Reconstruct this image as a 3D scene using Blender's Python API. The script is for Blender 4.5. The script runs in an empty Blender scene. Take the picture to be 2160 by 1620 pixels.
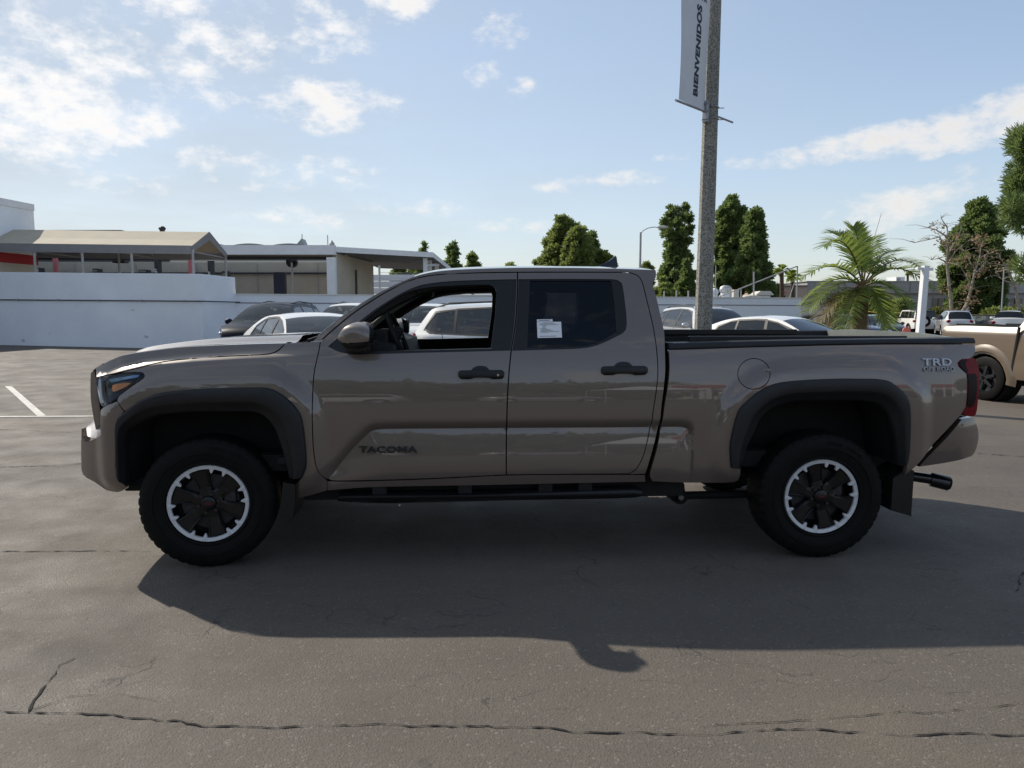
import bpy, bmesh, math, random
import numpy as np
from mathutils import Vector, Matrix, Quaternion
from mathutils.geometry import delaunay_2d_cdt

random.seed(7); rng = np.random.RandomState(11)
R = math.radians
sc = bpy.context.scene
col = sc.collection

# ------------------------------------------------------------------ camera
FPX, CAM_H, HZ = 1498.0, 1.525, 655.0
PITCH = math.atan((810 - HZ) / FPX)
cd = bpy.data.cameras.new('camera'); cam = bpy.data.objects.new('camera', cd); col.objects.link(cam)
cam.location = (0, 0, CAM_H); cam.rotation_euler = (R(90) - PITCH, 0, 0)
cd.sensor_width = 36.0; cd.lens = 36.0 * FPX / 2160.0
cd.clip_start = 0.05; cd.clip_end = 3000
sc.camera = cam

# ------------------------------------------------------------------ sun, sky, exposure
SUN_DIR = Vector((-0.95, 0.76, 1.0)).normalized()          # towards the sun
SUN_EL = math.asin(SUN_DIR.z); SUN_AZ = math.atan2(SUN_DIR.x, SUN_DIR.y)
ld = bpy.data.lights.new('sun', 'SUN'); ld.energy = 3.1; ld.angle = R(0.6); ld.color = (1.0, 0.93, 0.82)
lo = bpy.data.objects.new('sun', ld); col.objects.link(lo)
lo.rotation_euler = (-SUN_DIR).to_track_quat('-Z', 'Y').to_euler(); lo.location = (-30, 25, 30)
sc.view_settings.view_transform = 'Standard'; sc.view_settings.look = 'None'
sc.view_settings.exposure = 0.68; sc.view_settings.gamma = 1.0
sc.view_settings.use_curve_mapping = False
sc.cycles.max_bounces = 10; sc.cycles.transparent_max_bounces = 24
SKY_STRENGTH = 0.108

world = bpy.data.worlds.new('World'); sc.world = world; world.use_nodes = True
nt = world.node_tree; nt.nodes.clear()
def wn(t, **k):
    n = nt.nodes.new(t)
    for a, b in k.items(): setattr(n, a, b)
    return n
def wm(op, a, b=None, c=None):
    n = wn('ShaderNodeMath', operation=op)
    for i, x in enumerate((a, b, c)):
        if x is None: continue
        if isinstance(x, (int, float)): n.inputs[i].default_value = x
        else: nt.links.new(x, n.inputs[i])
    return n.outputs[0]
def px_dir(px, py):
    return Vector(((px - 1080) / FPX, math.cos(PITCH) + math.sin(PITCH) * (810 - py) / FPX,
                   -math.sin(PITCH) + math.cos(PITCH) * (810 - py) / FPX)).normalized()
def build_sky():
    out = wn('ShaderNodeOutputWorld'); bg = wn('ShaderNodeBackground')
    sky = wn('ShaderNodeTexSky', sky_type='NISHITA', sun_disc=False)
    sky.sun_elevation = SUN_EL; sky.sun_rotation = SUN_AZ
    sky.altitude = 20; sky.air_density = 1.0; sky.dust_density = 0.35; sky.ozone_density = 1.5
    tc = wn('ShaderNodeTexCoord'); sp = wn('ShaderNodeSeparateXYZ'); nt.links.new(tc.outputs['Generated'], sp.inputs[0])
    az = wm('ARCTAN2', sp.outputs[0], sp.outputs[1]); el = wm('ARCSINE', sp.outputs[2])
    # coordinates on a flat cloud layer, so clouds flatten towards the horizon
    den = wm('ADD', wm('MAXIMUM', sp.outputs[2], 0.0), 0.10)
    cu = wm('DIVIDE', sp.outputs[0], den); cv = wm('DIVIDE', sp.outputs[1], den)
    cb = wn('ShaderNodeCombineXYZ'); nt.links.new(cu, cb.inputs[0]); nt.links.new(cv, cb.inputs[1])
    def noise(scale, detail, rough, off=0.0, vec=None):
        n = wn('ShaderNodeTexNoise'); n.inputs['Scale'].default_value = scale; n.inputs['Detail'].default_value = detail
        n.inputs['Roughness'].default_value = rough
        m = wn('ShaderNodeMapping'); m.inputs['Location'].default_value = (off, off * .7, 0)
        nt.links.new(vec or cb.outputs[0], m.inputs[0]); nt.links.new(m.outputs[0], n.inputs['Vector']); return n.outputs['Fac']
    ca = wn('ShaderNodeCombineXYZ'); nt.links.new(az, ca.inputs[0]); nt.links.new(wm('MULTIPLY', el, 1.7), ca.inputs[1])
    n_fine = wm('ADD', wm('MULTIPLY', noise(12.0, 10, 0.62, 3.1, ca.outputs[0]), .68), wm('MULTIPLY', noise(34.0, 8, 0.6, 5.7, ca.outputs[0]), .32)); n_big = noise(1.1, 8, 0.55, 9.7)
    # the clouds of this sky: centre px, centre py, half width, half height, weight
    blobs = [(50, 215, 250, 110, .95), (150, 190, 170, 70, .8), (230, 110, 220, 80, .72), (330, 180, 130, 60, .55), (70, 300, 190, 46, .75), (250, 255, 130, 34, .7), (420, 60, 160, 80, .55), (600, 85, 140, 60, .62),
             (720, 50, 110, 60, .6), (845, 5, 110, 50, .85), (1055, 58, 75, 42, .8), (660, 218, 145, 55, .95), (760, 225, 120, 40, .6),
             (520, 130, 90, 42, .5), (465, 195, 60, 40, .45),
             (1010, 160, 60, 34, .42), (1090, 190, 50, 26, .62), (560, 362, 260, 42, .72), (265, 392, 110, 34, .55), (390, 372, 80, 26, .5),
             (620, 455, 130, 22, .42), (870, 440, 140, 28, .62), (1120, 475, 150, 24, .5), (1190, 385, 75, 24, .55), (1330, 378, 85, 22, .55),
             (1420, 330, 50, 20, .42), (1590, 338, 75, 20, .55), (1670, 328, 90, 25, .72), (1760, 314, 95, 29, .85), (1850, 302, 95, 33, .9), (1940, 292, 100, 38, .95), (2040, 270, 105, 44, 1.0), (2140, 248, 110, 48, 1.0),
             (1930, 412, 120, 34, .62), (1900, 455, 230, 44, .62), (2120, 395, 160, 50, .5), (760, 470, 180, 26, .3)]
    dens = None
    for (x, y, w, h, k) in blobs:
        d = px_dir(x, y); a0 = math.atan2(d.x, d.y); e0 = math.asin(d.z)
        ra = w / FPX * 1.1; re = h / FPX * 1.15
        da = wm('DIVIDE', wm('SUBTRACT', az, a0), ra); de = wm('DIVIDE', wm('SUBTRACT', el, e0), re)
        m = wm('MULTIPLY', wm('MAXIMUM', wm('SUBTRACT', 1.0, wm('ADD', wm('MULTIPLY', da, da), wm('MULTIPLY', de, de))), 0.0), k)
        dens = m if dens is None else wm('MAXIMUM', dens, m)
    # elsewhere scattered cloud goes on, cover raised out of view for more sky light
    outf = wm('MULTIPLY', wm('GREATER_THAN', wm('ABSOLUTE', az), 0.75), wm('MULTIPLY', wm('MAXIMUM', wm('SUBTRACT', n_big, 0.44), 0.0), 3.6))
    dens = wm('MAXIMUM', dens, outf)
    t = wm('ADD', wm('MULTIPLY', dens, 0.85), wm('MULTIPLY', wm('SUBTRACT', n_fine, 0.5), 3.5))
    mr = wn('ShaderNodeMapRange', interpolation_type='SMOOTHSTEP'); nt.links.new(t, mr.inputs[0])
    mr.inputs[1].default_value = 0.22; mr.inputs[2].default_value = 1.0
    vis = wm('MULTIPLY', mr.outputs[0], wm('MULTIPLY', wm('MINIMUM', wm('MULTIPLY', dens, 3.0), 1.0), 0.9))
    # cloud light: brighter towards the sun, grey where thick
    sunv = wn('ShaderNodeVectorMath', operation='DOT_PRODUCT'); nt.links.new(tc.outputs['Generated'], sunv.inputs[0]); sunv.inputs[1].default_value = SUN_DIR
    glow = wm('MAXIMUM', sunv.outputs['Value'], 0.0)
    lum = wm('ADD', 5.3, wm('MULTIPLY', wm('POWER', glow, 3.0), 1.6))
    lum = wm('SUBTRACT', lum, wm('MULTIPLY', wm('MAXIMUM', wm('SUBTRACT', t, 0.75), 0.0), 1.4))
    cc = wn('ShaderNodeCombineXYZ')
    nt.links.new(wm('MULTIPLY', lum, 1.0), cc.inputs[0]); nt.links.new(wm('MULTIPLY', lum, 0.97), cc.inputs[1]); nt.links.new(wm('MULTIPLY', lum, 0.94), cc.inputs[2])
    # thin high veil
    veil = wm('MINIMUM', 0.9, wm('MULTIPLY', wm('ADD', 0.07, wm('MULTIPLY', wm('POWER', glow, 1.6), 0.74)), wm('ADD', 0.6, n_big)))
    m0 = wn('ShaderNodeMix', data_type='RGBA'); nt.links.new(veil, m0.inputs[0]); nt.links.new(sky.outputs[0], m0.inputs[6]); m0.inputs[7].default_value = (2.90, 3.30, 3.70, 1)
    hzf = wm('MULTIPLY', wm('POWER', 2.718, wm('MULTIPLY', wm('MAXIMUM', el, 0.0), -5.0)), 0.80)
    m1 = wn('ShaderNodeMix', data_type='RGBA'); nt.links.new(hzf, m1.inputs[0]); nt.links.new(m0.outputs[2], m1.inputs[6])
    hl = wm('ADD', 3.55, wm('MULTIPLY', wm('POWER', glow, 2.0), 0.5)); hc = wn('ShaderNodeCombineXYZ')
    for i, k in enumerate((.97, 1.0, 1.02)): nt.links.new(wm('MULTIPLY', hl, k), hc.inputs[i])
    nt.links.new(hc.outputs[0], m1.inputs[7])
    mx = wn('ShaderNodeMix', data_type='RGBA'); nt.links.new(vis, mx.inputs[0]); nt.links.new(m1.outputs[2], mx.inputs[6]); nt.links.new(cc.outputs[0], mx.inputs[7])
    nt.links.new(mx.outputs[2], bg.inputs[0]); bg.inputs[1].default_value = SKY_STRENGTH
    nt.links.new(bg.outputs[0], out.inputs[0])
build_sky()

# ------------------------------------------------------------------ helpers: points
def sstep(a, b, x):
    t = min(1.0, max(0.0, (x - a) / (b - a))); return t * t * (3 - 2 * t)
def gz(x, y):                      # the lot is flat round the truck and falls gently to the right behind it
    return -0.0087 * x * sstep(7, 17, y)
def at(px, py, Y):                 # pixel -> world point at distance Y
    d = px_dir(px, py); k = Y / d.y
    return Vector((d.x * k, Y, CAM_H + d.z * k))
def atx(px, Y): return (px - 1080) / FPX * (Y * math.cos(PITCH) + 0.1)
def hz_z(py, Y): return at(1080, py, Y).z

# ------------------------------------------------------------------ helpers: materials
def mat(name, c, rough=.6, metal=0., spec=.5, coat=0., noise=0., nscale=8., bump=0., bscale=40., trans=0., ior=1.45, rvar=0., c2=None, emit=None, detail=6):
    m = bpy.data.materials.new(name); m.use_nodes = True; t = m.node_tree; b = t.nodes['Principled BSDF']
    c = tuple(c) + (1,); b.inputs['Base Color'].default_value = c; b.inputs['Roughness'].default_value = rough
    b.inputs['Metallic'].default_value = metal; b.inputs['Specular IOR Level'].default_value = spec
    b.inputs['Coat Weight'].default_value = coat; b.inputs['Coat Roughness'].default_value = .03
    b.inputs['Transmission Weight'].default_value = trans; b.inputs['IOR'].default_value = ior
    if emit: b.inputs['Emission Color'].default_value = tuple(emit[0]) + (1,); b.inputs['Emission Strength'].default_value = emit[1]
    tc = t.nodes.new('ShaderNodeTexCoord')
    if noise > 0 or c2:
        n = t.nodes.new('ShaderNodeTexNoise'); n.inputs['Scale'].default_value = nscale; n.inputs['Detail'].default_value = detail; n.inputs['Roughness'].default_value = .6
        t.links.new(tc.outputs['Object'], n.inputs['Vector'])
        mr = t.nodes.new('ShaderNodeMapRange'); t.links.new(n.outputs['Fac'], mr.inputs[0]); mr.inputs[1].default_value = .3; mr.inputs[2].default_value = .7
        mx = t.nodes.new('ShaderNodeMix'); mx.data_type = 'RGBA'; t.links.new(mr.outputs[0], mx.inputs[0])
        if c2: mx.inputs[6].default_value = c; mx.inputs[7].default_value = tuple(c2) + (1,)
        else:
            mx.inputs[6].default_value = tuple(x * (1 - noise) for x in c[:3]) + (1,); mx.inputs[7].default_value = tuple(min(1, x * (1 + noise)) for x in c[:3]) + (1,)
        t.links.new(mx.outputs[2], b.inputs['Base Color'])
        if rvar:
            m2 = t.nodes.new('ShaderNodeMapRange'); t.links.new(n.outputs['Fac'], m2.inputs[0]); m2.inputs[1].default_value = .3; m2.inputs[2].default_value = .7
            m2.inputs[3].default_value = max(0, rough - rvar); m2.inputs[4].default_value = min(1, rough + rvar); t.links.new(m2.outputs[0], b.inputs['Roughness'])
    if bump:
        n = t.nodes.new('ShaderNodeTexNoise'); n.inputs['Scale'].default_value = bscale; n.inputs['Detail'].default_value = 5
        t.links.new(tc.outputs['Object'], n.inputs['Vector'])
        bp = t.nodes.new('ShaderNodeBump'); bp.inputs['Strength'].default_value = bump; bp.inputs['Distance'].default_value = .02
        t.links.new(n.outputs['Fac'], bp.inputs['Height']); t.links.new(bp.outputs[0], b.inputs['Normal'])
    return m
def glass(name, tint, alpha, ior=1.75):      # thin window glass: tinted see-through with a clear reflection
    m = bpy.data.materials.new(name); m.use_nodes = True; t = m.node_tree; t.nodes.clear()
    o = t.nodes.new('ShaderNodeOutputMaterial'); g = t.nodes.new('ShaderNodeBsdfGlossy'); g.inputs['Roughness'].default_value = .02
    g.inputs['Color'].default_value = (.95, .97, 1, 1)
    tr = t.nodes.new('ShaderNodeBsdfTransparent'); tr.inputs['Color'].default_value = tuple(x * alpha for x in tint) + (1,)
    fr = t.nodes.new('ShaderNodeFresnel'); fr.inputs['IOR'].default_value = ior
    mx = t.nodes.new('ShaderNodeMixShader'); t.links.new(fr.outputs[0], mx.inputs[0]); t.links.new(tr.outputs[0], mx.inputs[1]); t.links.new(g.outputs[0], mx.inputs[2])
    t.links.new(mx.outputs[0], o.inputs[0]); return m
def paint(name, c, flake=.35, rough=.38, c2=None):   # metallic base under clear coat
    m = mat(name, c, rough=rough, metal=flake, coat=1.0, spec=.5); b = m.node_tree.nodes['Principled BSDF']
    t = m.node_tree; tc = t.nodes['Texture Coordinate']
    n = t.nodes.new('ShaderNodeTexNoise'); n.inputs['Scale'].default_value = 2.2; n.inputs['Detail'].default_value = 3
    t.links.new(tc.outputs['Object'], n.inputs['Vector'])
    mr = t.nodes.new('ShaderNodeMapRange'); t.links.new(n.outputs['Fac'], mr.inputs[0]); mr.inputs[3].default_value = .008; mr.inputs[4].default_value = .035
    t.links.new(mr.outputs[0], b.inputs['Coat Roughness'])
    return m

# ------------------------------------------------------------------ helpers: objects
def tag(o, label=None, cat=None, group=None, kind=None):
    if label: o['label'] = label
    if cat: o['category'] = cat
    if group: o['group'] = group
    if kind: o['kind'] = kind
    return o
def thing(name, label, cat, loc=(0, 0, 0), rz=0., group=None, quat=None):
    o = bpy.data.objects.new(name, None); col.objects.link(o); o.location = loc; o.empty_display_size = .2
    if quat is not None: o.rotation_mode = 'QUATERNION'; o.rotation_quaternion = quat
    else: o.rotation_euler = (0, 0, rz)
    return tag(o, label, cat, group)
def copy_tree(o, parent=None):
    c = o.copy(); col.objects.link(c)
    if parent is not None: c.parent = parent
    for ch in list(o.children): copy_tree(ch, c)
    return c
class MB:
    def __init__(s): s.v = []; s.f = []; s.m = []
    def add(s, verts, faces, mi=0):
        b = len(s.v); s.v += [tuple(x) for x in verts]; s.f += [tuple(i + b for i in f) for f in faces]; s.m += [mi] * len(faces); return s
    def quad(s, a, b, c, d, mi=0): return s.add((a, b, c, d), ((0, 1, 2, 3),), mi)
    def box(s, c, d, rz=0., mi=0, ry=0., rx=0.):
        h = [x / 2 for x in d]; m = Matrix.Translation(c) @ Matrix.Rotation(rz, 4, 'Z') @ Matrix.Rotation(ry, 4, 'Y') @ Matrix.Rotation(rx, 4, 'X')
        vs = [m @ Vector((x * h[0], y * h[1], z * h[2])) for x in (-1, 1) for y in (-1, 1) for z in (-1, 1)]
        return s.add(vs, ((0, 1, 3, 2), (4, 6, 7, 5), (0, 4, 5, 1), (2, 3, 7, 6), (0, 2, 6, 4), (1, 5, 7, 3)), mi)
    def cbox(s, c, d, b=.01, rz=0., mi=0, ry=0., rx=0.):      # chamfered box
        h = [x / 2 for x in d]; b = min(b, min(h) * .9); m = Matrix.Translation(c) @ Matrix.Rotation(rz, 4, 'Z') @ Matrix.Rotation(ry, 4, 'Y') @ Matrix.Rotation(rx, 4, 'X')
        bm = bmesh.new(); bmesh.ops.create_cube(bm, size=1)
        for v in bm.verts: v.co = Vector((v.co.x * d[0], v.co.y * d[1], v.co.z * d[2]))
        bmesh.ops.bevel(bm, geom=bm.edges[:], offset=b, segments=2, affect='EDGES', profile=.6)
        bm.verts.index_update(); s.add([m @ v.co for v in bm.verts], [[v.index for v in f.verts] for f in bm.faces], mi); bm.free(); return s
    def tube(s, pts, r, n=8, mi=0, cap=True, radii=None):
        pts = [Vector(p) for p in pts]; rings = []; prev = None
        for i, p in enumerate(pts):
            d = (pts[min(i + 1, len(pts) - 1)] - pts[max(i - 1, 0)]).normalized()
            a = d.cross(Vector((0, 0, 1)) if abs(d.z) < .95 else Vector((1, 0, 0))).normalized() if prev is None else (prev - d * prev.dot(d)).normalized()
            prev = a; b = d.cross(a); rr = radii[i] if radii else r
            rings.append([p + (a * math.cos(t) + b * math.sin(t)) * rr for t in [2 * math.pi * k / n for k in range(n)]])
        vs = [v for q in rings for v in q]; fs = []
        for i in range(len(rings) - 1):
            for k in range(n): fs.append((i * n + k, i * n + (k + 1) % n, (i + 1) * n + (k + 1) % n, (i + 1) * n + k))
        if cap: fs.append(tuple(range(n))[::-1]); fs.append(tuple(range((len(rings) - 1) * n, len(rings) * n)))
        return s.add(vs, fs, mi)
    def cyl(s, p0, p1, r, n=16, mi=0, r1=None): return s.tube([p0, p1], r, n, mi, True, [r, r if r1 is None else r1])
    def prism(s, pts, axis, a, b, mi=0):   # 2D outline extruded along an axis between a and b
        n = len(pts)
        def P(q, t): return (t, q[0], q[1]) if axis == 'X' else ((q[0], t, q[1]) if axis == 'Y' else (q[0], q[1], t))
        vs = [P(q, a) for q in pts] + [P(q, b) for q in pts]
        fs = [tuple(range(n))[::-1], tuple(range(n, 2 * n))] + [(i, (i + 1) % n, (i + 1) % n + n, i + n) for i in range(n)]
        return s.add(vs, fs, mi)
    def lathe(s, prof, axis='Y', n=32, c=(0, 0, 0), mi=0, closed=False):   # prof: (axial, radius)
        vs = []
        for (a, r) in prof:
            for k in range(n):
                t = 2 * math.pi * k / n; x, y = r * math.cos(t), r * math.sin(t)
                vs.append((c[0] + x, c[1] + a, c[2] + y) if axis == 'Y' else ((c[0] + x, c[1] + y, c[2] + a) if axis == 'Z' else (c[0] + a, c[1] + x, c[2] + y)))
        m = len(prof); fs = []
        for i in range(m - 1 + (1 if closed else 0)):
            j = (i + 1) % m
            for k in range(n): fs.append((i * n + k, i * n + (k + 1) % n, j * n + (k + 1) % n, j * n + k))
        return s.add(vs, fs, mi)
    def grid(s, P, mi=0, flip=False):       # P[i][j] points
        a, b = len(P), len(P[0]); vs = [q for r in P for q in r]; fs = []
        for i in range(a - 1):
            for j in range(b - 1):
                q = (i * b + j, (i + 1) * b + j, (i + 1) * b + j + 1, i * b + j + 1); fs.append(q[::-1] if flip else q)
        return s.add(vs, fs, mi)
    def ball(s, c, r, n=12, m=8, mi=0, rz=0.):
        r = r if hasattr(r, '__len__') else (r, r, r); P = []
        for i in range(m + 1):
            t = math.pi * i / m; row = []
            for k in range(n + 1):
                a = 2 * math.pi * k / n; x, y, z = r[0] * math.sin(t) * math.cos(a), r[1] * math.sin(t) * math.sin(a), r[2] * math.cos(t)
                row.append((c[0] + x * math.cos(rz) - y * math.sin(rz), c[1] + x * math.sin(rz) + y * math.cos(rz), c[2] + z))
            P.append(row)
        return s.grid(P, mi)
    def mesh(s, name, mats, smooth=False, weld=False, angle=None):
        me = bpy.data.meshes.new(name); me.from_pydata(s.v, [], s.f)
        for m in (mats if isinstance(mats, (list, tuple)) else [mats]): me.materials.append(m)
        if len(me.materials) > 1: me.polygons.foreach_set('material_index', s.m)
        if weld or smooth:
            bm = bmesh.new(); bm.from_mesh(me); bmesh.ops.remove_doubles(bm, verts=bm.verts, dist=1e-5)
            bmesh.ops.recalc_face_normals(bm, faces=bm.faces); bm.to_mesh(me); bm.free()
        if smooth:
            me.polygons.foreach_set('use_smooth', [True] * len(me.polygons))
            me.set_sharp_from_angle(angle=R(angle or 35))
        me.update(); return me
    def build(s, name, mats, parent=None, smooth=False, loc=None, weld=False, angle=None):
        o = bpy.data.objects.new(name, s.mesh(name, mats, smooth, weld, angle)); col.objects.link(o)
        if parent is not None: o.parent = parent
        if loc is not None: o.location = loc
        return o
def text_mb(txt, size, depth=.004, bold=.0, sx=1., shear=0., space=1.):
    cu = bpy.data.curves.new('lettering', 'FONT'); cu.body = txt; cu.size = size; cu.extrude = depth; cu.offset = bold; cu.shear = shear; cu.space_character = space
    cu.align_x = 'CENTER'; cu.align_y = 'CENTER'; cu.resolution_u = 3
    o = bpy.data.objects.new('lettering', cu); col.objects.link(o); dg = bpy.context.evaluated_depsgraph_get()
    me = bpy.data.meshes.new_from_object(o.evaluated_get(dg)); mb = MB()
    mb.add([(v.co.x * sx, v.co.y, v.co.z) for v in me.vertices], [tuple(p.vertices) for p in me.polygons])
    bpy.data.objects.remove(o); bpy.data.curves.remove(cu); bpy.data.meshes.remove(me); return mb
def xf(mb, M): mb.v = [tuple(M @ Vector(p)) for p in mb.v]; return mb

# ------------------------------------------------------------------ helpers: shaped side panels
def spline(pts, step=.03):          # smooth curve through the points
    p = [Vector((a[0], a[1])) for a in pts]; out = []
    if len(p) == 2:
        n = max(1, int((p[1] - p[0]).length / step)); return [tuple(p[0].lerp(p[1], i / n)) for i in range(n)] + [tuple(p[1])]
    for i in range(len(p) - 1):
        a, b = p[i], p[i + 1]; L = (b - a).length
        if L < 1e-9: continue
        ta = (b - p[i - 1]) / max(1e-6, (b - a).length + (a - p[i - 1]).length) if i > 0 else (b - a) / L
        tb = (p[i + 2] - a) / max(1e-6, (p[i + 2] - b).length + L) if i + 2 < len(p) else (b - a) / L
        n = max(1, int(math.ceil(L / step)))
        for k in range(n):
            t = k / n; h = (2*t**3 - 3*t**2 + 1, t**3 - 2*t**2 + t, -2*t**3 + 3*t**2, t**3 - t**2)
            q = a * h[0] + ta * L * h[1] + b * h[2] + tb * L * h[3]; out.append((q.x, q.y))
    out.append((p[-1].x, p[-1].y)); return out
def joinp(*runs, eps=2e-3):
    o = []
    for r in runs:
        for q in r:
            if not o or math.hypot(q[0] - o[-1][0], q[1] - o[-1][1]) > eps: o.append(tuple(q))
    if math.hypot(o[0][0] - o[-1][0], o[0][1] - o[-1][1]) < eps: o.pop()
    return o
def inside(P, poly):                # vectorised point in polygon
    x, y = P[:, 0], P[:, 1]; c = np.zeros(len(P), bool); q = np.array(poly); a = q; b = np.roll(q, -1, 0)
    for (x0, y0), (x1, y1) in zip(a, b):
        if y0 == y1: continue
        c ^= ((y0 > y) != (y1 > y)) & (x < (x1 - x0) * (y - y0) / (y1 - y0) + x0)
    return c
def dist_poly(P, line, closed=False):
    q = np.array(line); a = q if closed else q[:-1]; b = np.roll(q, -1, 0) if closed else q[1:]; d = np.full(len(P), 1e9)
    for p0, p1 in zip(a, b):
        e = p1 - p0; L = max(1e-12, e @ e); t = np.clip(((P - p0) @ e) / L, 0, 1)
        d = np.minimum(d, np.hypot(*(P - (p0 + t[:, None] * e)).T))
    return d
def area2(poly): return sum(poly[i][0] * poly[(i + 1) % len(poly)][1] - poly[(i + 1) % len(poly)][0] * poly[i][1] for i in range(len(poly)))
def panel(name, outline, S, m, parent, holes=(), grid=.03, flange=.02, off=0., side=-1, hole_flange=None, feats=(), fw=(0,)):
    """sheet over the outline in the side plane, carried to the half-width S(u, z); edges folded inwards by flange. side -1: near side, +1: far side"""
    outline = list(outline)
    if area2(outline) < 0: outline = outline[::-1]
    holes = [list(h) if area2(h) < 0 else list(h)[::-1] for h in holes]
    q = np.array(outline); x0, z0 = q.min(0); x1, z1 = q.max(0)
    gx, gy = np.meshgrid(np.arange(x0 + grid * .5, x1, grid), np.arange(z0 + grid * .5, z1, grid)); P = np.stack([gx.ravel(), gy.ravel()], 1)
    k = inside(P, outline) & (dist_poly(P, outline, True) > grid * .45)
    for h in holes: k &= ~inside(P, h) & (dist_poly(P, h, True) > grid * .45)
    P = P[k]
    for ft in feats:                 # extra rows of points along a crease so that it stays crisp
        q = np.array(ft); d = np.gradient(q, axis=0); d /= np.hypot(*d.T)[:, None] + 1e-9; nn = np.stack([-d[:, 1], d[:, 0]], 1)
        P = P[dist_poly(P, q) > max(abs(w) for w in fw) + grid * .4] if len(P) else P
        for w in fw:
            A = q + nn * w; A = A[inside(A, outline) & (dist_poly(A, outline, True) > .006)]
            for h in holes: A = A[~inside(A, h) & (dist_poly(A, h, True) > .006)]
            P = np.concatenate([P, A])
    vs = [Vector(p) for p in outline]; es = []; n0 = len(vs)
    for h in holes:
        b = len(vs); vs += [Vector(p) for p in h]; es += [(b + i, b + (i + 1) % len(h)) for i in range(len(h))]
    vs += [Vector((float(p[0]), float(p[1]))) for p in P]
    ov, oe, of, *_ = delaunay_2d_cdt(vs, es, [list(range(n0))], 1, 1e-6)
    V = np.array([(p.x, p.y) for p in ov]); F = [tuple(f) for f in of]
    if holes:
        cen = np.array([V[list(f)].mean(0) for f in F]); bad = np.zeros(len(F), bool)
        for h in holes: bad |= inside(cen, h)
        F = [f for f, b in zip(F, bad) if not b]
    u, z = V[:, 0], V[:, 1]; e = 2e-3
    s = S(u, z) + off; su = (S(u + e, z) - S(u - e, z)) / (2 * e); sz = (S(u, z + e) - S(u, z - e)) / (2 * e)
    verts = [(float(a), float(side * b), float(c)) for a, b, c in zip(u, s, z)]
    nrm = np.stack([-su, side * np.ones_like(su), -sz], 1); nrm /= np.linalg.norm(nrm, axis=1)[:, None]; nrm = [tuple(map(float, n)) for n in nrm]
    faces = []
    for f in F:
        a = (V[f[1]][0] - V[f[0]][0]) * (V[f[2]][1] - V[f[0]][1]) - (V[f[2]][0] - V[f[0]][0]) * (V[f[1]][1] - V[f[0]][1])
        faces.append(f if (a > 0) == (side < 0) else f[::-1])
    for li, loop in enumerate([outline] + holes):
        fl = flange if li == 0 else (flange if hole_flange is None else hole_flange)
        if not fl: continue
        L = np.array(loop); ss = S(L[:, 0], L[:, 1]) + off; b = len(verts); n = len(loop)
        for i in range(n):
            t = L[(i + 1) % n] - L[i - 1]; t = t / max(1e-9, np.hypot(*t)); nn = (float(t[1]), 0., float(-t[0]))
            verts.append((float(L[i][0]), float(side * ss[i]), float(L[i][1]))); verts.append((float(L[i][0]), float(side * (ss[i] - fl)), float(L[i][1]))); nrm += [nn, nn]
        for i in range(n):
            j = (i + 1) % n; f = (b + 2 * i, b + 2 * i + 1, b + 2 * j + 1, b + 2 * j); faces.append(f if side < 0 else f[::-1])
    me = bpy.data.meshes.new(name); me.from_pydata(verts, [], faces); me.materials.append(m)
    me.polygons.foreach_set('use_smooth', [True] * len(me.polygons)); me.normals_split_custom_set_from_vertices(nrm); me.update()
    o = bpy.data.objects.new(name, me); col.objects.link(o)
    if parent is not None: o.parent = parent
    return o
# ================================================================== THE BROWN PICKUP
YAW = R(2.5); ca_, sa_ = math.cos(YAW), math.sin(YAW)
T0 = Vector((-1.8135 - .92 * sa_, 4.123 + .92 * ca_, 0)); WB = 3.716; HUBZ = .388
truck = thing('pickup_truck', 'glossy taupe brown crew cab pickup with black flares, parked side on in the foreground', 'pickup truck', T0, YAW)
_c = Vector((0, 0, CAM_H)) - T0; CL = Vector((_c.x * ca_ + _c.y * sa_, -_c.x * sa_ + _c.y * ca_, _c.z))
def ldir(px, py):
    d = px_dir(px, py); return Vector((d.x * ca_ + d.y * sa_, -d.x * sa_ + d.y * ca_, d.z))
def onv(px, py, v):                    # pixel -> (u, z) on the plane at half-width v of the truck
    d = ldir(px, py); k = (-v - CL.y) / d.y; return (CL.x + d.x * k, CL.z + d.z * k)
def L0(pts, v=.95): return [onv(x, y, v) for x, y in pts]
def on(px, py, off=0., Sf=None):
    v = .93; Sf = Sf or S
    for _ in range(14):
        u, z = onv(px, py, v); v = v * .4 + .6 * (float(Sf(np.array([u]), np.array([z]))[0]) + off)
    return onv(px, py, v)
def L(pts, off=0., Sf=None): return [on(x, y, off, Sf) for x, y in pts]
def run(pts, off=0., step=.03, Sf=None): return spline(L(pts, off, Sf), step)

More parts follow.
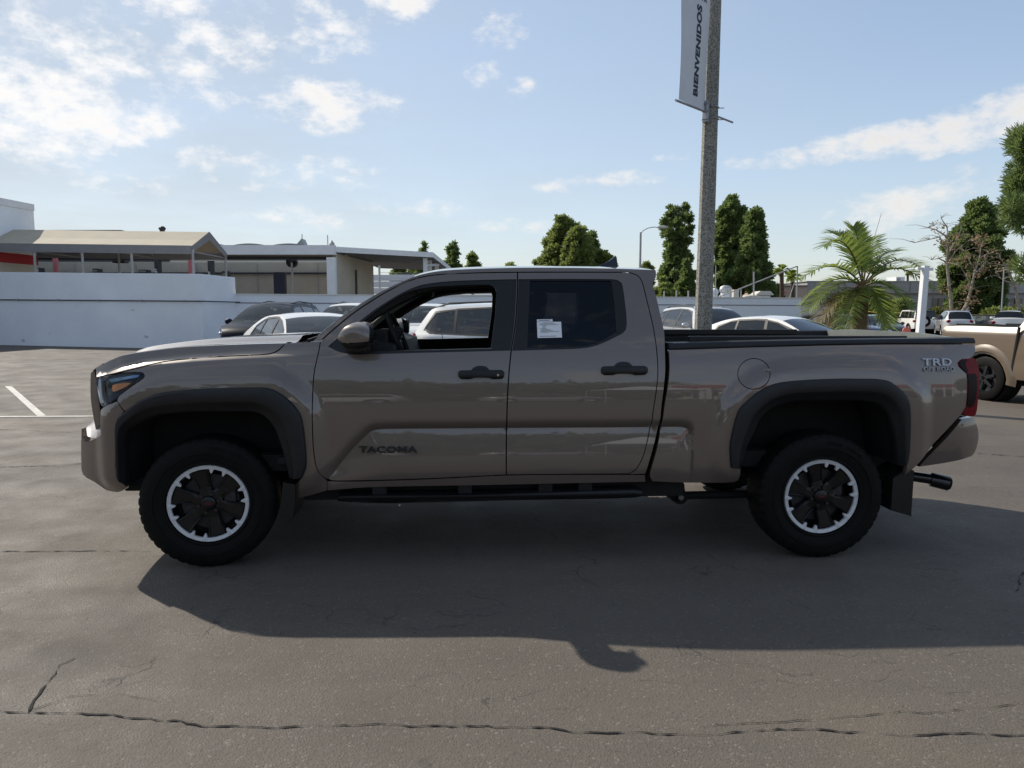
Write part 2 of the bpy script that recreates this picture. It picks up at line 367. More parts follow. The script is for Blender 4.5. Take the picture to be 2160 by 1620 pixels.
FF_OUT = [(246, 1003), (243.7, 940), (246, 886), (264.5, 868), (295.6, 844.8), (331.8, 830.6), (389, 822.8), (460, 819.3), (529, 817.6), (565, 819), (593.7, 831.9), (619.7, 855), (635, 878.6), (644, 938), (645.6, 985), (637.8, 1007)]
FF_IN = [(266, 1024), (264.5, 960), (268, 915), (285, 897), (321.5, 878.5), (355, 873.5), (399, 870.8), (460, 869.8), (523.8, 869.5), (540, 871), (555, 877), (572, 893), (581, 908), (596, 951), (605, 990), (609, 1009)]
RF_OUT = [(1541.7, 985), (1540, 943), (1546, 908), (1555, 875), (1563.5, 858.8), (1601.5, 826), (1634, 810), (1683, 803), (1764, 799), (1820, 799), (1859.5, 800.4), (1881, 807), (1914, 837), (1920.6, 861.5), (1919, 943), (1914, 976)]
RF_IN = [(1563.5, 987), (1574, 950), (1588, 916), (1596, 898), (1604, 883), (1628.6, 861.5), (1672, 849), (1715, 847), (1764, 846), (1795, 846), (1818.8, 846.5), (1851.4, 853), (1870, 872), (1880, 898), (1886.7, 929), (1893, 979)]
_ffo = np.array(spline(L0(FF_OUT, .955), .05)); _rfo = np.array(spline(L0(RF_OUT, .955), .05))

_zs = np.array([.30, .38, .44, .50, .56, .64, .74, .84, .95, 1.05, 1.15, 1.22, 1.28, 1.33, 1.40, 1.50, 1.60, 1.70, 1.78, 1.84, 1.95])
_vs = np.array([.845, .880, .910, .932, .948, .955, .957, .960, .961, .956, .943, .929, .912, .895, .868, .826, .782, .735, .692, .645, .55])
_tab = np.array(spline(list(zip(_zs, _vs)), .002)); _tz = np.arange(.3, 1.95, .002); _tv = np.interp(_tz, _tab[:, 0], _tab[:, 1])
_k = np.exp(-np.linspace(-2, 2, 15) ** 2); _k /= _k.sum(); _tv[7:-7] = np.convolve(_tv, _k, 'valid')
def ss(a, b, x):
    t = np.clip((x - a) / (b - a), 0, 1); return t * t * (3 - 2 * t)
_led = np.array(L0([(215, 796), (250, 781), (300, 769), (400, 759), (500, 753), (600, 749.5), (677, 747), (760, 750), (900, 753)], .93))
_scoop = np.array(spline(L0([(684, 1030), (700, 1002), (722, 973), (745, 946), (772, 919), (782, 911), (795, 907.2), (812, 905.8), (900, 904.8), (1100, 903.5), (1300, 902.3), (1425, 901.2), (1440, 901.8), (1450, 905), (1472, 928), (1492, 955), (1540, 1020)], .945), .02))
_scpoly = [tuple(x) for x in _scoop]
def S(u, z):
    u = np.asarray(u, float); z = np.asarray(z, float)
    s = np.interp(z, _tz, _tv)
    s = s - .21 * np.clip((-.42 - u) / .45, 0, 1.6) ** 2 - .06 * np.clip((u - 4.35) / .45, 0, 2) ** 2
    # ledge under the bonnet edge, fading out along the door
    zl = np.interp(u, _led[:, 0], _led[:, 1]); s = s - .060 * (1 - ss(.15, .95, u)) * ss(-.018, .036, z - zl)
    # scooped lower door
    P = np.stack([np.ravel(u), np.ravel(z)], 1); m = (P[:, 0] > .45) & (P[:, 0] < 2.9) & (P[:, 1] < 1.0); d = np.full(len(P), -1.)
    if m.any(): d[m] = dist_poly(P[m], _scoop) * np.where(inside(P[m], _scpoly), 1, -1)
    w = .034 * np.where(d < 0, np.clip(1 + d / .062, 0, 1) ** 2, np.clip(1 - d / .25, 0, 1) ** 1.7) * ss(.47, .60, P[:, 1]); s = s - w.reshape(s.shape)
    # box flares over the wheels
    for line in (_ffo, _rfo):
        d = np.full(len(P), 1.); q0, q1 = line.min(0) - .2, line.max(0) + .2; m = ((P > q0) & (P < q1)).all(1)
        if m.any(): e = dist_poly(P[m], line); e[inside(P[m], [tuple(x) for x in line])] = 0; d[m] = e
        s = s + .034 * (1 - ss(.045, .15, d)).reshape(s.shape)
    return s

PAINT = paint('taupe_paint', (.156, .121, .099), flake=.25, rough=.40)
PAINT.node_tree.nodes['Principled BSDF'].inputs['Coat IOR'].default_value = 1.62
BLK = mat('satin_black_plastic', (.008, .0085, .009), rough=.42, noise=.25, nscale=30, bump=.05, bscale=400)
FLARE = mat('grained_black_plastic', (.0105, .011, .0125), rough=.5, noise=.2, nscale=14, bump=.12, bscale=600)
GBLK = mat('gloss_black_trim', (.008, .008, .010), rough=.14, coat=.6)
DARK = mat('underbody_black', (.008, .008, .008), rough=.8, noise=.4, nscale=12)
CABIN = mat('cabin_trim_black', (.012, .012, .013), rough=.65, noise=.25, nscale=20)
HEADL = mat('cabin_headliner', (.030, .030, .030), rough=.9)
SEAT = mat('seat_fabric', (.016, .016, .018), rough=.85, noise=.35, nscale=60, bump=.2, bscale=300)
TYRE = mat('tyre_rubber', (.0058, .0057, .0056), rough=.66, spec=.2, noise=.35, nscale=18, rvar=.1, bump=.1, bscale=120)
RIMB = mat('black_wheel_enamel', (.007, .007, .0075), rough=.28, noise=.2, nscale=30)
RIMS = mat('machined_aluminium', (.66, .67, .68), rough=.38, metal=.2, noise=.06, nscale=40)
STEEL = mat('dull_steel', (.22, .22, .23), rough=.45, metal=.8, noise=.25, nscale=30)
BRK = mat('brake_steel', (.05, .05, .052), rough=.5, metal=.5, noise=.3, nscale=30)
CHROME = mat('chrome', (.7, .7, .7), rough=.08, metal=1.)
GLASS_W = glass('windscreen_glass', (.80, .88, .85), .85)
GLASS_D = glass('privacy_glass', (.55, .60, .70), .16, 1.4)
LENS = glass('lamp_lens', (.9, .93, .95), .9, 1.32)
AMBER = mat('amber_lens', (.95, .33, .03), rough=.2, coat=.6)
REDL = mat('red_lamp_lens', (.17, .004, .010), rough=.3, spec=.18, noise=.2, nscale=30)
REDD = mat('dark_red_lamp_lens', (.008, .003, .005), rough=.3, spec=.15)
WHITE_P = mat('white_lettering', (.52, .55, .60), rough=.35)
RUBB = mat('rubber_gap', (.004, .004, .004), rough=.9)

def both(name, outline, m, **k):       # near and far side panels
    a = panel(name, outline, S, m, truck, side=-1, **k); b = panel(name, outline, S, m, truck, side=1, **k); return a, b
def top_sheet(name, pts, crown, m, n=18, power=2.2, bow=None, parent=None, inset=0.):
    P = []
    for i, (u, z) in enumerate(pts):
        a = pts[max(0, i - 1)]; b = pts[min(len(pts) - 1, i + 1)]; tu, tz = b[0] - a[0], b[1] - a[1]; l = math.hypot(tu, tz); nu, nz = -tz / l, tu / l
        if nz < 0: nu, nz = -nu, -nz
        s = float(S(np.array([u]), np.array([z]))[0]) - inset; c = crown(i / (len(pts) - 1)) if callable(crown) else crown
        P.append([(u + nu * c * (1 - abs(t) ** power), s * t, z + nz * c * (1 - abs(t) ** power)) for t in [-1 + 2 * j / n for j in range(n + 1)]])
    return MB().grid(P).build(name, m, parent or truck, smooth=True, angle=60)

# --- door shut lines
SCF = dict(feats=[_scoop], fw=(-.05, -.03, -.012, -.002, .003, .02, .045))
_ledl = spline([tuple(x) for x in _led], .02); LDF = dict(feats=[_ledl], fw=(-.022, -.010, 0, .010, .020, .032, .045))
D1 = [(676.7, 722), (671.6, 749), (664, 785), (661, 821.5), (659.8, 860), (660, 899), (662, 945), (666.4, 977), (671, 992), (682, 1005.7), (700, 1012.5), (718, 1013.5)]
TOPD = [(676.7, 721), (700, 700), (729, 675.5), (755, 655.5), (782, 637.8), (806, 622.5), (831, 609), (855, 597), (880, 588.2), (903, 583), (929, 580), (960, 578.2), (995.6, 577), (1040, 576), (1089.8, 575.4)]
SEAM = [(1090.5, 575.4), (1089, 640), (1085, 690), (1077, 741), (1072.5, 785), (1069, 840), (1067.2, 900), (1066.6, 950), (1066.6, 1000.6)]
SEAMR = [(x + 2.6, y) for x, y in SEAM]
D3 = [(1325, 575.4), (1343.7, 581.7), (1353, 593.7), (1364, 636), (1375, 680.7), (1382.6, 725), (1386, 762), (1386.8, 786), (1382.6, 830), (1377, 865), (1369.6, 902), (1358.5, 954), (1350, 975), (1340, 990), (1326, 998.5)]
def offs(p, d):
    o = []
    for i in range(len(p)):
        a, b = p[max(0, i - 1)], p[min(len(p) - 1, i + 1)]; l = math.hypot(b[0] - a[0], b[1] - a[1]); o.append((p[i][0] + (b[1] - a[1]) / l * d, p[i][1] - (b[0] - a[0]) / l * d))
    return o
FDOOR = joinp(run(D1), run([(718, 1013.5), (850, 1010.5), (960, 1006), (1066.6, 1000.6)]), run(SEAM[::-1]), run(TOPD[::-1]))
RDOOR = joinp(run([(1093, 575.4), (1200, 575.2), (1325, 575.4)]), run(D3), run([(1326, 998.5), (1200, 999.4), (1069.2, 1000.6)]), run(SEAMR[::-1]))
# daylight openings (black framed)
DLO_F = joinp(run([(692, 731), (728, 700), (764.5, 673), (790, 653.5), (817.8, 635.6), (840, 622), (862, 611), (884, 602.5), (906.7, 597.8), (940, 594), (973, 592), (1030, 590.2), (1089.4, 589)]),
              run([(1089.4, 589), (1087.9, 640), (1084, 690), (1076.6, 739.6)]), run([(1076.6, 739.6), (960, 742.5), (860, 745), (755.6, 748)]), run([(755.6, 748), (735, 746.5), (718, 743), (705, 738), (692, 731)]))
OPEN_F = joinp(run([(768, 741.5), (768, 676)]), run([(768, 676), (792, 657), (818, 639), (845, 623), (873, 612), (905, 606), (951, 602.5), (1000, 600.5), (1030, 600.2)]), run([(1030, 600.2), (1042, 604), (1047, 614)]), run([(1047, 614), (1045, 660), (1035.6, 735.6)]), run([(1035.6, 735.6), (900, 739), (768, 741.5)]))
DLO_R = joinp(run([(1093.4, 589), (1200, 588.2), (1290, 589)]), run([(1290, 589), (1303, 591), (1311, 596.5), (1314.5, 610), (1321.2, 665), (1322, 686), (1320, 696), (1314, 703)]),
              run([(1314, 703), (1280.7, 719.6), (1262, 727.5), (1243.7, 732.6), (1225, 735), (1206.7, 736.2), (1140, 738.2), (1080.4, 740)]), run([(1080.4, 740), (1088.2, 690), (1092, 640), (1093.4, 589)]))
OPEN_R = joinp(run([(1118, 592), (1288, 592)]), run([(1288, 592), (1296, 650), (1300, 700)], step=.05), run([(1300, 700), (1275, 716.5), (1242, 728.5), (1206.7, 732), (1112, 734.5)]), run([(1112, 734.5), (1118, 592)]))

for side in (-1, 1):
    K = dict(side=side)
    fd = panel('front_door', FDOOR, S, PAINT, truck, holes=[DLO_F], grid=.026, flange=.03, hole_flange=.012, **K, **(SCF if side < 0 else {}))
    panel('window_frame', DLO_F, S, BLK, fd, holes=[OPEN_F], grid=.05, flange=.012, hole_flange=.085, off=-.004, **K)
    rd = panel('rear_door', RDOOR, S, PAINT, truck, holes=[DLO_R], grid=.026, flange=.03, hole_flange=.012, **K, **(SCF if side < 0 else {}))
    panel('window_frame', DLO_R, S, BLK, rd, holes=[OPEN_R], grid=.05, flange=.012, hole_flange=.05, off=-.004, **K)
    panel('window_glass', OPEN_R, S, GLASS_D, rd, grid=.08, flange=0, off=-.010, **K)
    bar = joinp(run([(1290, 592), (1296, 592)]), run([(1296, 592), (1305, 655), (1308, 697)]), run([(1308, 697), (1300, 702)]), run([(1300, 702), (1297, 655), (1290, 592)]))
    panel('division_bar', bar, S, BLK, rd, grid=.06, flange=.01, off=.001, **K)
    # inside of the doors
    inner = joinp(run([(690, 1000), (690, 760), (768, 744)]), run([(768, 744), (1036, 738), (1345, 735)]), run([(1345, 735), (1345, 980), (690, 1000)]))
    panel('door_lining', inner, S, CABIN, fd, grid=.12, flange=.0, off=-.085, **K)
    # handles
    for door, x0, y0 in ((fd, 966.7, 0), (rd, 1268.0, -8.6)):
        w = 96.5
        h1 = joinp(run([(x0 + 6, 799 + y0), (x0 + 1, 794 + y0), (x0, 788 + y0), (x0 + 2, 782.5 + y0), (x0 + 8, 781 + y0)], step=.008), run([(x0 + w - 6, 780 + y0), (x0 + w, 784 + y0), (x0 + w, 793 + y0), (x0 + w - 4, 798.5 + y0)], step=.008),
                   run([(x0 + w - 25, 799 + y0), (x0 + w - 32, 795.5 + y0), (x0 + 33, 795.5 + y0), (x0 + 25, 799 + y0)], step=.008))
        c0 = L([(x0 + 48, 788 + y0)])[0]
        def SH(u, z, c0=c0): return S(u, z) + .034 - .012 * ((np.asarray(u) - c0[0]) / .14) ** 2 - 22. * np.clip(np.abs(np.asarray(z) - c0[1]) - .008, 0, 1) ** 2
        hd = panel('door_handle', h1, SH, BLK, door, grid=.012, flange=.05, **K)
        cup = joinp(run([(x0 + 27, 781 + y0), (x0 + 32, 775.5 + y0), (x0 + 40, 772 + y0), (x0 + 49, 771.5 + y0), (x0 + 58, 773 + y0), (x0 + 63, 777 + y0), (x0 + 66, 781 + y0)], step=.01), run([(x0 + 66, 790 + y0), (x0 + 27, 790 + y0)], step=.02))
        panel('handle_cup', cup, S, BLK, hd, grid=.02, flange=.004, off=.003, **K)
        if door is fd and side < 0:
            k = L([(x0 + 83.5, 790)])[0]; mb = MB(); sy = -float(S(np.array([k[0]]), np.array([k[1]]))[0]) - .030
            mb.cyl((k[0], sy, k[1]), (k[0], sy - .004, k[1]), .007, 12); mb.build('key_lock', CHROME, hd)

# --- cab frame: roof rail, windscreen pillar, rear corner
SIL = [(662, 718), (715.6, 673), (748, 650.5), (782, 629), (812, 611.5), (840, 597.8), (862, 588), (884.4, 580), (915, 573.5), (951, 569.6), (995.6, 567.4), (1060, 565.4), (1120, 564.6), (1190, 564.8), (1250, 565.6), (1310, 567), (1370, 569)]
PST = [(1383, 570), (1384, 578), (1383.4, 585), (1379, 592), (1376, 598), (1380.5, 613), (1386, 634), (1394, 668), (1401, 701), (1402, 725), (1402.8, 755), (1403, 786), (1395.6, 853), (1387, 902), (1372, 964), (1361, 999)]
CABF = joinp(run(SIL), run(PST), run([(1361, 999), (1334, 1000), (1328, 1000.2)]), run(offs(D3, 1.9)[::-1]),
             run([(1325, 573.2), (1200, 573), (1092, 573.2), (1040, 573.8), (995.6, 574.8), (960, 576), (929, 577.8), (903, 580.8), (879, 586), (854, 594.8), (830, 606.6), (805, 620), (780.5, 635.2), (753, 653.2), (727, 673), (698, 697.6), (675, 719)]))
both('cab_frame', CABF, PAINT, grid=.03, flange=.04)
silu = run(SIL, step=.04); iw = min(range(len(silu)), key=lambda i: abs(silu[i][0] - on(872, 584)[0]))
top_sheet('windshield', silu[:iw + 1], lambda t: .075 - .045 * t, GLASS_W, inset=.03)
top_sheet('roof', silu[iw:] + [on(1383, 571)], .042, PAINT, inset=.0)
top_sheet('headliner', [(u, z - .035) for u, z in silu[iw:]], .035, HEADL, inset=.05)
for sd in (-1, 1):
    tm = MB(); q = [(u, z) for u, z in silu[1:iw + 3]]; tm.tube([(u + .03, sd * (float(S(np.array([u]), np.array([z]))[0]) - .085), z - .055) for u, z in q], .055, 8); tm.build('pillar_trim', CABIN, truck, smooth=True)
    tm = MB(); q = [(u, z) for u, z in silu[iw:]]; tm.tube([(u, sd * (float(S(np.array([u]), np.array([z]))[0]) - .06), z - .07) for u, z in q], .05, 8); tm.build('roof_side_trim', CABIN, truck, smooth=True)
# rear face of the cab with its sliding window
pst = run(PST, step=.05); P = []
for (u, z) in pst:
    s = float(S(np.array([u]), np.array([z]))[0]); P.append([(u + .03 * (1 - t * t), s * t, z) for t in [-1 + j / 8 for j in range(17)]])
kz = [i for i, q in enumerate(pst) if 1.32 < q[1] < 1.68]; i0, i1 = kz[0], kz[-1]
g = MB(); g.grid(P[:i0 + 1]); g.grid(P[i1:]); g.grid([r[:3] for r in P[i0:i1 + 1]]); g.grid([r[14:] for r in P[i0:i1 + 1]]); g.build('cab_back', PAINT, truck, smooth=True)
g = MB(); g.grid([r[2:15] for r in P[i0:i1 + 1]]); g.build('rear_window', GLASS_D, truck, smooth=True)
# shark fin aerial
f = MB(); a = onv(1252, 562, 0.); b = onv(1300, 562, 0.); zr = a[1] - .018; fp = [(a[0], zr), (a[0] + .05, zr + .030), (a[0] + .11, zr + .058), (b[0] - .02, zr + .083), (b[0], zr + .084), (b[0] + .008, zr)]
ring = [[(p[0], s * (.032 if i in (0, 5) else .022 - .012 * (p[1] - zr) / .085), p[1]) for i, p in enumerate(fp)] for s in (-1, 1)]
f.add(ring[0] + ring[1], [(0, 1, 2, 3, 4, 5), (11, 10, 9, 8, 7, 6)] + [(i, i + 6, (i + 1) % 6 + 6, (i + 1) % 6) for i in range(6)]); f.build('roof_aerial', GBLK, truck)

# --- front wing, bonnet, rocker
HSEAM = [(601.6, 724.4), (597, 731), (590, 738.5), (580, 744.5), (565, 748.2), (529, 750.2), (470, 753), (399, 758), (350, 763.5), (321, 769.5), (290, 777.5), (256, 786)]
HEADO = [(203, 796), (232, 791.5), (262, 788), (293, 785), (301, 787), (304.6, 793), (301, 798), (295.5, 802), (276, 815), (250, 836), (226, 853), (217, 857), (211, 848), (206, 825)]
WING = joinp(run(HSEAM), run([(256, 786), (293, 784), (302, 786), (306, 793), (302, 799.4), (296.5, 803.5), (277, 816.6), (250, 838), (247.6, 845)]), run([(247.6, 845), (262, 866)]), run([(264.5, 866.5)] + FF_OUT[4:]),
             run([(637.8, 1007), (633, 1012), (633, 1049)]), run([(633, 1049), (650, 1046), (689, 1034.5)]), run([(689, 1034.5), (689, 1013.8)]), run([(x - 2.2, y) for x, y in D1[:10]][::-1]), run([(674, 721), (640, 722.6), (601.6, 724.4)]))
both('front_fender', WING, PAINT, grid=.022, flange=.03, **LDF)
HSIL = [(202, 776), (222, 765.5), (251.5, 752.5), (275, 747), (301, 743), (350, 736.4), (399, 731.6), (450, 728.8), (500, 726.8), (550, 725.2), (601, 724)]
HOODS = joinp(run(HSIL), run([(600.6, 724.8)] + [(x - 1.2, y - 2.3) for x, y in HSEAM[1:]]), run([(255, 784), (230, 789), (204, 794.5)]), run([(204, 794.5), (202, 776)]))
both('hood_edge', HOODS, PAINT, grid=.016, flange=.06, **LDF)
hs = run(HSIL, step=.05)
def hoodP():
    P = []
    for i, (u, z) in enumerate(hs):
        s = float(S(np.array([u]), np.array([z]))[0]); tt = i / (len(hs) - 1); row = []
        for j in range(29):
            t = -1 + 2 * j / 28; w = abs(t)
            c = .012 * (1 - w ** 6) - .018 * (1 - ((w - .72) / .16) ** 2 if abs(w - .72) < .16 else 0) * min(1, tt * 3 + .2) + .020 * float(ss(.60, .48, w) if w < .6 else 0) * 1.0
            row.append((u - .09 * (1 - w ** 2) * (1 - tt) ** 3, s * t, z + c))
        P.append(row)
    return P
HP = hoodP(); MB().grid(HP).build('hood', PAINT, truck, smooth=True, angle=50)
cw = MB(); cA, cB = on(606, 722.5), on(668, 716.5)
cw.grid([[(u, t * .84, z + .012 * (1 - t * t)) for t in [-1 + j / 6 for j in range(13)]] for u, z in ((cA[0] - .03, cA[1] - .02), (cA[0] + .10, cA[1] - .035), (cB[0] + .08, cB[1] - .005))])
cw.build('cowl_panel', BLK, truck)
for v0, dl in ((-.60, .55), (.02, .50)):
    w = MB(); x0, z0 = cA[0] + .06, cA[1] + .0
    w.tube([(x0, v0, z0), (x0 + .05, v0 + .1, z0 + .02), (x0 + .12, v0 + dl, z0 + .05)], .011, 6); w.cbox((x0 + .10, v0 + dl * .55, z0 + .055), (.022, dl * 1.05, .02), .004, rz=.12); w.build('wiper', BLK, truck)
ROCK = joinp(run([(690.5, 1015.2), (718, 1016.2), (850, 1013.3), (960, 1008.6), (1066.6, 1003.3), (1200, 1002), (1360, 1002)]), run([(1360, 1002), (1361, 1016)]), run([(1361, 1016), (1217, 1019), (1000, 1023.5), (784, 1027.5), (712, 1032.5), (690.5, 1034.5)]))
both('rocker_panel', ROCK, PAINT, grid=.03, flange=.06)

# --- bed
BF = [(1411, 738.5), (1412.4, 762), (1412.2, 786), (1408, 822), (1402.5, 853), (1390, 927), (1374, 988.7), (1371, 1003), (1376, 1015)]
BED = joinp(run(BF), run([(1376, 1015), (1430, 1017.5), (1500, 1018), (1540, 1017.5), (1556, 1014), (1562, 990)]), run([(1562, 989), (1543, 987.5)]), run(RF_OUT), run([(1914, 976.5), (1908, 1002)]), run([(1908, 1002), (1968, 937), (2030, 871)]),
             run([(2030, 871), (2038, 856), (2039.5, 830), (2039, 790), (2023.5, 774.5), (2020.5, 765), (2029, 757), (2051, 752.5)]), run([(2051, 752.5), (2057, 740), (2055.6, 726.5)]), run([(2055.6, 726.5), (1840, 727.3), (1600, 732.6), (1411, 738.5)]))
FCX, FCY, FRX, FRY = 1590.4, 788.6, 35.0, 33.3
FUEL = [on(FCX + FRX * math.cos(2 * math.pi * k / 40), FCY + FRY * math.sin(2 * math.pi * k / 40)) for k in range(40)]
FUELI = [on(FCX + (FRX - 1.7) * math.cos(2 * math.pi * k / 40), FCY + (FRY - 1.7) * math.sin(2 * math.pi * k / 40)) for k in range(40)]
panel('bed_side', BED, S, PAINT, truck, holes=[FUEL], grid=.024, flange=.03, side=-1, **SCF)
panel('bed_side', BED, S, PAINT, truck, grid=.04, flange=.03, side=1)
fdoor = panel('fuel_door', FUELI, S, PAINT, truck, grid=.02, flange=.012, side=-1, off=-.001)
q = on(1620, 782); mb = MB(); mb.ball((q[0], -float(S(np.array([q[0]]), np.array([q[1]]))[0]) + .012, q[1]), (.028, .016, .017), 14, 8); mb.build('finger_dimple', PAINT, fdoor, smooth=True)
RAILB = [(1411, 736.6), (1600, 730.8), (1840, 725.4), (2056, 724.6)]
RAILT = [(1408, 724.4), (1600, 719.4), (1840, 715.6), (2030, 713.2), (2054, 713)]
rb = run(RAILB, step=.08); rt_ = run(RAILT, step=.08)
for sd in (-1, 1):
    n = 40; P = []
    for i in range(n + 1):
        a = rb[0][0] + (rb[-1][0] - rb[0][0]) * i / n
        zb = np.interp(a, [q[0] for q in rb], [q[1] for q in rb]); zt = np.interp(a, [q[0] for q in rt_], [q[1] for q in rt_])
        s0 = float(S(np.array([a]), np.array([zb]))[0])
        P.append([(a, sd * (s0 - .03), zb), (a, sd * (s0 + .004), zb), (a, sd * (s0 + .006), zb + .006), (a, sd * (s0 + .001), zt - .012), (a, sd * (s0 - .012), zt), (a, sd * (s0 - .10), zt + .004), (a, sd * (s0 - .115), zt - .004), (a, sd * (s0 - .115), zt - .05)])
    MB().grid(P, flip=sd > 0).build('bed_rail_cap', FLARE, truck, smooth=True, angle=40)
BU0, BU1 = on(1414, 760)[0], on(2050, 745)[0]; BZ = on(1600, 719.4)[1]; BZE = on(2030, 713.2)[1]; BFL = .78
LINER = mat('bed_liner_composite', (.018, .018, .019), rough=.6, bump=.2, bscale=150); TGI = mat('grey_tailgate_inner', (.16, .17, .16), rough=.5, noise=.15, nscale=10)
bl = MB()
for sd in (-1, 1):
    bl.quad((BU0, sd * .80, 1.04), (BU1 - .05, sd * .80, 1.04), (BU1 - .05, sd * .80, BZE - .03), (BU0, sd * .80, BZ - .02))
    bl.quad((BU0, sd * .57, 1.04), (BU1 - .05, sd * .57, 1.04), (BU1 - .05, sd * .80, 1.04), (BU0, sd * .80, 1.04)); bl.quad((BU0, sd * .57, BFL), (BU1 - .05, sd * .57, BFL), (BU1 - .05, sd * .57, 1.04), (BU0, sd * .57, 1.04))
bl.quad((BU0, -.57, BFL), (BU1, -.57, BFL), (BU1, .57, BFL), (BU0, .57, BFL)); bl.box((BU0 + .01, 0, (1.0 + BZ) / 2), (.03, 1.78, BZ - 1.02))
bl.build('bed_liner', LINER, truck)
for sd in (-1, 1):
    m_ = MB(); m_.cbox(((BU0 + BU1) / 2 - .1, sd * .775, BZ + .004), (BU1 - BU0 - .5, .035, .045), .006); m_.build('deck_rail', BLK, truck)
tgx = BU1 - .075
tg = MB(); tg.prism([(-.80, BFL - .1), (.80, BFL - .1), (.80, BZE - .006), (.45, BZE + .012), (-.45, BZE + .012), (-.80, BZE - .006)], 'X', tgx, tgx + .06)
tgo = tg.build('tailgate', PAINT, truck); t2 = MB(); t2.prism([(-.79, BFL), (.79, BFL), (.79, BZE + .002), (.44, BZE + .02), (-.44, BZE + .02), (-.79, BZE + .002)], 'X', tgx - .012, tgx + .03); t2.build('tailgate_liner', TGI, tgo)
for v in (-.62, -.32, -.05, .3, .6):
    h = MB(); h.cyl((tgx - .0125, v, BZE - .055), (tgx - .018, v, BZE - .055), .013, 10); h.build('dark_hole', DARK, tgo)  # dark discs stand for the shaded holes in the tailgate's inner face

# --- flares, wheel wells
def flare(outpx, inpx, side):
    N = 64
    def rs(p):
        p = np.array(spline(p, .01)); l = np.r_[0, np.cumsum(np.hypot(*np.diff(p, axis=0).T))]; t = np.linspace(0, l[-1], N); return np.stack([np.interp(t, l, p[:, 0]), np.interp(t, l, p[:, 1])], 1)
    o, i_ = rs(L(outpx, .01)), rs(L0(inpx, .955)); so = S(o[:, 0], o[:, 1]); P = []
    prof = [(0, -.03), (0, .006), (.03, .018), (.10, .024), (.30, .026), (.50, .024), (.56, .020), (.64, .008), (.85, -.016), (.95, -.026), (1.0, -.040), (1.0, -.10)]
    for k in range(N):
        e = min(k, N - 1 - k) / 5.0; e = min(1, e)
        P.append([(o[k][0] * (1 - t) + i_[k][0] * t, side * (so[k] + w), o[k][1] * (1 - t) + i_[k][1] * t) for t, w in prof])
    m = MB(); m.grid(P, flip=side > 0)
    m.add([*P[0]], [tuple(range(len(prof)))]); m.add([*P[-1]], [tuple(range(len(prof)))])
    m.build('wheel_flare', FLARE, truck, smooth=True, angle=28)
    w = MB(); Q = [[(a[0], side * .90, a[1]), (a[0], side * .585, a[1])] for a in i_]; w.grid(Q)
    w.add([(a[0], side * .59, a[1]) for a in i_], [tuple(range(N))]); w.build('wheel_well', DARK, truck)
for sd in (-1, 1):
    flare(FF_OUT, FF_IN, sd); flare(RF_OUT, RF_IN, sd)

# --- front end
BUMP = joinp(run([(212.5, 866), (218.5, 859.5), (246.6, 847)], step=.02), run([(246.6, 847), (261, 868.5)]), run([(246, 884), (242.6, 915), (242.6, 940), (245, 1003)]), run([(245, 1003), (252, 1014), (264, 1025)]), run([(264, 1025), (262, 1033), (248, 1037.5), (226, 1034.5)]),
              run([(226, 1034.5), (200, 1017), (175, 1001)]), run([(175, 1001), (171.6, 975), (171.2, 940), (172, 905)]), run([(172, 905), (176, 928), (190, 930.5), (206, 923), (212.5, 917)], step=.02), run([(212.5, 917), (212.5, 866)]))
bump = both('front_bumper', BUMP, PAINT, grid=.022, flange=.05)
fr_prof = L0([(172, 927), (171.2, 940), (171.6, 975), (175, 1001), (200, 1017), (226, 1034.5), (250, 1038)], .80)
P = [[(u - .10 * (1 - t * t), t * .80, z) for t in [-1 + j / 8 for j in range(17)]] for u, z in spline(fr_prof, .04)]
MB().grid(P).build('bumper_face', PAINT, truck, smooth=True)
r0 = L([(172, 912), (174, 924), (178, 928.5), (190, 930.5), (206, 923.5), (213, 917)]); r1 = L0([(173, 905), (175, 898), (178.5, 892.5), (188, 887), (197, 882.8), (214, 884)], .56)
v0 = [float(S(np.array([u]), np.array([z]))[0]) for u, z in r0]
for sd in (-1, 1):
    P = [[(a[0] + (b[0] - a[0]) * t, sd * (v + (.50 - v) * t), a[1] + (b[1] - a[1]) * t + .012 * math.sin(math.pi * t)) for t in [j / 6 for j in range(7)]] for a, b, v in zip(r0, r1, v0)]
    MB().grid(P, flip=sd > 0).build('bumper_step', PAINT, truck, smooth=True)
MB().grid([[(u - .04 * (1 - t * t), t * .50, z) for t in [-1 + j / 6 for j in range(13)]] for u, z in r1]).build('bumper_step', PAINT, truck, smooth=True)
gp = L0([(197, 791), (191.5, 793), (187.2, 805), (186.6, 825), (188.5, 842), (191, 858), (195, 872), (197, 884)], .66)
gp = [(u + .045, z) for u, z in gp]
P = [[(u - .06 * (1 - t * t), t * .66, z) for t in [-1 + j / 8 for j in range(17)]] for u, z in gp]
grl = MB().grid(P).build('grille', BLK, truck, smooth=True)
for k in range(6):
    z = gp[-1][1] + .03 + k * .058; x = np.interp(z, [q[1] for q in gp][::-1], [q[0] for q in gp][::-1])
    b_ = MB(); b_.grid([[(x - .012 - .05 * (1 - t * t), t * .62, z + dz) for t in [-1 + j / 6 for j in range(13)]] for dz in (0, .02)]); b_.build('grille_bar', GBLK, grl)
cheek = joinp(L0([(203.5, 797), (206, 825), (211, 848), (213.5, 866), (213.5, 917), (204, 915), (197, 886), (194.5, 872), (191.5, 856), (189.5, 840), (189, 820), (189.5, 800), (191, 786.5), (199, 781)], .78))
def S78(u, z): return np.full_like(np.asarray(u, float), .79) - .35 * np.clip(-.66 - np.asarray(u), 0, 1)
for sd in (-1, 1): panel('front_cheek', cheek, S78, PAINT, truck, side=sd, flange=.05, grid=.03)
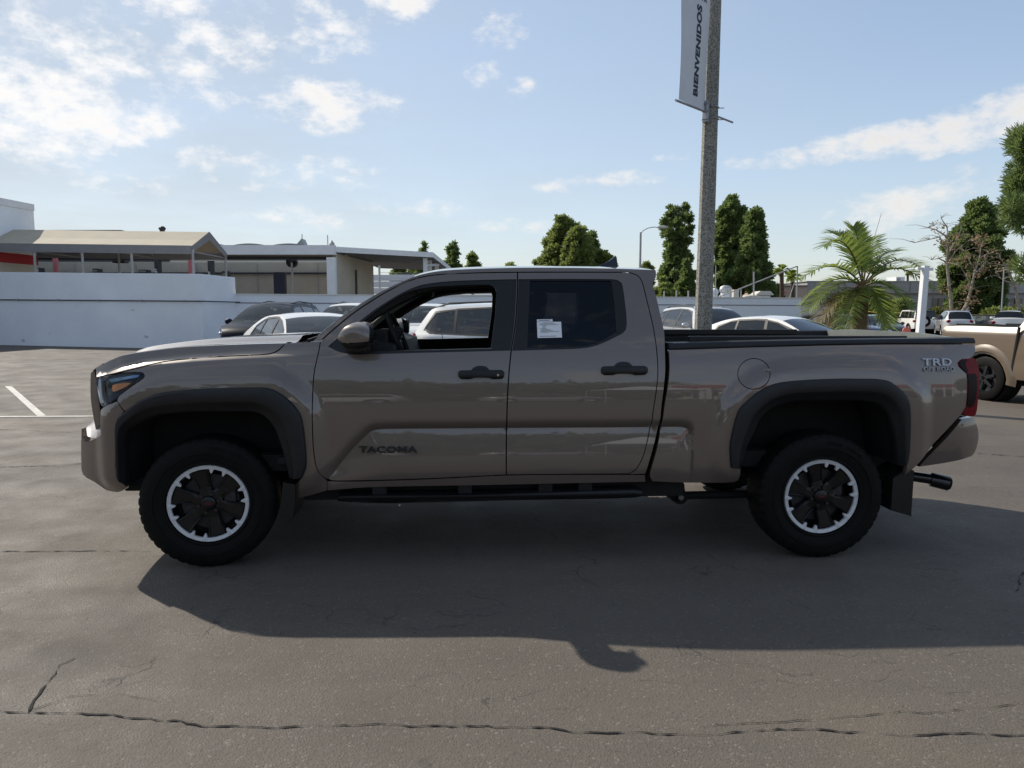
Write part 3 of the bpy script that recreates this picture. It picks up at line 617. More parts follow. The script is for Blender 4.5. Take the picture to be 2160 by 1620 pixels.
P = [[(hs[0][0] - .09 * (1 - t * t), t * .82, hs[0][1]) for t in [-1 + j / 8 for j in range(17)]], [(gp[1][0] - .05 * (1 - t * t), t * .72, gp[0][1] + .03) for t in [-1 + j / 8 for j in range(17)]], [(gp[1][0] + .01 - .05 * (1 - t * t), t * .72, gp[1][1] - .03) for t in [-1 + j / 8 for j in range(17)]]]
MB().grid(P).build('hood_lip', PAINT, truck, smooth=True)
DRL = mat('strip_reflection_white', (.82, .84, .86), rough=.25, coat=.5)  # plain white stands for the bright reflection on the headlight strip
LAMPIN = mat('lamp_bezel_black', (.012, .013, .016), rough=.2, coat=.5)
for sd in (-1, 1):
    ho = run(HEADO, step=.02)
    hl = panel('headlight', ho, S, LAMPIN, truck, grid=.03, flange=.03, off=-.030, side=sd)
    panel('lens', ho, S, LENS, hl, grid=.03, flange=.02, off=.002, side=sd)
    panel('turn_signal', run([(236, 813), (237, 826), (250, 823), (264, 816), (274, 808.5), (262, 808), (246, 810)], step=.02), S, AMBER, hl, grid=.03, flange=.02, off=-.004, side=sd)
    panel('white_strip', run([(205.5, 812), (207, 801), (210.5, 800.5), (212, 815), (215, 842), (218, 850), (214, 851), (210, 843)], step=.02), S, DRL, hl, grid=.03, flange=.012, off=-.008, side=sd)
    panel('reflector_bar', run([(228, 801), (262, 795), (292, 791), (289, 796), (262, 801), (232, 808)], step=.02), S, mat('lamp_reflector', (.22, .30, .42), rough=.15, metal=.9), hl, grid=.03, flange=.012, off=-.014, side=sd)
    dk = joinp(L0([(217.5, 858), (228, 853.5), (240, 843.5), (232, 851), (222, 860)], .86)); 
    panel('air_slot', run([(244.4, 914), (248.4, 913), (248.8, 950), (246.2, 985), (242.8, 985)], off=.001, step=.02), S, DARK, truck, grid=.04, flange=.01, off=.004, side=sd)
uv = MB(); uv.cbox((L0([(272, 1030)], .80)[0][0] + .03, 0, L0([(272, 1031)], .80)[0][1]), (.14, 1.56, .045), .015); uv.build('skid_plate', DARK, truck)

# --- mirrors
def mirror(sd):
    c = onv(752, 702, 1.06); m = MB()
    def M(px, py, v): q = onv(px, py, v); return (q[0], sd * v, q[1])
    shell = [[(713, 713), (722, 697), (738, 684), (757, 678.5), (772, 682), (780, 692), (782, 708), (780, 719), (720, 722)]]
    pr = run([(713, 714), (722, 697), (740, 683.5), (758, 678.8), (772, 682), (780, 693), (781.5, 708), (780.5, 720)], step=.02) if False else spline(L0([(713, 714), (722, 697), (740, 683.5), (758, 678.8), (772, 682), (780, 693), (781.5, 708), (780.5, 720)], 1.08), .012)
    lo_ = spline(L0([(713, 714), (722, 721.5), (745, 722), (780.5, 720)], 1.08), .012)
    up = joinp(pr, lo_[::-1]); ce = np.mean(np.array(up), 0)
    def SM(u, z): r = np.hypot((np.asarray(u) - ce[0]) / .115, (np.asarray(z) - ce[1] + .02) / .085); return 1.00 + .145 * np.sqrt(np.clip(1.15 - r ** 4, 0.01, 2)) * (.9 + .25 * (np.asarray(u) - ce[0]) / .115 * .5)
    o = panel('mirror', up, SM, PAINT, truck, grid=.012, flange=.11, side=sd)
    lw = joinp(spline(L0([(713, 716), (722, 723.5), (745, 724), (780.5, 722)], 1.08), .012), spline(L0([(780.5, 722), (779, 735), (772, 743), (752, 746), (734, 744), (722, 736), (713, 716)], 1.08), .012))
    panel('mirror_base', lw, lambda u, z: SM(u, z) - .012, BLK, o, grid=.012, flange=.075, side=sd)
    a = MB(); p0 = onv(735, 733, .93); a.tube([(p0[0], sd * .90, p0[1]), (p0[0] + .03, sd * 1.02, p0[1] + .005)], .030, 10); a.build('mirror_arm', BLK, o)
    g_ = MB(); gx = onv(781.5, 705, 1.08)[0] + .004; zc = ce[1] + .0
    g_.add([(gx, sd * (1.04 + .048 * math.cos(t)), zc + .058 * math.sin(t)) for t in [2 * math.pi * k / 24 for k in range(24)]], [tuple(range(24))]); g_.build('mirror_glass', CHROME, o)
    b_ = MB(); b_.prism([(sd * (1.04 + .05 * math.cos(t)), zc - .004 + .060 * math.sin(t)) for t in [2 * math.pi * k / 24 for k in range(24)]], 'X', gx - .05, gx - .002); b_.build('mirror_rim', BLK, o)
    return o
mirror(-1); mirror(1)

# --- rear lamps, bumper
TAIL = [(2022, 765), (2030, 758), (2044, 756), (2054, 755), (2060.5, 763), (2065.5, 782), (2066.5, 812), (2063, 845), (2057, 876), (2041, 877.5), (2031, 873), (2039.6, 855), (2041, 825), (2040.5, 788), (2025, 773)]
def STL(u, z): return S(u, z) + .006 - .06 * np.clip(np.asarray(u) - tgx + .02, 0, 1)
for sd in (-1, 1):
    tl = panel('tail_light', run(TAIL, step=.02, Sf=STL), STL, REDL, truck, grid=.02, flange=.05, side=sd)
    panel('dark_lens', run([(2041, 790), (2057, 788), (2060.5, 800), (2060.5, 822), (2057, 845), (2050, 858), (2040, 858), (2042, 835), (2042.4, 810)], step=.02, Sf=STL), STL, REDD, tl, grid=.03, flange=.004, off=.003, side=sd)
    panel('dark_lens', run([(2022.6, 765), (2030, 759), (2040, 759), (2036, 768), (2042, 784), (2039, 786), (2026, 773)], step=.02, Sf=STL), STL, REDD, tl, grid=.03, flange=.004, off=.003, side=sd)
RBUMP = joinp(spline(L0([(2031, 883), (2044, 881.3), (2057, 881), (2062, 893), (2070.6, 915), (2071, 932), (2068, 950), (2060, 961.5), (2045, 966), (2027, 970)], .90), .02), spline(L0([(2027, 970), (1985, 978), (1940.5, 985)], .90), .03), spline(L0([(1940.5, 985), (1957, 962), (1988, 926), (2017, 893), (2024, 886), (2031, 883)], .90), .03))
def SRB(u, z): return .925 - .10 * np.clip((np.asarray(u) - 4.55) / .25, 0, 2) ** 2 - .30 * np.clip(.74 - np.asarray(z), 0, 1) ** 1.3 - .9 * np.clip(np.asarray(z) - .80, 0, 1) ** 1.6
rbx = max(q[0] for q in RBUMP); zmid = np.mean([q[1] for q in RBUMP])
for sd in (-1, 1): panel('rear_bumper', RBUMP, SRB, PAINT, truck, grid=.022, flange=.04, side=sd)
edge = [q for q in RBUMP if q[0] > rbx - .10]; edge = sorted(edge, key=lambda q: q[1]); P = []
for u, z in edge:
    s = float(SRB(np.array([u]), np.array([z]))[0]); P.append([(u + .05 * (1 - t * t), s * t, z) for t in [-1 + j / 8 for j in range(17)]])
MB().grid(P).build('bumper_face', PAINT, truck, smooth=True)
tp = MB(); tp.quad((tgx + .03, -.80, edge[-1][1]), (edge[-1][0], -.80, edge[-1][1]), (edge[-1][0], .80, edge[-1][1]), (tgx + .03, .80, edge[-1][1])); tp.build('bumper_pad', BLK, truck)

# --- under the body
ub = MB()
for sd in (-1, 1): ub.box((WB / 2 + .25, sd * .42, .50), (WB + 1.2, .09, .15))
ub.box((1.72, sd * .80, .46), (2.35, .03, .17)) if False else None
for sd in (-1, 1): ub.box((1.72, sd * .80, .455), (2.35, .03, .17))  # black sill panels added to darken the gap above the running boards
ub.box((WB * .42, 0, .46), (1.5, .5, .2)); ub.box((.05, 0, .62), (.9, .75, .45)); ub.box((1.9, 0, .60), (3.6, 1.6, .10)); ub.box((4.1, 0, .74), (1.3, 1.1, .06)); ub.build('chassis', DARK, truck)  # box over the front axle is added to block light behind the hood gaps
ax = MB(); ax.cyl((WB, -.8, HUBZ), (WB, .8, HUBZ), .05, 12); ax.ball((WB, .1, HUBZ), (.16, .17, .16)); ax.build('rear_axle', DARK, truck); ax = MB(); ax.cyl((0, -.75, HUBZ), (0, .75, HUBZ), .04, 12); ax.build('front_axle', DARK, truck)
sp_ = MB(); c = onv(1508, 1012, 0.0); sp_.lathe([(-.12, .24), (-.12, .33), (-.08, .38), (.08, .38), (.12, .33), (.12, .24)], 'Z', 28, (WB + .72, 0, .60)); sp_.build('spare_tyre', TYRE, truck)
sus = MB(); e0 = onv(1432, 1045, .62); e1 = onv(1590, 1045, .62)
sus.tube([(e0[0] + .02, -.62, e0[1]), (e1[0], -.62, e1[1] + .01)], .026, 10); sus.tube([(e0[0], -.60, e0[1]), (e0[0], -.66, e0[1])], .05, 14)
sus.prism(L0([(1368, 1022), (1440, 1018), (1442, 1045), (1432, 1057), (1416, 1054), (1400, 1042), (1378, 1034)], .62), 'Y', -.66, -.58); sus.build('leaf_spring', DARK, truck)
bo = MB(); bo.cyl((e0[0], -.66, e0[1]), (e0[0], -.675, e0[1]), .018, 10); bo.build('spring_bolt', STEEL, truck)
# running board
RBD = joinp(spline(L0([(710, 1050), (711, 1060), (777, 1067.5), (900, 1066), (1100, 1061), (1250, 1057), (1340, 1051.5), (1354, 1047)], .94), .05), spline(L0([(1354, 1047), (1354, 1036), (1340, 1033)], .94), .05), spline(L0([(1340, 1033), (1000, 1043), (720, 1046), (710, 1050)], .94), .05))
def SR(u, z): return np.full_like(np.asarray(u, float), .955) - .035 * np.clip(np.abs(np.asarray(z) - .425) / .035, 0, 1.5) ** 2 - .25 * np.clip((np.asarray(u) - 2.55) / .3, 0, 1) ** 2 * .2
zr0 = L0([(1000, 1043)], .94)[0][1]
for sd in (-1, 1):
    rbd = panel('running_board', RBD, SR, FLARE, truck, grid=.03, flange=.16, side=sd)
    st = MB(); u0, u1 = L0([(712, 1048)], .94)[0][0], L0([(1352, 1036)], .94)[0][0]
    st.quad((u0, sd * .945, zr0 + .002), (u1, sd * .945, zr0 + .004), (u1, sd * .74, zr0 + .004), (u0, sd * .74, zr0 + .002)); st.build('step_pad', BLK, rbd)
    for px in (803, 981, 1149, 1232):
        b_ = MB(); uu = onv(px, 1035, .86)[0]; b_.cbox((uu, sd * .84, zr0 + .03), (.085, .16, .085), .01); b_.build('bracket', DARK, rbd)
# mud flaps, exhaust
for sd in (-1, 1):
    def flap(pts, v0, v1):
        q = L0(pts, (v0 + v1) / 2); m = MB(); n = len(q)
        m.prism(q, 'Y', sd * v0, sd * v1); m.build('mud_flap', BLK, truck)
    flap([(1892, 980), (1905, 984), (1899, 1078), (1857.5, 1066), (1862, 1000)], .72, .95)
    flap([(608, 1008), (633, 1012), (632, 1050), (628, 1080), (600, 1082)], .70, .93)
ex = MB(); p0, p1, p2 = onv(1880, 1000, .62), onv(1965, 1010, .66), onv(2004, 1021, .70)
ex.tube([(p0[0] - .4, -.55, p0[1] + .02), (p0[0], -.58, p0[1]), (p1[0], -.64, p1[1] - .005), (p1[0] + .01, -.64, p1[1] - .008), (p2[0], -.69, p2[1])], .03, 16, radii=[.030, .032, .034, .047, .048])
exo = ex.build('exhaust_pipe', GBLK, truck, smooth=True); e2 = MB(); e2.cyl((p2[0] - .02, -.686, p2[1] + .004), (p2[0] + .0025, -.6905, p2[1] - .0005), .040, 16); e2.build('pipe_mouth', RUBB, exo)

# --- wheels
def wheel_parts(parent, sd):
    # local frame: axle along Y, outside face at y = sd * W
    TR, Wd = .392, .118; n = 168; prof = []
    P = []
    rows = [(-.118, .245), (-.128, .275), (-.134, .315), (-.128, .352), (-.119, .372), (-.105, .3855), (-.07, .3905), (-.03, .392), (.03, .392), (.07, .3905), (.105, .3855), (.119, .372), (.128, .352), (.134, .315), (.128, .275), (.118, .245)]
    for i, (a, r) in enumerate(rows):
        row = []
        for k in range(n + 1):
            t = 2 * math.pi * k / n; d = 0; ph = k % 4
            if 4 <= i <= 11:
                if i in (4, 5, 10, 11): d = -.006 if (ph in (0,) if i < 8 else ph == 2) else 0
                else: d = -.005 if (ph == (0 if i in (6, 9) else 2)) else 0
            if i in (3, 12): d = .0015 if ph in (1, 2, 3) else -.0015
            row.append(((r + d) * math.cos(t), a, (r + d) * math.sin(t)))
        P.append(row)
    ty = MB(); ty.grid(P)
    for s in (1, -1):                                  # raised bands on the sidewall
        ty.lathe([(s * .1328, .300), (s * .1375, .303), (s * .1375, .309), (s * .1345, .312)], 'Y', 64)
        ty.lathe([(s * .118, .236), (s * .126, .240), (s * .127, .246), (s * .122, .252)], 'Y', 64)
    for k in range(26):
        if k in (6, 12, 13, 19, 25): continue
        a = R(48 + k * 3.4 + (150 if k > 12 else 0)); r_ = .338; c_ = (r_ * math.cos(a), sd * .1325, r_ * math.sin(a))
        ty.box(c_, (.015, .006, .011 + .007 * (k % 3 == 0)), ry=-a + R(90))
    ty.build('tyre', TYRE, parent, smooth=True, angle=22)
    o = sd * .106
    rm = MB(); rm.lathe([(-sd * .11, .232), (-sd * .09, .212), (sd * .02, .205), (o - sd * .012, .222), (o, .232)], 'Y', 64)
    rm.lathe([(o, .228), (o + sd * .006, .226)], 'Y', 64)
    rm.build('rim', RIMB, parent, smooth=True)
    # six broad black spokes with a dished middle, narrow windows between
    for k in range(6):
        t0 = R(103 + 60 * k); s_ = MB()
        def pt(r, da, y): return (r * math.cos(t0 + R(da)), y, r * math.sin(t0 + R(da)))
        ys = o - sd * .004; yr = o - sd * .030
        A = [pt(.203, -16, ys), pt(.203, -8, ys), pt(.203, 8, ys), pt(.203, 16, ys)]; B = [pt(.150, -15, ys - sd * .006), pt(.150, -9, ys - sd * .006), pt(.150, 9, ys - sd * .006), pt(.150, 15, ys - sd * .006)]
        C_ = [pt(.095, -21, ys - sd * .016), pt(.095, -10, ys - sd * .012), pt(.095, 10, ys - sd * .012), pt(.095, 21, ys - sd * .016)]
        D_ = [pt(.055, -30, ys - sd * .010), pt(.055, -10, ys - sd * .010), pt(.055, 10, ys - sd * .010), pt(.055, 30, ys - sd * .010)]
        s_.grid([A, B, C_, D_])
        inn = [pt(.198, -6.5, yr), pt(.198, 6.5, yr), pt(.145, 7, yr), pt(.145, -7, yr)]; outr = [pt(.2005, -10.5, ys + sd * .0012), pt(.2005, 10.5, ys + sd * .0012), pt(.140, 11.5, ys - sd * .006), pt(.140, -11.5, ys - sd * .006)]
        s_.add(outr + inn, [(0, 1, 5, 4), (1, 2, 6, 5), (2, 3, 7, 6), (3, 0, 4, 7), (4, 5, 6, 7)], 1)
        bk = -sd * .05
        for row in ([A[0], B[0], C_[0], D_[0]], [D_[3], C_[3], B[3], A[3]]): s_.grid([row, [(p[0], p[1] + bk, p[2]) for p in row]])
        for dA in (-13.2, 13.2):       # machined-back edge ribs of the spoke
            e0_, e1_, e2_ = pt(.2015, dA * .96, ys + sd * .003), pt(.148, dA * 1.0, ys - sd * .003), pt(.098, dA * 1.35, ys - sd * .010)
            s_.tube([e0_, e1_, e2_], .0035, 5)
        s_.build('spoke', [RIMB, DARK], parent)
    hb = MB(); hb.lathe([(o - sd * .05, .001), (o - sd * .05, .075), (o - sd * .02, .075), (o - sd * .014, .068)], 'Y', 36); hb.lathe([(o - sd * .014, .068), (o - sd * .012, .045), (o + sd * .006, .040), (o + sd * .010, .034), (o + sd * .010, .0005)], 'Y', 36); hbo = hb.build('hub', RIMB, parent, smooth=True)
    for k in range(6):
        t = R(73 + 60 * k); nu = MB(); nu.cyl((.058 * math.cos(t), o - sd * .02, .058 * math.sin(t)), (.058 * math.cos(t), o + sd * .004, .058 * math.sin(t)), .011, 6); nu.build('lug_nut', GBLK, parent)
    if sd < 0:
        tx = xf(text_mb('TRD', .019, .0006, .0008, 1.15, .1), Matrix.Translation((0, o - .0112, 0)) @ Matrix.Rotation(R(90), 4, 'X')); tx.build('cap_lettering', mat('red_lettering', (.13, .008, .014), rough=.5), parent)
    dk = MB(); dk.cyl((0, o - sd * .075, 0), (0, o - sd * .060, 0), .165, 40); dk.build('brake_disc', BRK, parent)
    dk = MB(); dk.cyl((0, o - sd * .12, 0), (0, o - sd * .10, 0), .205, 40); dk.build('dark_backing', DARK, parent)  # dark disc added to keep lit ground out of the spoke windows
    cp = MB(); cp.cbox((.115, o - sd * .055, .03), (.07, .05, .17), .012, ry=0); cp.build('brake_caliper', BRK, parent)
    # silver outer ring with pairs of teeth
    N = 360; teeth = []
    for k in range(6):
        c_ = 72.5 + 60 * k; teeth += [c_ - 10.3, c_ + 10.3]
    def inner(a):
        r = .2085
        for q in teeth:
            d = abs((a - q + 180) % 360 - 180)
            if d < 3.4: r = min(r, .2085 - .025 * min(1, (3.4 - d) / 2.1))
        return r
    rg = MB(); P = []
    for k in range(N + 1):
        a = k * 360 / N; r0 = inner(a); c_, s2 = math.cos(R(a)), math.sin(R(a))
        P.append([(r * c_, y, r * s2) for r, y in ((r0, o - sd * .012), (r0, o + sd * .006), (.2285, o + sd * .010), (.2325, o + sd * .004))])
    rg.grid(P); rg.build('rim_ring', RIMS, parent, smooth=True, angle=30)
def wheel(u, sd, steer=0.):
    w = thing('wheel', None, None); w.parent = truck; w.location = (u, sd * .826, HUBZ); w.rotation_euler = (0, 0, steer)
    wheel_parts(w, sd); return w
wheel(0, -1, R(8)); wheel(WB, -1); wheel(0, 1, R(8)); wheel(WB, 1)

# --- cabin
fl = MB(); fl.box((1.75, 0, .62), (2.7, 1.66, .04)); fl.build('cabin_floor', CABIN, truck)
ds = MB(); d0 = onv(790, 712, .3); dz = d0[1]
ds.prism([(.62, .80), (1.10, .80), (1.16, 1.10), (1.10, dz - .03), (1.0, dz), (.55, dz - .06)], 'Y', -.80, .80); dso = ds.build('dashboard', CABIN, truck)
sc_ = MB(); sc_.cbox((1.05, .0, dz + .03), (.03, .32, .19), .01, ry=-.15); sc_.build('centre_screen', GBLK, dso)
cl = MB(); cl.cbox((1.0, -.42, dz + .015), (.10, .36, .09), .02); cl.build('instrument_hood', CABIN, dso)
sw = MB(); wc = onv(841, 711, .42); N = 36; rr = .185; tl_ = R(62)
ring = []
for k in range(N + 1):
    t = 2 * math.pi * k / N; ring.append((wc[0] + rr * math.sin(t) * math.cos(tl_), -.42 + rr * math.cos(t), wc[1] + rr * math.sin(t) * math.sin(tl_)))
# the wheel leans away from the driver
ring = [(wc[0] - (p[2] - wc[1]) * .42, p[1], p[2]) for p in ring]
sw.tube(ring, .017, 8, cap=False); swo = sw.build('steering_wheel', CABIN, truck, smooth=True)
hub_ = MB(); hub_.cbox((wc[0] - .02, -.42, wc[1]), (.06, .15, .14), .02, ry=.4); hub_.tube([(wc[0] - .02, -.42, wc[1]), (wc[0] - .25, -.42, wc[1] - .1)], .03, 8); hub_.build('wheel_hub', CABIN, swo)
sps = MB(); sps.tube([(wc[0], -.60, wc[1]), (wc[0] - .01, -.49, wc[1] - .01)], .012, 6); sps.tube([(wc[0], -.24, wc[1]), (wc[0] - .01, -.35, wc[1] - .01)], .012, 6); sps.build('spoke', STEEL, swo)
def seat(u, v, w):
    s_ = MB(); s_.cbox((u - .25, v, .88), (.52, w, .16), .05, ry=-.1); s_.cbox((u + .09, v, 1.18), (.15, w, .62), .06, ry=.22); o = s_.build('seat', SEAT, truck, smooth=True)
    h = MB(); h.cbox((u + .19, v, 1.56), (.09, min(.27, w * .55), .18), .035, ry=.15); h.cyl((u + .16, v - .05, 1.44), (u + .18, v - .05, 1.52), .007, 6); h.cyl((u + .16, v + .05, 1.44), (u + .18, v + .05, 1.52), .007, 6); h.build('headrest', SEAT, o, smooth=True)
su = onv(1075, 690, .42)[0]
seat(su, -.40, .52); seat(su, .40, .52); cb = onv(1388, 690, .0)[0] - .30 if False else on(1394, 668)[0] - .34; seat(cb, -.40, .55); seat(cb, .40, .55)
bp = MB(); 
for sd in (-1, 1):
    q0, q1 = onv(1050, 590, .80), onv(1110, 740, .85)
    bp.prism([(q0[0] + .04, q1[1] - .5), (q1[0], q1[1] - .5), (q1[0] - .03, 1.72), (q0[0] + .06, 1.72)], 'Y', sd * .72, sd * .66)
bp.build('centre_pillar_trim', CABIN, truck)
rv = MB(); q = onv(925, 622, 0.); rv.cbox((q[0] - .05, 0, q[1] + .02), (.035, .25, .07), .015, ry=.15); rv.tube([(q[0] - .05, 0, q[1] + .04), (q[0] - .13, 0, q[1] + .09)], .012, 6); rv.build('inside_mirror', CABIN, truck)
# --- stickers on the glass
PAPER = mat('sticker_paper', (.78, .80, .82), rough=.6); INK = mat('printing_ink', (.10, .10, .11), rough=.7)
def on_side(name, pts, m, parent, off, grid=.06): return panel(name, joinp(*[L([a, b]) for a, b in zip(pts, pts[1:] + pts[:1])], eps=1e-4), S, m, parent, grid=grid, flange=.0008, off=off, side=-1)
rear_near = [o for o in truck.children if o.name.startswith('rear_door')][0]
stk = on_side('window_sticker', [(1132.5, 679.3), (1183.6, 678.6), (1185.6, 712), (1134, 713)], PAPER, rear_near, -.003)
on_side('window_sticker', [(1132.6, 673.8), (1165.6, 673.2), (1166, 678.3), (1132.8, 678.7)], PAPER, rear_near, -.0045)
rr_ = random.Random(3)
for i, (a, b) in enumerate([(10, 26), (4, 30), (3, 36), (8, 15), (10, 14), (9, 13), (4, 16), (7, 22), (5, 26), (5, 37), (6, 18)]):
    y = 680.6 + i * 2.05; pts = [(1134.0 + a * 1.15, y), (1134.0 + b * 1.25, y - .2), (1134.0 + b * 1.25, y + .35), (1134.0 + a * 1.15, y + .55)]
    on_side('print_line', pts, INK, rear_near, -.0018, .2)
on_side('print_line', [(1139, 708.8), (1174, 708.4), (1174, 709.3), (1139, 709.7)], INK, rear_near, -.0018, .2)
on_side('print_line', [(1137, 675.2), (1160, 674.9), (1160, 676), (1137, 676.3)], INK, rear_near, -.0032, .2)
TRL = bpy.data.materials.new('backlit_paper'); TRL.use_nodes = True; _t = TRL.node_tree; _b = _t.nodes['Principled BSDF']; _b.inputs['Base Color'].default_value = (.75, .78, .74, 1); _b.inputs['Roughness'].default_value = .7
_tl = _t.nodes.new('ShaderNodeBsdfTranslucent'); _tl.inputs[0].default_value = (.8, .82, .78, 1); _mx = _t.nodes.new('ShaderNodeMixShader'); _mx.inputs[0].default_value = .6
_t.links.new(_b.outputs[0], _mx.inputs[1]); _t.links.new(_tl.outputs[0], _mx.inputs[2]); _t.links.new(_mx.outputs[0], _t.nodes['Material Output'].inputs[0])
far = [o for o in truck.children if o.name.startswith('rear_door')][1]
pp = MB(); a, b = onv(1122, 613, -.78), onv(1212, 683, -.86); pp.quad((a[0], .765, a[1]), (b[0], .765, a[1]), (b[0], .845, b[1]), (a[0], .845, b[1])); pp.build('price_sheet', TRL, far)
# --- badges
def badge(txt, x0, x1, y0, y1, m, name, bold=.0, shear=0., off=.002, depth=.003):
    a, b = on(x0, y1), on(x1, y0); w, h = b[0] - a[0], b[1] - a[1]
    mb = text_mb(txt, h * 1.35, depth, h * bold, 1., shear, 1.05); xs = [p[0] for p in mb.v]; ys = [p[1] for p in mb.v]; W0, H0 = max(xs) - min(xs), max(ys) - min(ys); cx, cy = (max(xs) + min(xs)) / 2, (max(ys) + min(ys)) / 2
    out = []
    for x, y, z in mb.v:
        u, zz = (a[0] + b[0]) / 2 + (x - cx) * w / W0, (a[1] + b[1]) / 2 + (y - cy) * h / H0
        out.append((u, -float(S(np.array([u]), np.array([zz]))[0]) - off - z, zz))
    mb.v = out; return mb.build(name, m, truck)
badge('TACOMA', 757.5, 880, 940, 953.5, BLK, 'door_badge', bold=.03, off=.014, depth=.006)
badge('TRD', 1945.5, 2004.5, 755.5, 771, WHITE_P, 'bed_badge', bold=.012, off=.007, depth=.004)
badge('OFF ROAD', 1947, 2011, 774, 783, mat('grey_lettering', (.42, .43, .45), rough=.4), 'bed_badge', bold=-.004, off=.007, depth=.004)
# ================================================================== GROUND
def asphalt():
    m = bpy.data.materials.new('worn_asphalt'); m.use_nodes = True; t = m.node_tree; b = t.nodes['Principled BSDF']; N = t.nodes.new; Lk = t.links.new
    tc = N('ShaderNodeTexCoord')
    def noise(s, d=6, r=.6, stretch=None, off=0):
        n = N('ShaderNodeTexNoise'); n.inputs['Scale'].default_value = s; n.inputs['Detail'].default_value = d; n.inputs['Roughness'].default_value = r
        mp = N('ShaderNodeMapping'); mp.inputs['Location'].default_value = (off, off * 1.3, 0); mp.inputs['Scale'].default_value = stretch or (1, 1, 1)
        Lk(tc.outputs['Object'], mp.inputs[0]); Lk(mp.outputs[0], n.inputs['Vector']); return n.outputs['Fac']
    def rng_(x, a, b_, c, d):
        r = N('ShaderNodeMapRange'); Lk(x, r.inputs[0]); r.inputs[1].default_value = a; r.inputs[2].default_value = b_; r.inputs[3].default_value = c; r.inputs[4].default_value = d; return r.outputs[0]
    def mixc(f, a, b_):
        x = N('ShaderNodeMix'); x.data_type = 'RGBA'
        if isinstance(f, float): x.inputs[0].default_value = f
        else: Lk(f, x.inputs[0])
        for i, v in ((6, a), (7, b_)):
            if isinstance(v, tuple): x.inputs[i].default_value = v + (1,)
            else: Lk(v, x.inputs[i])
        return x.outputs[2]
    big = rng_(noise(.22, 4, .55), .35, .65, 0, 1); med = rng_(noise(1.3, 8, .65, off=5), .35, .68, 0, 1); strk = rng_(noise(1., 6, .6, (.25, 2.2, 1), 9), .42, .70, 0, 1)
    c = mixc(big, (.098, .083, .068), (.138, .119, .098)); c = mixc(rng_(noise(1.3, 8, .65, off=5), .35, .68, 0, .55), c, (.088, .074, .062)); c = mixc(rng_(noise(1., 6, .6, (.25, 2.2, 1), 9), .45, .75, 0, .45), c, (.152, .128, .102))
    # aggregate: small pale and dark stones
    vo = N('ShaderNodeTexVoronoi'); vo.inputs['Scale'].default_value = 110; Lk(tc.outputs['Object'], vo.inputs['Vector'])
    sp = N('ShaderNodeSeparateColor'); Lk(vo.outputs['Color'], sp.inputs[0])
    c = mixc(rng_(sp.outputs[0], .93, 1., 0, .42), c, (.26, .235, .20)); c = mixc(rng_(sp.outputs[1], .80, 1., 0, .4), c, (.055, .050, .046))
    gr = noise(260, 3, .7); c = mixc(rng_(gr, .58, .8, 0, .25), c, (.20, .185, .16))
    # dark drips and stains
    st = noise(.8, 3, .5, off=21); c = mixc(rng_(st, .60, .70, 0, .38), c, (.060, .052, .046))
    # old patch of ochre dust
    c = mixc(rng_(noise(.5, 5, .6, off=40), .58, .75, 0, .4), c, (.185, .145, .10))
    # hairline crazing, broken up so that it comes and goes
    wv = N('ShaderNodeVectorMath'); wv.operation = 'ADD'; nz = N('ShaderNodeTexNoise'); nz.inputs['Scale'].default_value = 2.5; nz.inputs['Detail'].default_value = 6; Lk(tc.outputs['Object'], nz.inputs['Vector'])
    sc2 = N('ShaderNodeVectorMath'); sc2.operation = 'SCALE'; sc2.inputs['Scale'].default_value = .5; Lk(nz.outputs['Color'], sc2.inputs[0]); Lk(tc.outputs['Object'], wv.inputs[0]); Lk(sc2.outputs[0], wv.inputs[1])
    mp2 = N('ShaderNodeMapping'); mp2.inputs['Scale'].default_value = (1.0, 2.0, 1); mp2.inputs['Rotation'].default_value = (0, 0, .35); Lk(wv.outputs[0], mp2.inputs[0])
    ve = N('ShaderNodeTexVoronoi'); ve.feature = 'DISTANCE_TO_EDGE'; ve.inputs['Scale'].default_value = 2.3; Lk(mp2.outputs[0], ve.inputs['Vector'])
    msk = N('ShaderNodeMath'); msk.operation = 'MULTIPLY'; Lk(rng_(ve.outputs['Distance'], .0, .022, .75, 0), msk.inputs[0]); Lk(rng_(noise(1.7, 5, .7, off=60), .50, .62, 0, 1), msk.inputs[1])
    c = mixc(msk.outputs[0], c, (.035, .031, .028))
    Lk(c, b.inputs['Base Color']); Lk(rng_(med if False else noise(2.1, 6), 
        .3, .7, .64, .90), b.inputs['Roughness']); b.inputs['Specular IOR Level'].default_value = .36
    h = N('ShaderNodeMath'); h.operation = 'ADD'; Lk(rng_(vo.outputs['Distance'], 0, .6, .6, 0), h.inputs[0]); Lk(noise(30, 8, .7), h.inputs[1])
    h2 = N('ShaderNodeMath'); bp = N('ShaderNodeBump'); bp.inputs['Strength'].default_value = .42; bp.inputs['Distance'].default_value = .007; Lk(h.outputs[0], h2.inputs[0]); h2.operation = 'SUBTRACT'; Lk(msk.outputs[0], h2.inputs[1]); Lk(h2.outputs[0], bp.inputs['Height']); Lk(bp.outputs[0], b.inputs['Normal'])
    return m
ASPH = asphalt()
g = MB()
xs = [-600, -200, -90, -60, -40, -30, -24, -18, -14, -10, -8, -6, -4, -2, 0, 2, 4, 6, 8, 10, 14, 18, 24, 30, 40, 60, 90, 200, 600]
ys = [-600, -200, -60, -20, -5, 0, 3, 5, 6, 7, 8, 9, 10, 11, 12, 13, 14, 15, 16, 17, 18, 22, 28, 36, 50, 70, 100, 160, 300, 900]
tag(g.grid([[(x, y, gz(max(-90, min(90, x)), y)) for x in xs] for y in ys], flip=True).build('ground', ASPH, smooth=True), kind='structure')
ground = bpy.data.objects['ground']
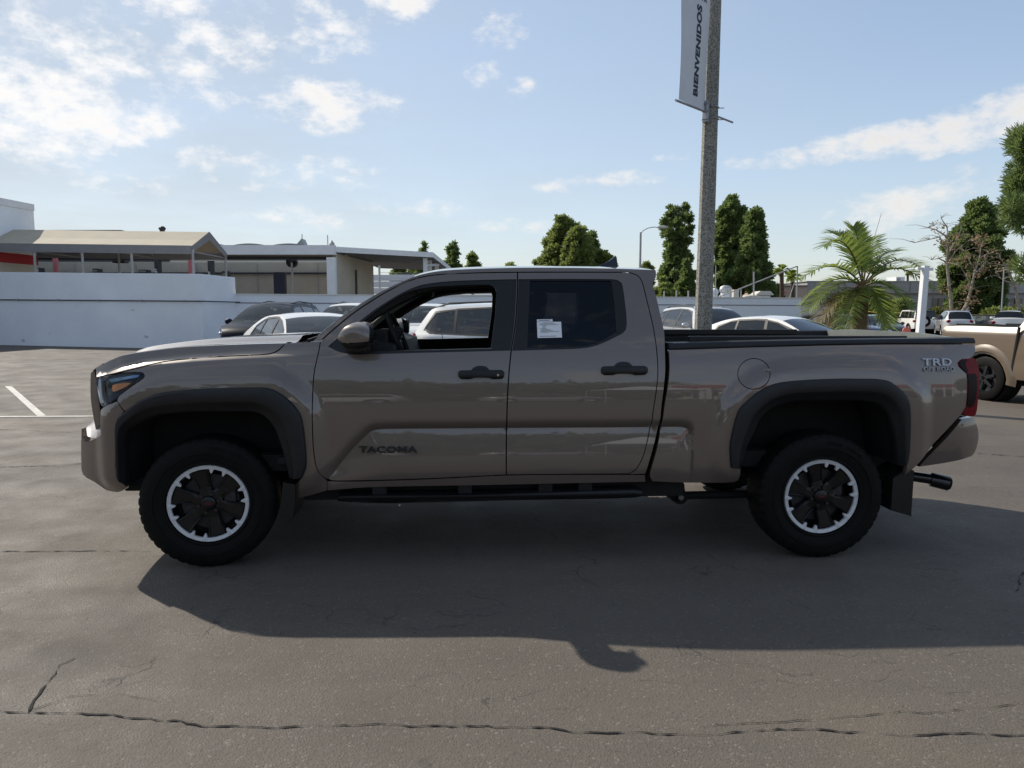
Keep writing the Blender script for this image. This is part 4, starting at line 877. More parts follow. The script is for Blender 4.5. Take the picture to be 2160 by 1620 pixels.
def gpt(px, py, lift=.004):
    Y = 5.
    d = px_dir(px, py)
    k = -CAM_H / d.z if d.z < 0 else 100
    for _ in range(6):
        x, y = d.x * k, d.y * k; k = (gz(x, y) - CAM_H) / d.z
    x, y = d.x * k, d.y * k; return Vector((x, y, gz(x, y) + lift))
CRACK = mat('crack_shadow', (.018, .016, .014), rough=.95)
def crack(pts, w0, w1, seed, name='crack'):
    r_ = random.Random(seed); P = []
    for a, b in zip(pts, pts[1:]):
        A, B = gpt(*a), gpt(*b); n = max(2, int((B - A).length / .03))
        P += [A.lerp(B, i / n) for i in range(n)]
    P.append(gpt(*pts[-1])); L_, Rr = [], []; jx = jy = 0
    for i, p in enumerate(P):
        t = (P[min(i + 1, len(P) - 1)] - P[max(i - 1, 0)]).normalized(); nn = Vector((-t.y, t.x, 0)); jx = jx * .9 + r_.gauss(0, .0045)
        w = (w0 + (w1 - w0) * i / len(P)) * (.15 + 1.2 * r_.random() ** 1.4) * (1 if r_.random() > .10 else .12); c = p + nn * jx
        L_.append(c + nn * w / 2); Rr.append(c - nn * w / 2)
    m = MB(); m.grid([[a, b] for a, b in zip(L_, Rr)], flip=True); o = m.build(name, CRACK, ground); return o
crack([(-30, 1503), (70, 1504), (250, 1513), (430, 1528), (640, 1531), (880, 1536), (1080, 1540), (1300, 1546), (1500, 1551), (1720, 1545), (1900, 1550), (2190, 1548)], .009, .008, 1)
crack([(66, 1504), (72, 1478), (88, 1455), (106, 1432), (124, 1404), (160, 1390)], .014, .005, 2)
crack([(-20, 1166), (100, 1163), (200, 1160), (320, 1163)], .012, .008, 3)
crack([(1480, 1535), (1700, 1521), (1950, 1503), (2190, 1486)], .004, .004, 4)
crack([(2190, 1195), (2150, 1215), (2135, 1248), (2160, 1262)], .010, .006, 5)
crack([(-20, 986), (90, 983), (176, 978)], .016, .012, 6)
crack([(2060, 957), (2110, 960), (2190, 966)], .03, .03, 7)
crack([(1900, 1092), (2000, 1088), (2190, 1092)], .005, .005, 8)
crack([(-20, 905), (60, 908), (150, 912)], .014, .012, 9)
crack([(60, 1500), (150, 1468), (230, 1462), (330, 1480)], .004, .002, 10)
WPAINT = mat('worn_line_paint', (.62, .60, .55), rough=.7, c2=(.36, .33, .29), nscale=9)
def line(a, b, w, name='parking_line'):
    A, B = gpt(*a, .006), gpt(*b, .006); t = (B - A).normalized(); nn = Vector((-t.y, t.x, 0)) * w / 2; n = 24; m = MB()
    m.grid([[A.lerp(B, i / n) + nn, A.lerp(B, i / n) - nn] for i in range(n + 1)], flip=True); m.build(name, WPAINT, ground)
line((-40, 764), (88, 878), .10); line((-20, 879.5), (300, 878), .09); line((-40, 797), (60, 797), .08) if False else None
line((0, 730), (-60, 742), .1) if False else None

# ================================================================== WALLS AND BUILDINGS
WALLW = mat('white_painted_block', (.86, .88, .91), rough=.8, c2=(.74, .77, .81), nscale=.55, bump=.25, bscale=14, detail=9)
WALLD = mat('grey_joint', (.16, .17, .19), rough=.8)
CREAM = mat('cream_stucco', (.56, .52, .45), rough=.85, noise=.08, nscale=1.2, bump=.2, bscale=30)
WHITEM = mat('white_metal_fascia', (.72, .73, .74), rough=.55, noise=.05, nscale=2)
REDS = mat('red_band', (.42, .030, .040), rough=.5, noise=.1, nscale=3)
GREYR = mat('grey_roofing', (.20, .21, .22), rough=.85, noise=.2, nscale=2)
TANF = mat('tan_canvas', (.46, .40, .30), rough=.85, noise=.06, nscale=1.5)
GREYF = mat('grey_canvas_valance', (.22, .215, .22), rough=.85, noise=.08, nscale=2)
POSTM = mat('grey_painted_steel', (.33, .33, .33), rough=.5, noise=.1, nscale=6)
PINKP = mat('faded_red_post', (.52, .16, .17), rough=.6, noise=.12, nscale=4)
BAYW = mat('bay_wall_beige', (.50, .45, .36), rough=.85, c2=(.40, .36, .29), nscale=.9, bump=.1)
DKMET = mat('dark_machinery', (.035, .037, .042), rough=.5, noise=.3, nscale=8)
BLUEL = mat('navy_lift_paint', (.020, .026, .055), rough=.45, noise=.2, nscale=6)
def wall_run(name, label, P0, P1, z0b, z1b, z0t, z1t, th, m, cat='wall'):
    t = thing(name, label, cat, (0, 0, 0)); d = (Vector(P1) - Vector(P0)); n = Vector((-d.y, d.x)).normalized() * th
    mb = MB(); a, b = Vector(P0), Vector(P1); c, e = b + n, a + n; Q = [a, b, c, e]; zb = [z0b, z1b, z1b, z0b]; zt = [z0t, z1t, z1t, z0t]
    mb.add([(q.x, q.y, z) for q, z in zip(Q, zb)] + [(q.x, q.y, z) for q, z in zip(Q, zt)], [(0, 3, 2, 1), (4, 5, 6, 7), (0, 1, 5, 4), (1, 2, 6, 5), (2, 3, 7, 6), (3, 0, 4, 7)])
    mb.build('wall_face', m, t); return t
# tall white wall on the left
A = at(-180, 726, 28.8); B = at(430, 738, 26.2); C = at(502, 745, 28.9)
zA, zB, zC = at(-180, 572, 28.8).z, at(430, 577.5, 26.2).z, at(502, 585, 28.9).z
w = thing('boundary_wall', 'tall white painted wall at the left, in front of the tan canopy', 'wall')
mb = MB(); th = .22
pts = [Vector((A.x, A.y)), Vector((B.x, B.y)), Vector((C.x, C.y)), Vector((C.x - th, C.y + .02)), Vector((B.x - th * .9, B.y + th)), Vector((A.x, A.y + th))]; zt = [zA, zB, zC, zC, zB, zA]
mb.add([(p.x, p.y, -.4) for p in pts] + [(p.x, p.y, z) for p, z in zip(pts, zt)], [(i, (i + 1) % 6, (i + 1) % 6 + 6, i + 6) for i in range(6)] + [(6, 7, 10, 11), (7, 8, 9, 10)]); mb.build('wall_face', WALLW, w)
pipe = MB()
pA, pB, pC = at(-180, 631, 28.75), at(430, 635.5, 26.13), at(503, 637.5, 28.86)
pipe.tube([pA + Vector((0, -.03, 0)), pB + Vector((.03, -.03, 0)), pC + Vector((.05, 0, 0))], .022, 8); pipe.build('conduit', DKMET, w)
for k in range(7):
    q = pA.lerp(pB, .1 + k * .14); c_ = MB(); c_.cbox((q.x, q.y - .035, q.z), (.05, .05, .09), .01); c_.build('pipe_clip', POSTM, w)
cap = MB(); cap.box(((B.x + C.x) / 2 - .1, (B.y + C.y) / 2, (zB + zC) / 2 + .0), (.01, .01, .01))
# low white wall behind the parked cars
D0 = at(496, 640, 28.85); D1_ = at(1690, 640, 34.0); zt0 = at(496, 622, 28.85).z; zt1 = at(1690, 630, 34.0).z
lw = wall_run('boundary_wall', 'long low white wall behind the row of parked cars', (D0.x, D0.y), (D1_.x, D1_.y), -.5, -.6, zt0, zt1, .2, WALLW)
mb = MB(); mb.add([(D0.x, D0.y - .02, zt0 - .30), (D1_.x, D1_.y - .02, zt1 - .30), (D1_.x, D1_.y - .02, zt1 - .335), (D0.x, D0.y - .02, zt0 - .335)] + [(D0.x, D0.y + .01, zt0 - .30), (D1_.x, D1_.y + .01, zt1 - .30), (D1_.x, D1_.y + .01, zt1 - .335), (D0.x, D0.y + .01, zt0 - .335)], [(0, 3, 2, 1), (0, 1, 5, 4), (3, 7, 6, 2), (1, 2, 6, 5)])
mb.build('joint_strip', WALLD, lw)
CAPW = mat('warm_white_wall_cap', (.74, .72, .66), rough=.8, noise=.08, nscale=2)  # coping in one even warm off-white
mb = MB(); n = Vector((-(D1_.y - D0.y), D1_.x - D0.x, 0)).normalized()
mb.add([(D0.x - n.x * .03, D0.y - n.y * .03, zt0 + .004), (D1_.x - n.x * .03, D1_.y - n.y * .03, zt1 + .004), (D1_.x + n.x * .25, D1_.y + n.y * .25, zt1 + .004), (D0.x + n.x * .25, D0.y + n.y * .25, zt0 + .004)] + [(D0.x - n.x * .03, D0.y - n.y * .03, zt0 + .05), (D1_.x - n.x * .03, D1_.y - n.y * .03, zt1 + .05), (D1_.x + n.x * .25, D1_.y + n.y * .25, zt1 + .05), (D0.x + n.x * .25, D0.y + n.y * .25, zt0 + .05)],
       [(4, 5, 6, 7), (0, 1, 5, 4), (1, 2, 6, 5), (3, 0, 4, 7), (0, 3, 2, 1)]); mb.build('coping', CAPW, lw)

# white showroom block at the far left, red band round it
b = thing('white_building', 'tall white building with a red band at the left edge', 'building')
x1 = atx(88, 34.2); z1 = hz_z(432, 34.2); xb = atx(-420, 30.0); zl = z1
mb = MB(); ang = [(atx(-420, 23.5), 23.5), (atx(88, 34.2), 34.2), (atx(88, 34.2) * 50 / 34.2 - 1.0, 50), (atx(-420, 23.5) * 2.0, 50)]
mb.add([(x, y, -.3) for x, y in ang] + [(x, y, zl) for x, y in ang], [(0, 1, 5, 4), (1, 2, 6, 5), (2, 3, 7, 6), (3, 0, 4, 7), (4, 5, 6, 7)]); mb.build('wall', CREAM if False else WALLW, b)
mb = MB(); P0, P1 = Vector((*ang[0], 0)), Vector((*ang[1], 0)); nn = Vector((P1.y - P0.y, -(P1.x - P0.x), 0)).normalized()
def strip(m, z0, z1_, off, name, par, a=P0, b_=P1, n_=nn):
    q = MB(); u = n_ * off; q.add([(a.x + u.x, a.y + u.y, z0), (b_.x + u.x, b_.y + u.y, z0), (b_.x + u.x, b_.y + u.y, z1_), (a.x + u.x, a.y + u.y, z1_), (a.x, a.y, z0), (b_.x, b_.y, z0), (b_.x, b_.y, z1_), (a.x, a.y, z1_)], [(0, 1, 2, 3), (3, 2, 6, 7), (0, 4, 5, 1), (1, 5, 6, 2), (0, 3, 7, 4)]); return q.build(name, m, par)
strip(REDS, hz_z(558, 33.6), hz_z(538, 33.6), .06, 'red_band', b); strip(WHITEM, z1 - .28, z1 + .02, .05, 'parapet', b); strip(CREAM, -.3, hz_z(558.5, 33.6), .03, 'lower_wall', b)
# tan canvas canopy
cn = thing('canopy', 'long tan canvas canopy with grey valance on thin steel posts', 'canopy')
xr = atx(412, 31.0); yN, yF = 31.0, 34.8; zE0, zE1 = hz_z(536, 31.), hz_z(519, 31.); yM = 32.9; zR = hz_z(489.5, yM); xl = -31.0
dzl = .22                               # the left end stands a little higher
mb = MB(); mb.grid([[(x, yN, zE1 + dz), (x, yN + (yM - yN) * .5, (zE1 + zR) / 2 + dz - .05), (x, yM, zR + dz), (x, yM + (yF - yM) * .5, (zE1 + zR) / 2 + dz - .05), (x, yF, zE1 + dz)] for x, dz in [(xr - i * (xr - xl) / 6, dzl * i / 6) for i in range(7)]]); mb.build('canopy_roof', TANF, cn)
mb = MB()
mb.quad((xl, yN - .01, zE0 + dzl), (xr, yN - .01, zE0), (xr, yN - .01, zE1 + .02), (xl, yN - .01, zE1 + dzl + .02)); mb.quad((xl, yF + .01, zE0 + dzl), (xr, yF + .01, zE0), (xr, yF + .01, zE1), (xl, yF + .01, zE1 + dzl)); mb.build('valance', GREYF, cn)
gv = MB(); t_ = .36
gv.add([(xr + .01, yN, zE0), (xr + .01, yN, zE1), (xr + .01, yM, zR + .02), (xr + .01, yF, zE1), (xr + .01, yF, zE0), (xr + .01, yF - .18, zE0 + .12), (xr + .01, yM, zR - t_), (xr + .01, yN + .18, zE0 + .12)], [(0, 1, 2, 6, 7), (2, 3, 4, 5, 6)]); gv.build('gable_valance', GREYF, cn)
for k, px in enumerate((82, 182, 285, 413)):
    x = atx(px, yN); p = MB(); p.cyl((x, yN + .06, -.2), (x, yN + .06, zE0 + .2), .055, 8); p.build('post', POSTM, cn)
for x in (xr - .05, xr - 5.2, xr - 10.6): p = MB(); p.cyl((x, yF - .05, -.2), (x, yF - .05, zE1), .055, 8); p.build('post', POSTM, cn)
for k in range(6):
    x = xr - .1 - k * 3.4; p = MB(); p.tube([(x, yN + .05, zE0 + .2), (x, yM, zR - .12), (x, yF - .05, zE0 + .2)], .03, 6); p.tube([(x, yN, zE0 + .12), (x, yF, zE0 + .12)], .025, 6); p.build('truss', POSTM, cn)
# service building with open bays
sb = thing('service_building', 'open service bay building with white fascia and white corner pillar', 'building')
yS = 40.0; xp0, xp1 = atx(693, yS), atx(711, yS); zf0, zf1 = hz_z(537, yS), hz_z(517, yS); xL = atx(-120, 46.0); yB = 47.5
mb = MB(); mb.box(((xL + xp1) / 2, yS + .1, (zf0 + zf1) / 2), (xp1 - xL, .3, zf1 - zf0)); mb.build('fascia', WHITEM, sb)
mb = MB(); mb.box(((xp0 + xp1) / 2, yS + .1, (zf0 - .3) / 2 - .15), (xp1 - xp0, .34, zf0 + .3)); mb.build('pillar', WHITEM, sb)
mb = MB(); mb.box(((xL + xp1) / 2, yB, zf0 / 2 - .2), (xp1 - xL, .2, zf0 + .6)); mb.build('back_wall', BAYW, sb)
mb = MB(); mb.box(((xL + xp1) / 2, yS + 1.4, zf0 + .14), (xp1 - xL - .02, 2.2, .12)); mb.build('roof_deck', GREYR, sb)  # deck cut short so that open sky brightens the back wall
for k in range(5):                                     # joints between the wall panels of the bays
    x = xp0 - 2.5 - k * 4.0; q = MB(); q.box((x, yB - .12, zf0 / 2), (.05, .04, zf0)); q.build('panel_joint', POSTM, sb)
q = MB(); q.box(((xL + xp0) / 2, yB - .25, hz_z(577, yB)), (xp0 - xL, .12, .12)); q.build('air_pipe', DKMET, sb)
q = MB(); q.box(((xL + xp0) / 2 - .6, yB - 2.2, hz_z(551, yB - 2)), (xp0 - xL - 1, .08, .07)); q.build('air_pipe', DKMET, sb)
q = MB(); q.box(((xL + xp0) / 2, yS + 1.2, zf0 - .12), (xp0 - xL, .2, .2)); q.build('bay_header', DKMET, sb)
# the far side of the corner: beige flank wall and lean-to roof
x2, y2 = atx(790, 48.5), 48.5
mb = MB(); mb.add([(xp1 - .04, yS + .3, -.4), (x2, y2, -.4), (x2, y2, hz_z(554, y2)), (xp1 - .04, yS + .3, zf0 + .1), (xp1 - .3, yS + .5, -.4), (x2 - .2, y2 + .2, -.4), (x2 - .2, y2 + .2, hz_z(554, y2)), (xp1 - .3, yS + .5, zf0 + .1)], [(0, 1, 2, 3), (1, 5, 6, 2), (3, 2, 6, 7), (0, 3, 7, 4)]); mb.build('flank_wall', BAYW, sb)
q = MB(); q.tube([Vector((xp1, yS + .2, 0)).lerp(Vector((x2, y2, 0)), .47) + Vector((.05, -.05, -.2)), Vector((xp1, yS + .2, 0)).lerp(Vector((x2, y2, 0)), .47) + Vector((.05, -.05, 4.0))], .06, 6); q.build('downpipe', DKMET, sb)
# scalloped roof crests
for k in range(4):
    x = atx(640 - k * 78, yS + 3); P = []
    for i in range(13):
        t = -1 + i / 6; P.append([(x + t * 1.05, y, zf1 + .02 + .13 * (1 - t * t)) for y in (yS + .6, yS + 2.4)])
    q = MB(); q.grid(P); f = [r[0] for r in P]; q.add(f + [(f[-1][0], f[-1][1], zf1 - .1), (f[0][0], f[0][1], zf1 - .1)], [tuple(range(len(f) + 2))]); q.build('roof_vault', GREYR, sb)
q = MB(); a_ = at(636, 503, 42); q.add([(a_.x - .42, 42, zf1 + .1), (a_.x + .18, 42, zf1 + .1), (a_.x, 42, a_.z), (a_.x - .42, 42.8, zf1 + .1), (a_.x + .18, 42.8, zf1 + .1), (a_.x, 42.8, a_.z)], [(0, 1, 2), (3, 5, 4), (0, 2, 5, 3), (1, 4, 5, 2)]); q.build('roof_vent', POSTM, sb)
for px, py in ((637, 494), (691, 496)):
    a_ = at(px, py, 41); q = MB(); q.cyl((a_.x, 41, zf1), (a_.x, 41, a_.z), .025, 6); q.build('rod', POSTM, sb)
a_ = at(700, 512, 40.4); q = MB(); q.lathe([(0, .16), (.12, .15), (.3, .02), (.32, .001)], 'Z', 12, (a_.x, 40.4, zf1)); q.build('finial', POSTM, sb)
# lean-to
lt = thing('lean_to_roof', 'flat dark carport roof running right from the white pillar', 'carport')
y3 = 41.0; pA_, pB_ = at(708, 531, 40.4), at(913, 542, 44.5); pC_, pD_ = at(950, 571, 58.), at(800, 566, 56.)
mb = MB(); up = Vector((0, 0, .22)); qs = [pA_, pB_, pC_, pD_]
mb.add([tuple(p) for p in qs] + [tuple(p + up) for p in qs], [(0, 3, 2, 1), (4, 5, 6, 7), (0, 1, 5, 4), (1, 2, 6, 5), (2, 3, 7, 6), (3, 0, 4, 7)]); mb.build('roof_slab', GREYR, lt)
q = MB(); q.add([tuple(pA_ + Vector((0, -.04, -.03))), tuple(pB_ + Vector((.03, -.04, -.03))), tuple(pB_ + Vector((.03, -.04, .28))), tuple(pA_ + Vector((0, -.04, .28))), tuple(pC_ + Vector((.05, 0, -.03))), tuple(pC_ + Vector((.05, 0, .28)))], [(0, 1, 2, 3), (1, 4, 5, 2)]); q.build('fascia', WHITEM, lt)
for px, Y, py in ((897, 44.6, 549), (906, 47, 552), (921, 50, 556)):
    a_ = at(px, py, Y); q = MB(); q.box((a_.x, Y, a_.z / 2 - .2), (.24, .24, a_.z + .7)); q.build('post', WHITEM, lt)
q = MB(); a_, b_ = at(897, 560, 45), at(925, 558, 50); q.tube([a_, b_], .09, 6); q.build('beam', WHITEM, lt)
CORR = mat('white_sheet_fence', (.66, .68, .72), rough=.6, noise=.05, nscale=1)
cf = thing('sheet_fence', 'white horizontally ribbed metal fence seen past the carport', 'fence'); x0, x1_ = atx(785, 60), atx(1150, 60); zt_ = hz_z(579, 60)
for k in range(9):
    q = MB(); h = (zt_ + .4) / 9; q.cbox(((x0 + x1_) / 2, 60, -.4 + h * (k + .5)), (x1_ - x0, .12, h * .93), .03); q.build('rib', CORR, cf)
wf = thing('wire_fence', 'thin steel posts strung with wire above the low white wall', 'fence')
for px, t_, Y in ((800, 560, 33), (905, 606, 32.0), (1401, 614, 33.1), (1427, 612, 33.3), (1452, 613, 33.4)):
    a_ = at(px, t_, Y); q = MB(); q.cyl((a_.x, Y, 1.9), (a_.x, Y, a_.z), .035 if px > 850 else .05, 8); q.build('post', POSTM, wf)
for k in range(4):
    a_, b_ = at(800, 575 + k * 12, 33), at(1100, 580 + k * 11, 33); q = MB(); q.tube([a_, b_], .008, 4); q.build('wire', POSTM, wf)
# lifts, fan and red posts in the bays
PLAT = mat('pale_lettering', (.62, .62, .60), rough=.5)
def lift(px0, px1, top, Y, label, m, txt=None):
    t = thing('car_lift', label, 'car lift', group='vehicle lifts in the service bays'); x0, x1 = atx(px0, Y), atx(px1, Y); z = hz_z(top, Y); q = MB(); q.cbox(((x0 + x1) / 2, Y, z / 2), (x1 - x0, .34, z), .03); q.build('column', m, t)
    q = MB(); q.cbox(((x0 + x1) / 2 + .5, Y - .1, .55), (1.3, .12, .12), .02); q.build('arm', DKMET, t)
    if txt:
        tm = text_mb(txt, (x1 - x0) * .62, .002, .01); xf(tm, Matrix.Translation((x0 + (x1 - x0) * .36, Y - .18, z - 1.05)) @ Matrix.Rotation(R(90), 4, 'X') @ Matrix.Rotation(R(90), 4, 'Z')); tm.build('lettering', PLAT, t)
    return t
lift(335, 345, 545, 39.5, 'dark lift column with pale lettering under the canopy, left of its pair', DKMET, 'ROTARY LIFT')
lift(446, 456, 551, 39.5, 'dark lift column with pale lettering beside the canopy gable', DKMET, 'ROTARY LIFT')
lift(582, 606, 574, 43, 'broad navy lift column standing in the open bay', BLUEL)
fn = thing('wall_fan', 'round dark shop fan high in the open service bay', 'fan'); c_ = at(616, 553, 44)
q = MB(); q.lathe([(-.12, .30), (-.12, .34), (.12, .34), (.12, .30)], 'Y', 20, tuple(c_), closed=True); q.build('fan_ring', DKMET, fn)
for k in range(4):
    q = MB(); q.cbox((c_.x + .15 * math.cos(k * math.pi / 2 + .4), 44, c_.z + .15 * math.sin(k * math.pi / 2 + .4)), (.26, .03, .13), .01, ry=-(k * math.pi / 2 + .4)); q.build('blade', DKMET, fn)
q = MB(); q.cyl((c_.x, 44.06, c_.z), (c_.x, 44.10, c_.z), .31, 20); q.build('guard_plate', DKMET, fn)
q = MB(); q.cyl((c_.x, 43.85, c_.z), (c_.x, 44.05, c_.z), .11, 12); q.build('motor', DKMET, fn)
q = MB(); q.cyl((c_.x, 44, c_.z + .3), (c_.x, 44, zf0 + .1), .03, 6); q.build('bracket', DKMET, fn)
q = MB(); q.cyl((c_.x, 44.02, c_.z - .3), (c_.x, 44.02, 0), .05, 6); q.build('stand', POSTM, fn)
tk = thing('oil_tank', 'steel pipe stand beside the navy lift column', 'pipe stand'); q = MB(); a_ = atx(619.5, 41); q.cyl((a_, 41, -.2), (a_, 41, hz_z(554, 41)), .055, 8); q.build('pipe', POSTM, tk)
def rpost(px, w, top, Y, label):
    t = thing('red_post', label, 'post', group='faded red posts under the canopy'); q = MB(); x = atx(px, Y); q.cbox((x, Y, hz_z(top, Y) / 2), (w, w, hz_z(top, Y)), .02); q.build('shaft', PINKP, t); q = MB(); q.cbox((x, Y, .05), (w * 1.6, w * 1.6, .1), .01); q.build('base_plate', PINKP, t)
rpost(126.5, .19, 542, 36.5, 'faded red post under the left part of the canopy'); rpost(408, .17, 546, 36.5, 'faded red post at the right end of the canopy')
vt = thing('roof_turbine', 'small grey turbine vent on the roof behind the canopy', 'roof vent'); c_ = at(342, 482, 42); q = MB(); q.ball(tuple(c_), (.2, .2, .14), 12, 8); q.cyl((c_.x, 42, c_.z - .35), (c_.x, 42, c_.z), .14, 10); q.build('vent_head', DKMET, vt)
# grey roof behind the canopy at the left
gb = thing('grey_roof_building', 'low building with grey metal roof behind the canopy', 'building'); mb = MB(); Y = 52.; xa, xb_ = atx(60, Y), atx(255, Y); z = hz_z(476, Y)
mb.add([(xa, Y, -.3), (xb_, Y, -.3), (xb_, Y, z - .3), (xa, Y, z - .3), (xa, Y + 8, -.3), (xb_, Y + 8, -.3), (xb_, Y + 8, z - .3), (xa, Y + 8, z - .3)], [(0, 1, 2, 3), (1, 5, 6, 2), (4, 0, 3, 7)]); mb.build('wall', GREYR, gb)
mb = MB(); mb.add([(xa, Y - .4, z - .35), (xb_ + .6, Y - .4, z - .35), (xb_ - 1.6, Y + 3, z), (xa, Y + 3, z), (xa, Y + 8.4, z - .35), (xb_ + .6, Y + 8.4, z - .35)], [(0, 1, 2, 3), (3, 2, 5, 4), (1, 5, 2)]); mb.build('roof', GREYR, gb)

# scuffs and rusty drips on the tall wall
SCUFF = mat('wall_scuff', (.70, .72, .75), rough=.85, noise=.3, nscale=5)
q_ = random.Random(17)
for k in range(13):
    f = q_.uniform(.12, .99); p = A.lerp(B, f); z = q_.choice((q_.uniform(.2, .7), q_.uniform(.3, 2.2))); w_, h_ = q_.uniform(.03, .14), q_.uniform(.02, .10)
    nrm = Vector((B.y - A.y, -(B.x - A.x), 0)).normalized(); d = (B - A); d.z = 0; d.normalize(); o = Vector((p.x, p.y, z)) + nrm * .004; m = MB(); n_ = 9
    m.add([o + d * (w_ * math.cos(2 * math.pi * i / n_) * q_.uniform(.5, 1.1)) + Vector((0, 0, h_ * math.sin(2 * math.pi * i / n_) * q_.uniform(.5, 1.1))) for i in range(n_)], [tuple(range(n_))]); m.build('scuff_mark', SCUFF, w)
# things hanging and standing in the bays
def bay(name, label, cat, px, py0, py1, wpx, Y, m_, legs=True):
    t = thing(name, label, cat); x = atx(px, Y); z0, z1 = hz_z(py1, Y), hz_z(py0, Y); ww = wpx / FPX * Y; q = MB(); q.cbox((x, Y, (z0 + z1) / 2), (ww, .5, z1 - z0), .03); q.build('casing', m_, t)
    q = MB(); q.cbox((x, Y - .26, (z0 + z1) / 2 + .05), (ww * .8, .03, (z1 - z0) * .35), .01); q.build('front_panel', POSTM, t)
    for sx_ in (-.38, .38): q = MB(); q.cyl((x + sx_ * ww, Y, z0), (x + sx_ * ww, Y, 0 if legs else z1 + .9), .03, 6); q.build('leg' if legs else 'hanger', DKMET, t)
bay('hose_reel', 'dark reel box hanging in the bay under the canopy', 'hose reel', 262, 545, 555, 26, 43, DKMET, legs=False)
bay('tool_cabinet', 'dark cabinet standing under the left half of the canopy', 'cabinet', 213, 567, 580, 12, 42, DKMET); bay('tool_cabinet', 'low dark bench near the middle canopy post', 'cabinet', 312, 569, 580, 18, 42, BLUEL); bay('tool_cabinet', 'dark cabinet right of the canopy gable post', 'cabinet', 482, 572, 590, 12, 43, DKMET); bay('tool_cabinet', 'small dark cabinet at the left end under the canopy', 'cabinet', 92, 565, 580, 10, 40, DKMET)
# ================================================================== PARKED CARS
CGLASS = glass('car_glass', (.72, .80, .76), .80); CGLASS_T = glass('car_glass_tinted', (.5, .55, .55), .35); CGLASS_D = mat('car_glass_dark', (.012, .015, .015), rough=.03, spec=.5)
CGLASS_L = mat('car_glass_pale', (.10, .12, .11), rough=.05, spec=.9, coat=1.)
TRIMB = mat('car_trim_black', (.012, .012, .013), rough=.4)
LAMPC = mat('headlamp_clear', (.35, .38, .42), rough=.1, metal=.6, coat=1.)
PLATE = mat('number_plate', (.6, .62, .64), rough=.5)
CWHITE = paint('white_car_paint', (.80, .78, .74), flake=.0, rough=.3); CBLACK = paint('black_car_paint', (.007, .011, .020), flake=.0, rough=.35); CBLACK.node_tree.nodes['Principled BSDF'].inputs['Coat Weight'].default_value = .03; CBLACK.node_tree.nodes['Principled BSDF'].inputs['Specular IOR Level'].default_value = .10
CSILV = paint('silver_car_paint', (.46, .46, .47), flake=.35, rough=.35); CNAVY = paint('navy_car_paint', (.012, .016, .034), flake=.3, rough=.3)
CTAN = paint('tan_truck_paint', (.155, .114, .076), flake=.05, rough=.35); CGREY = paint('grey_car_paint', (.10, .105, .11), flake=.3, rough=.35); CTEAL = paint('bluegrey_car_paint', (.035, .05, .065), flake=.3, rough=.35)
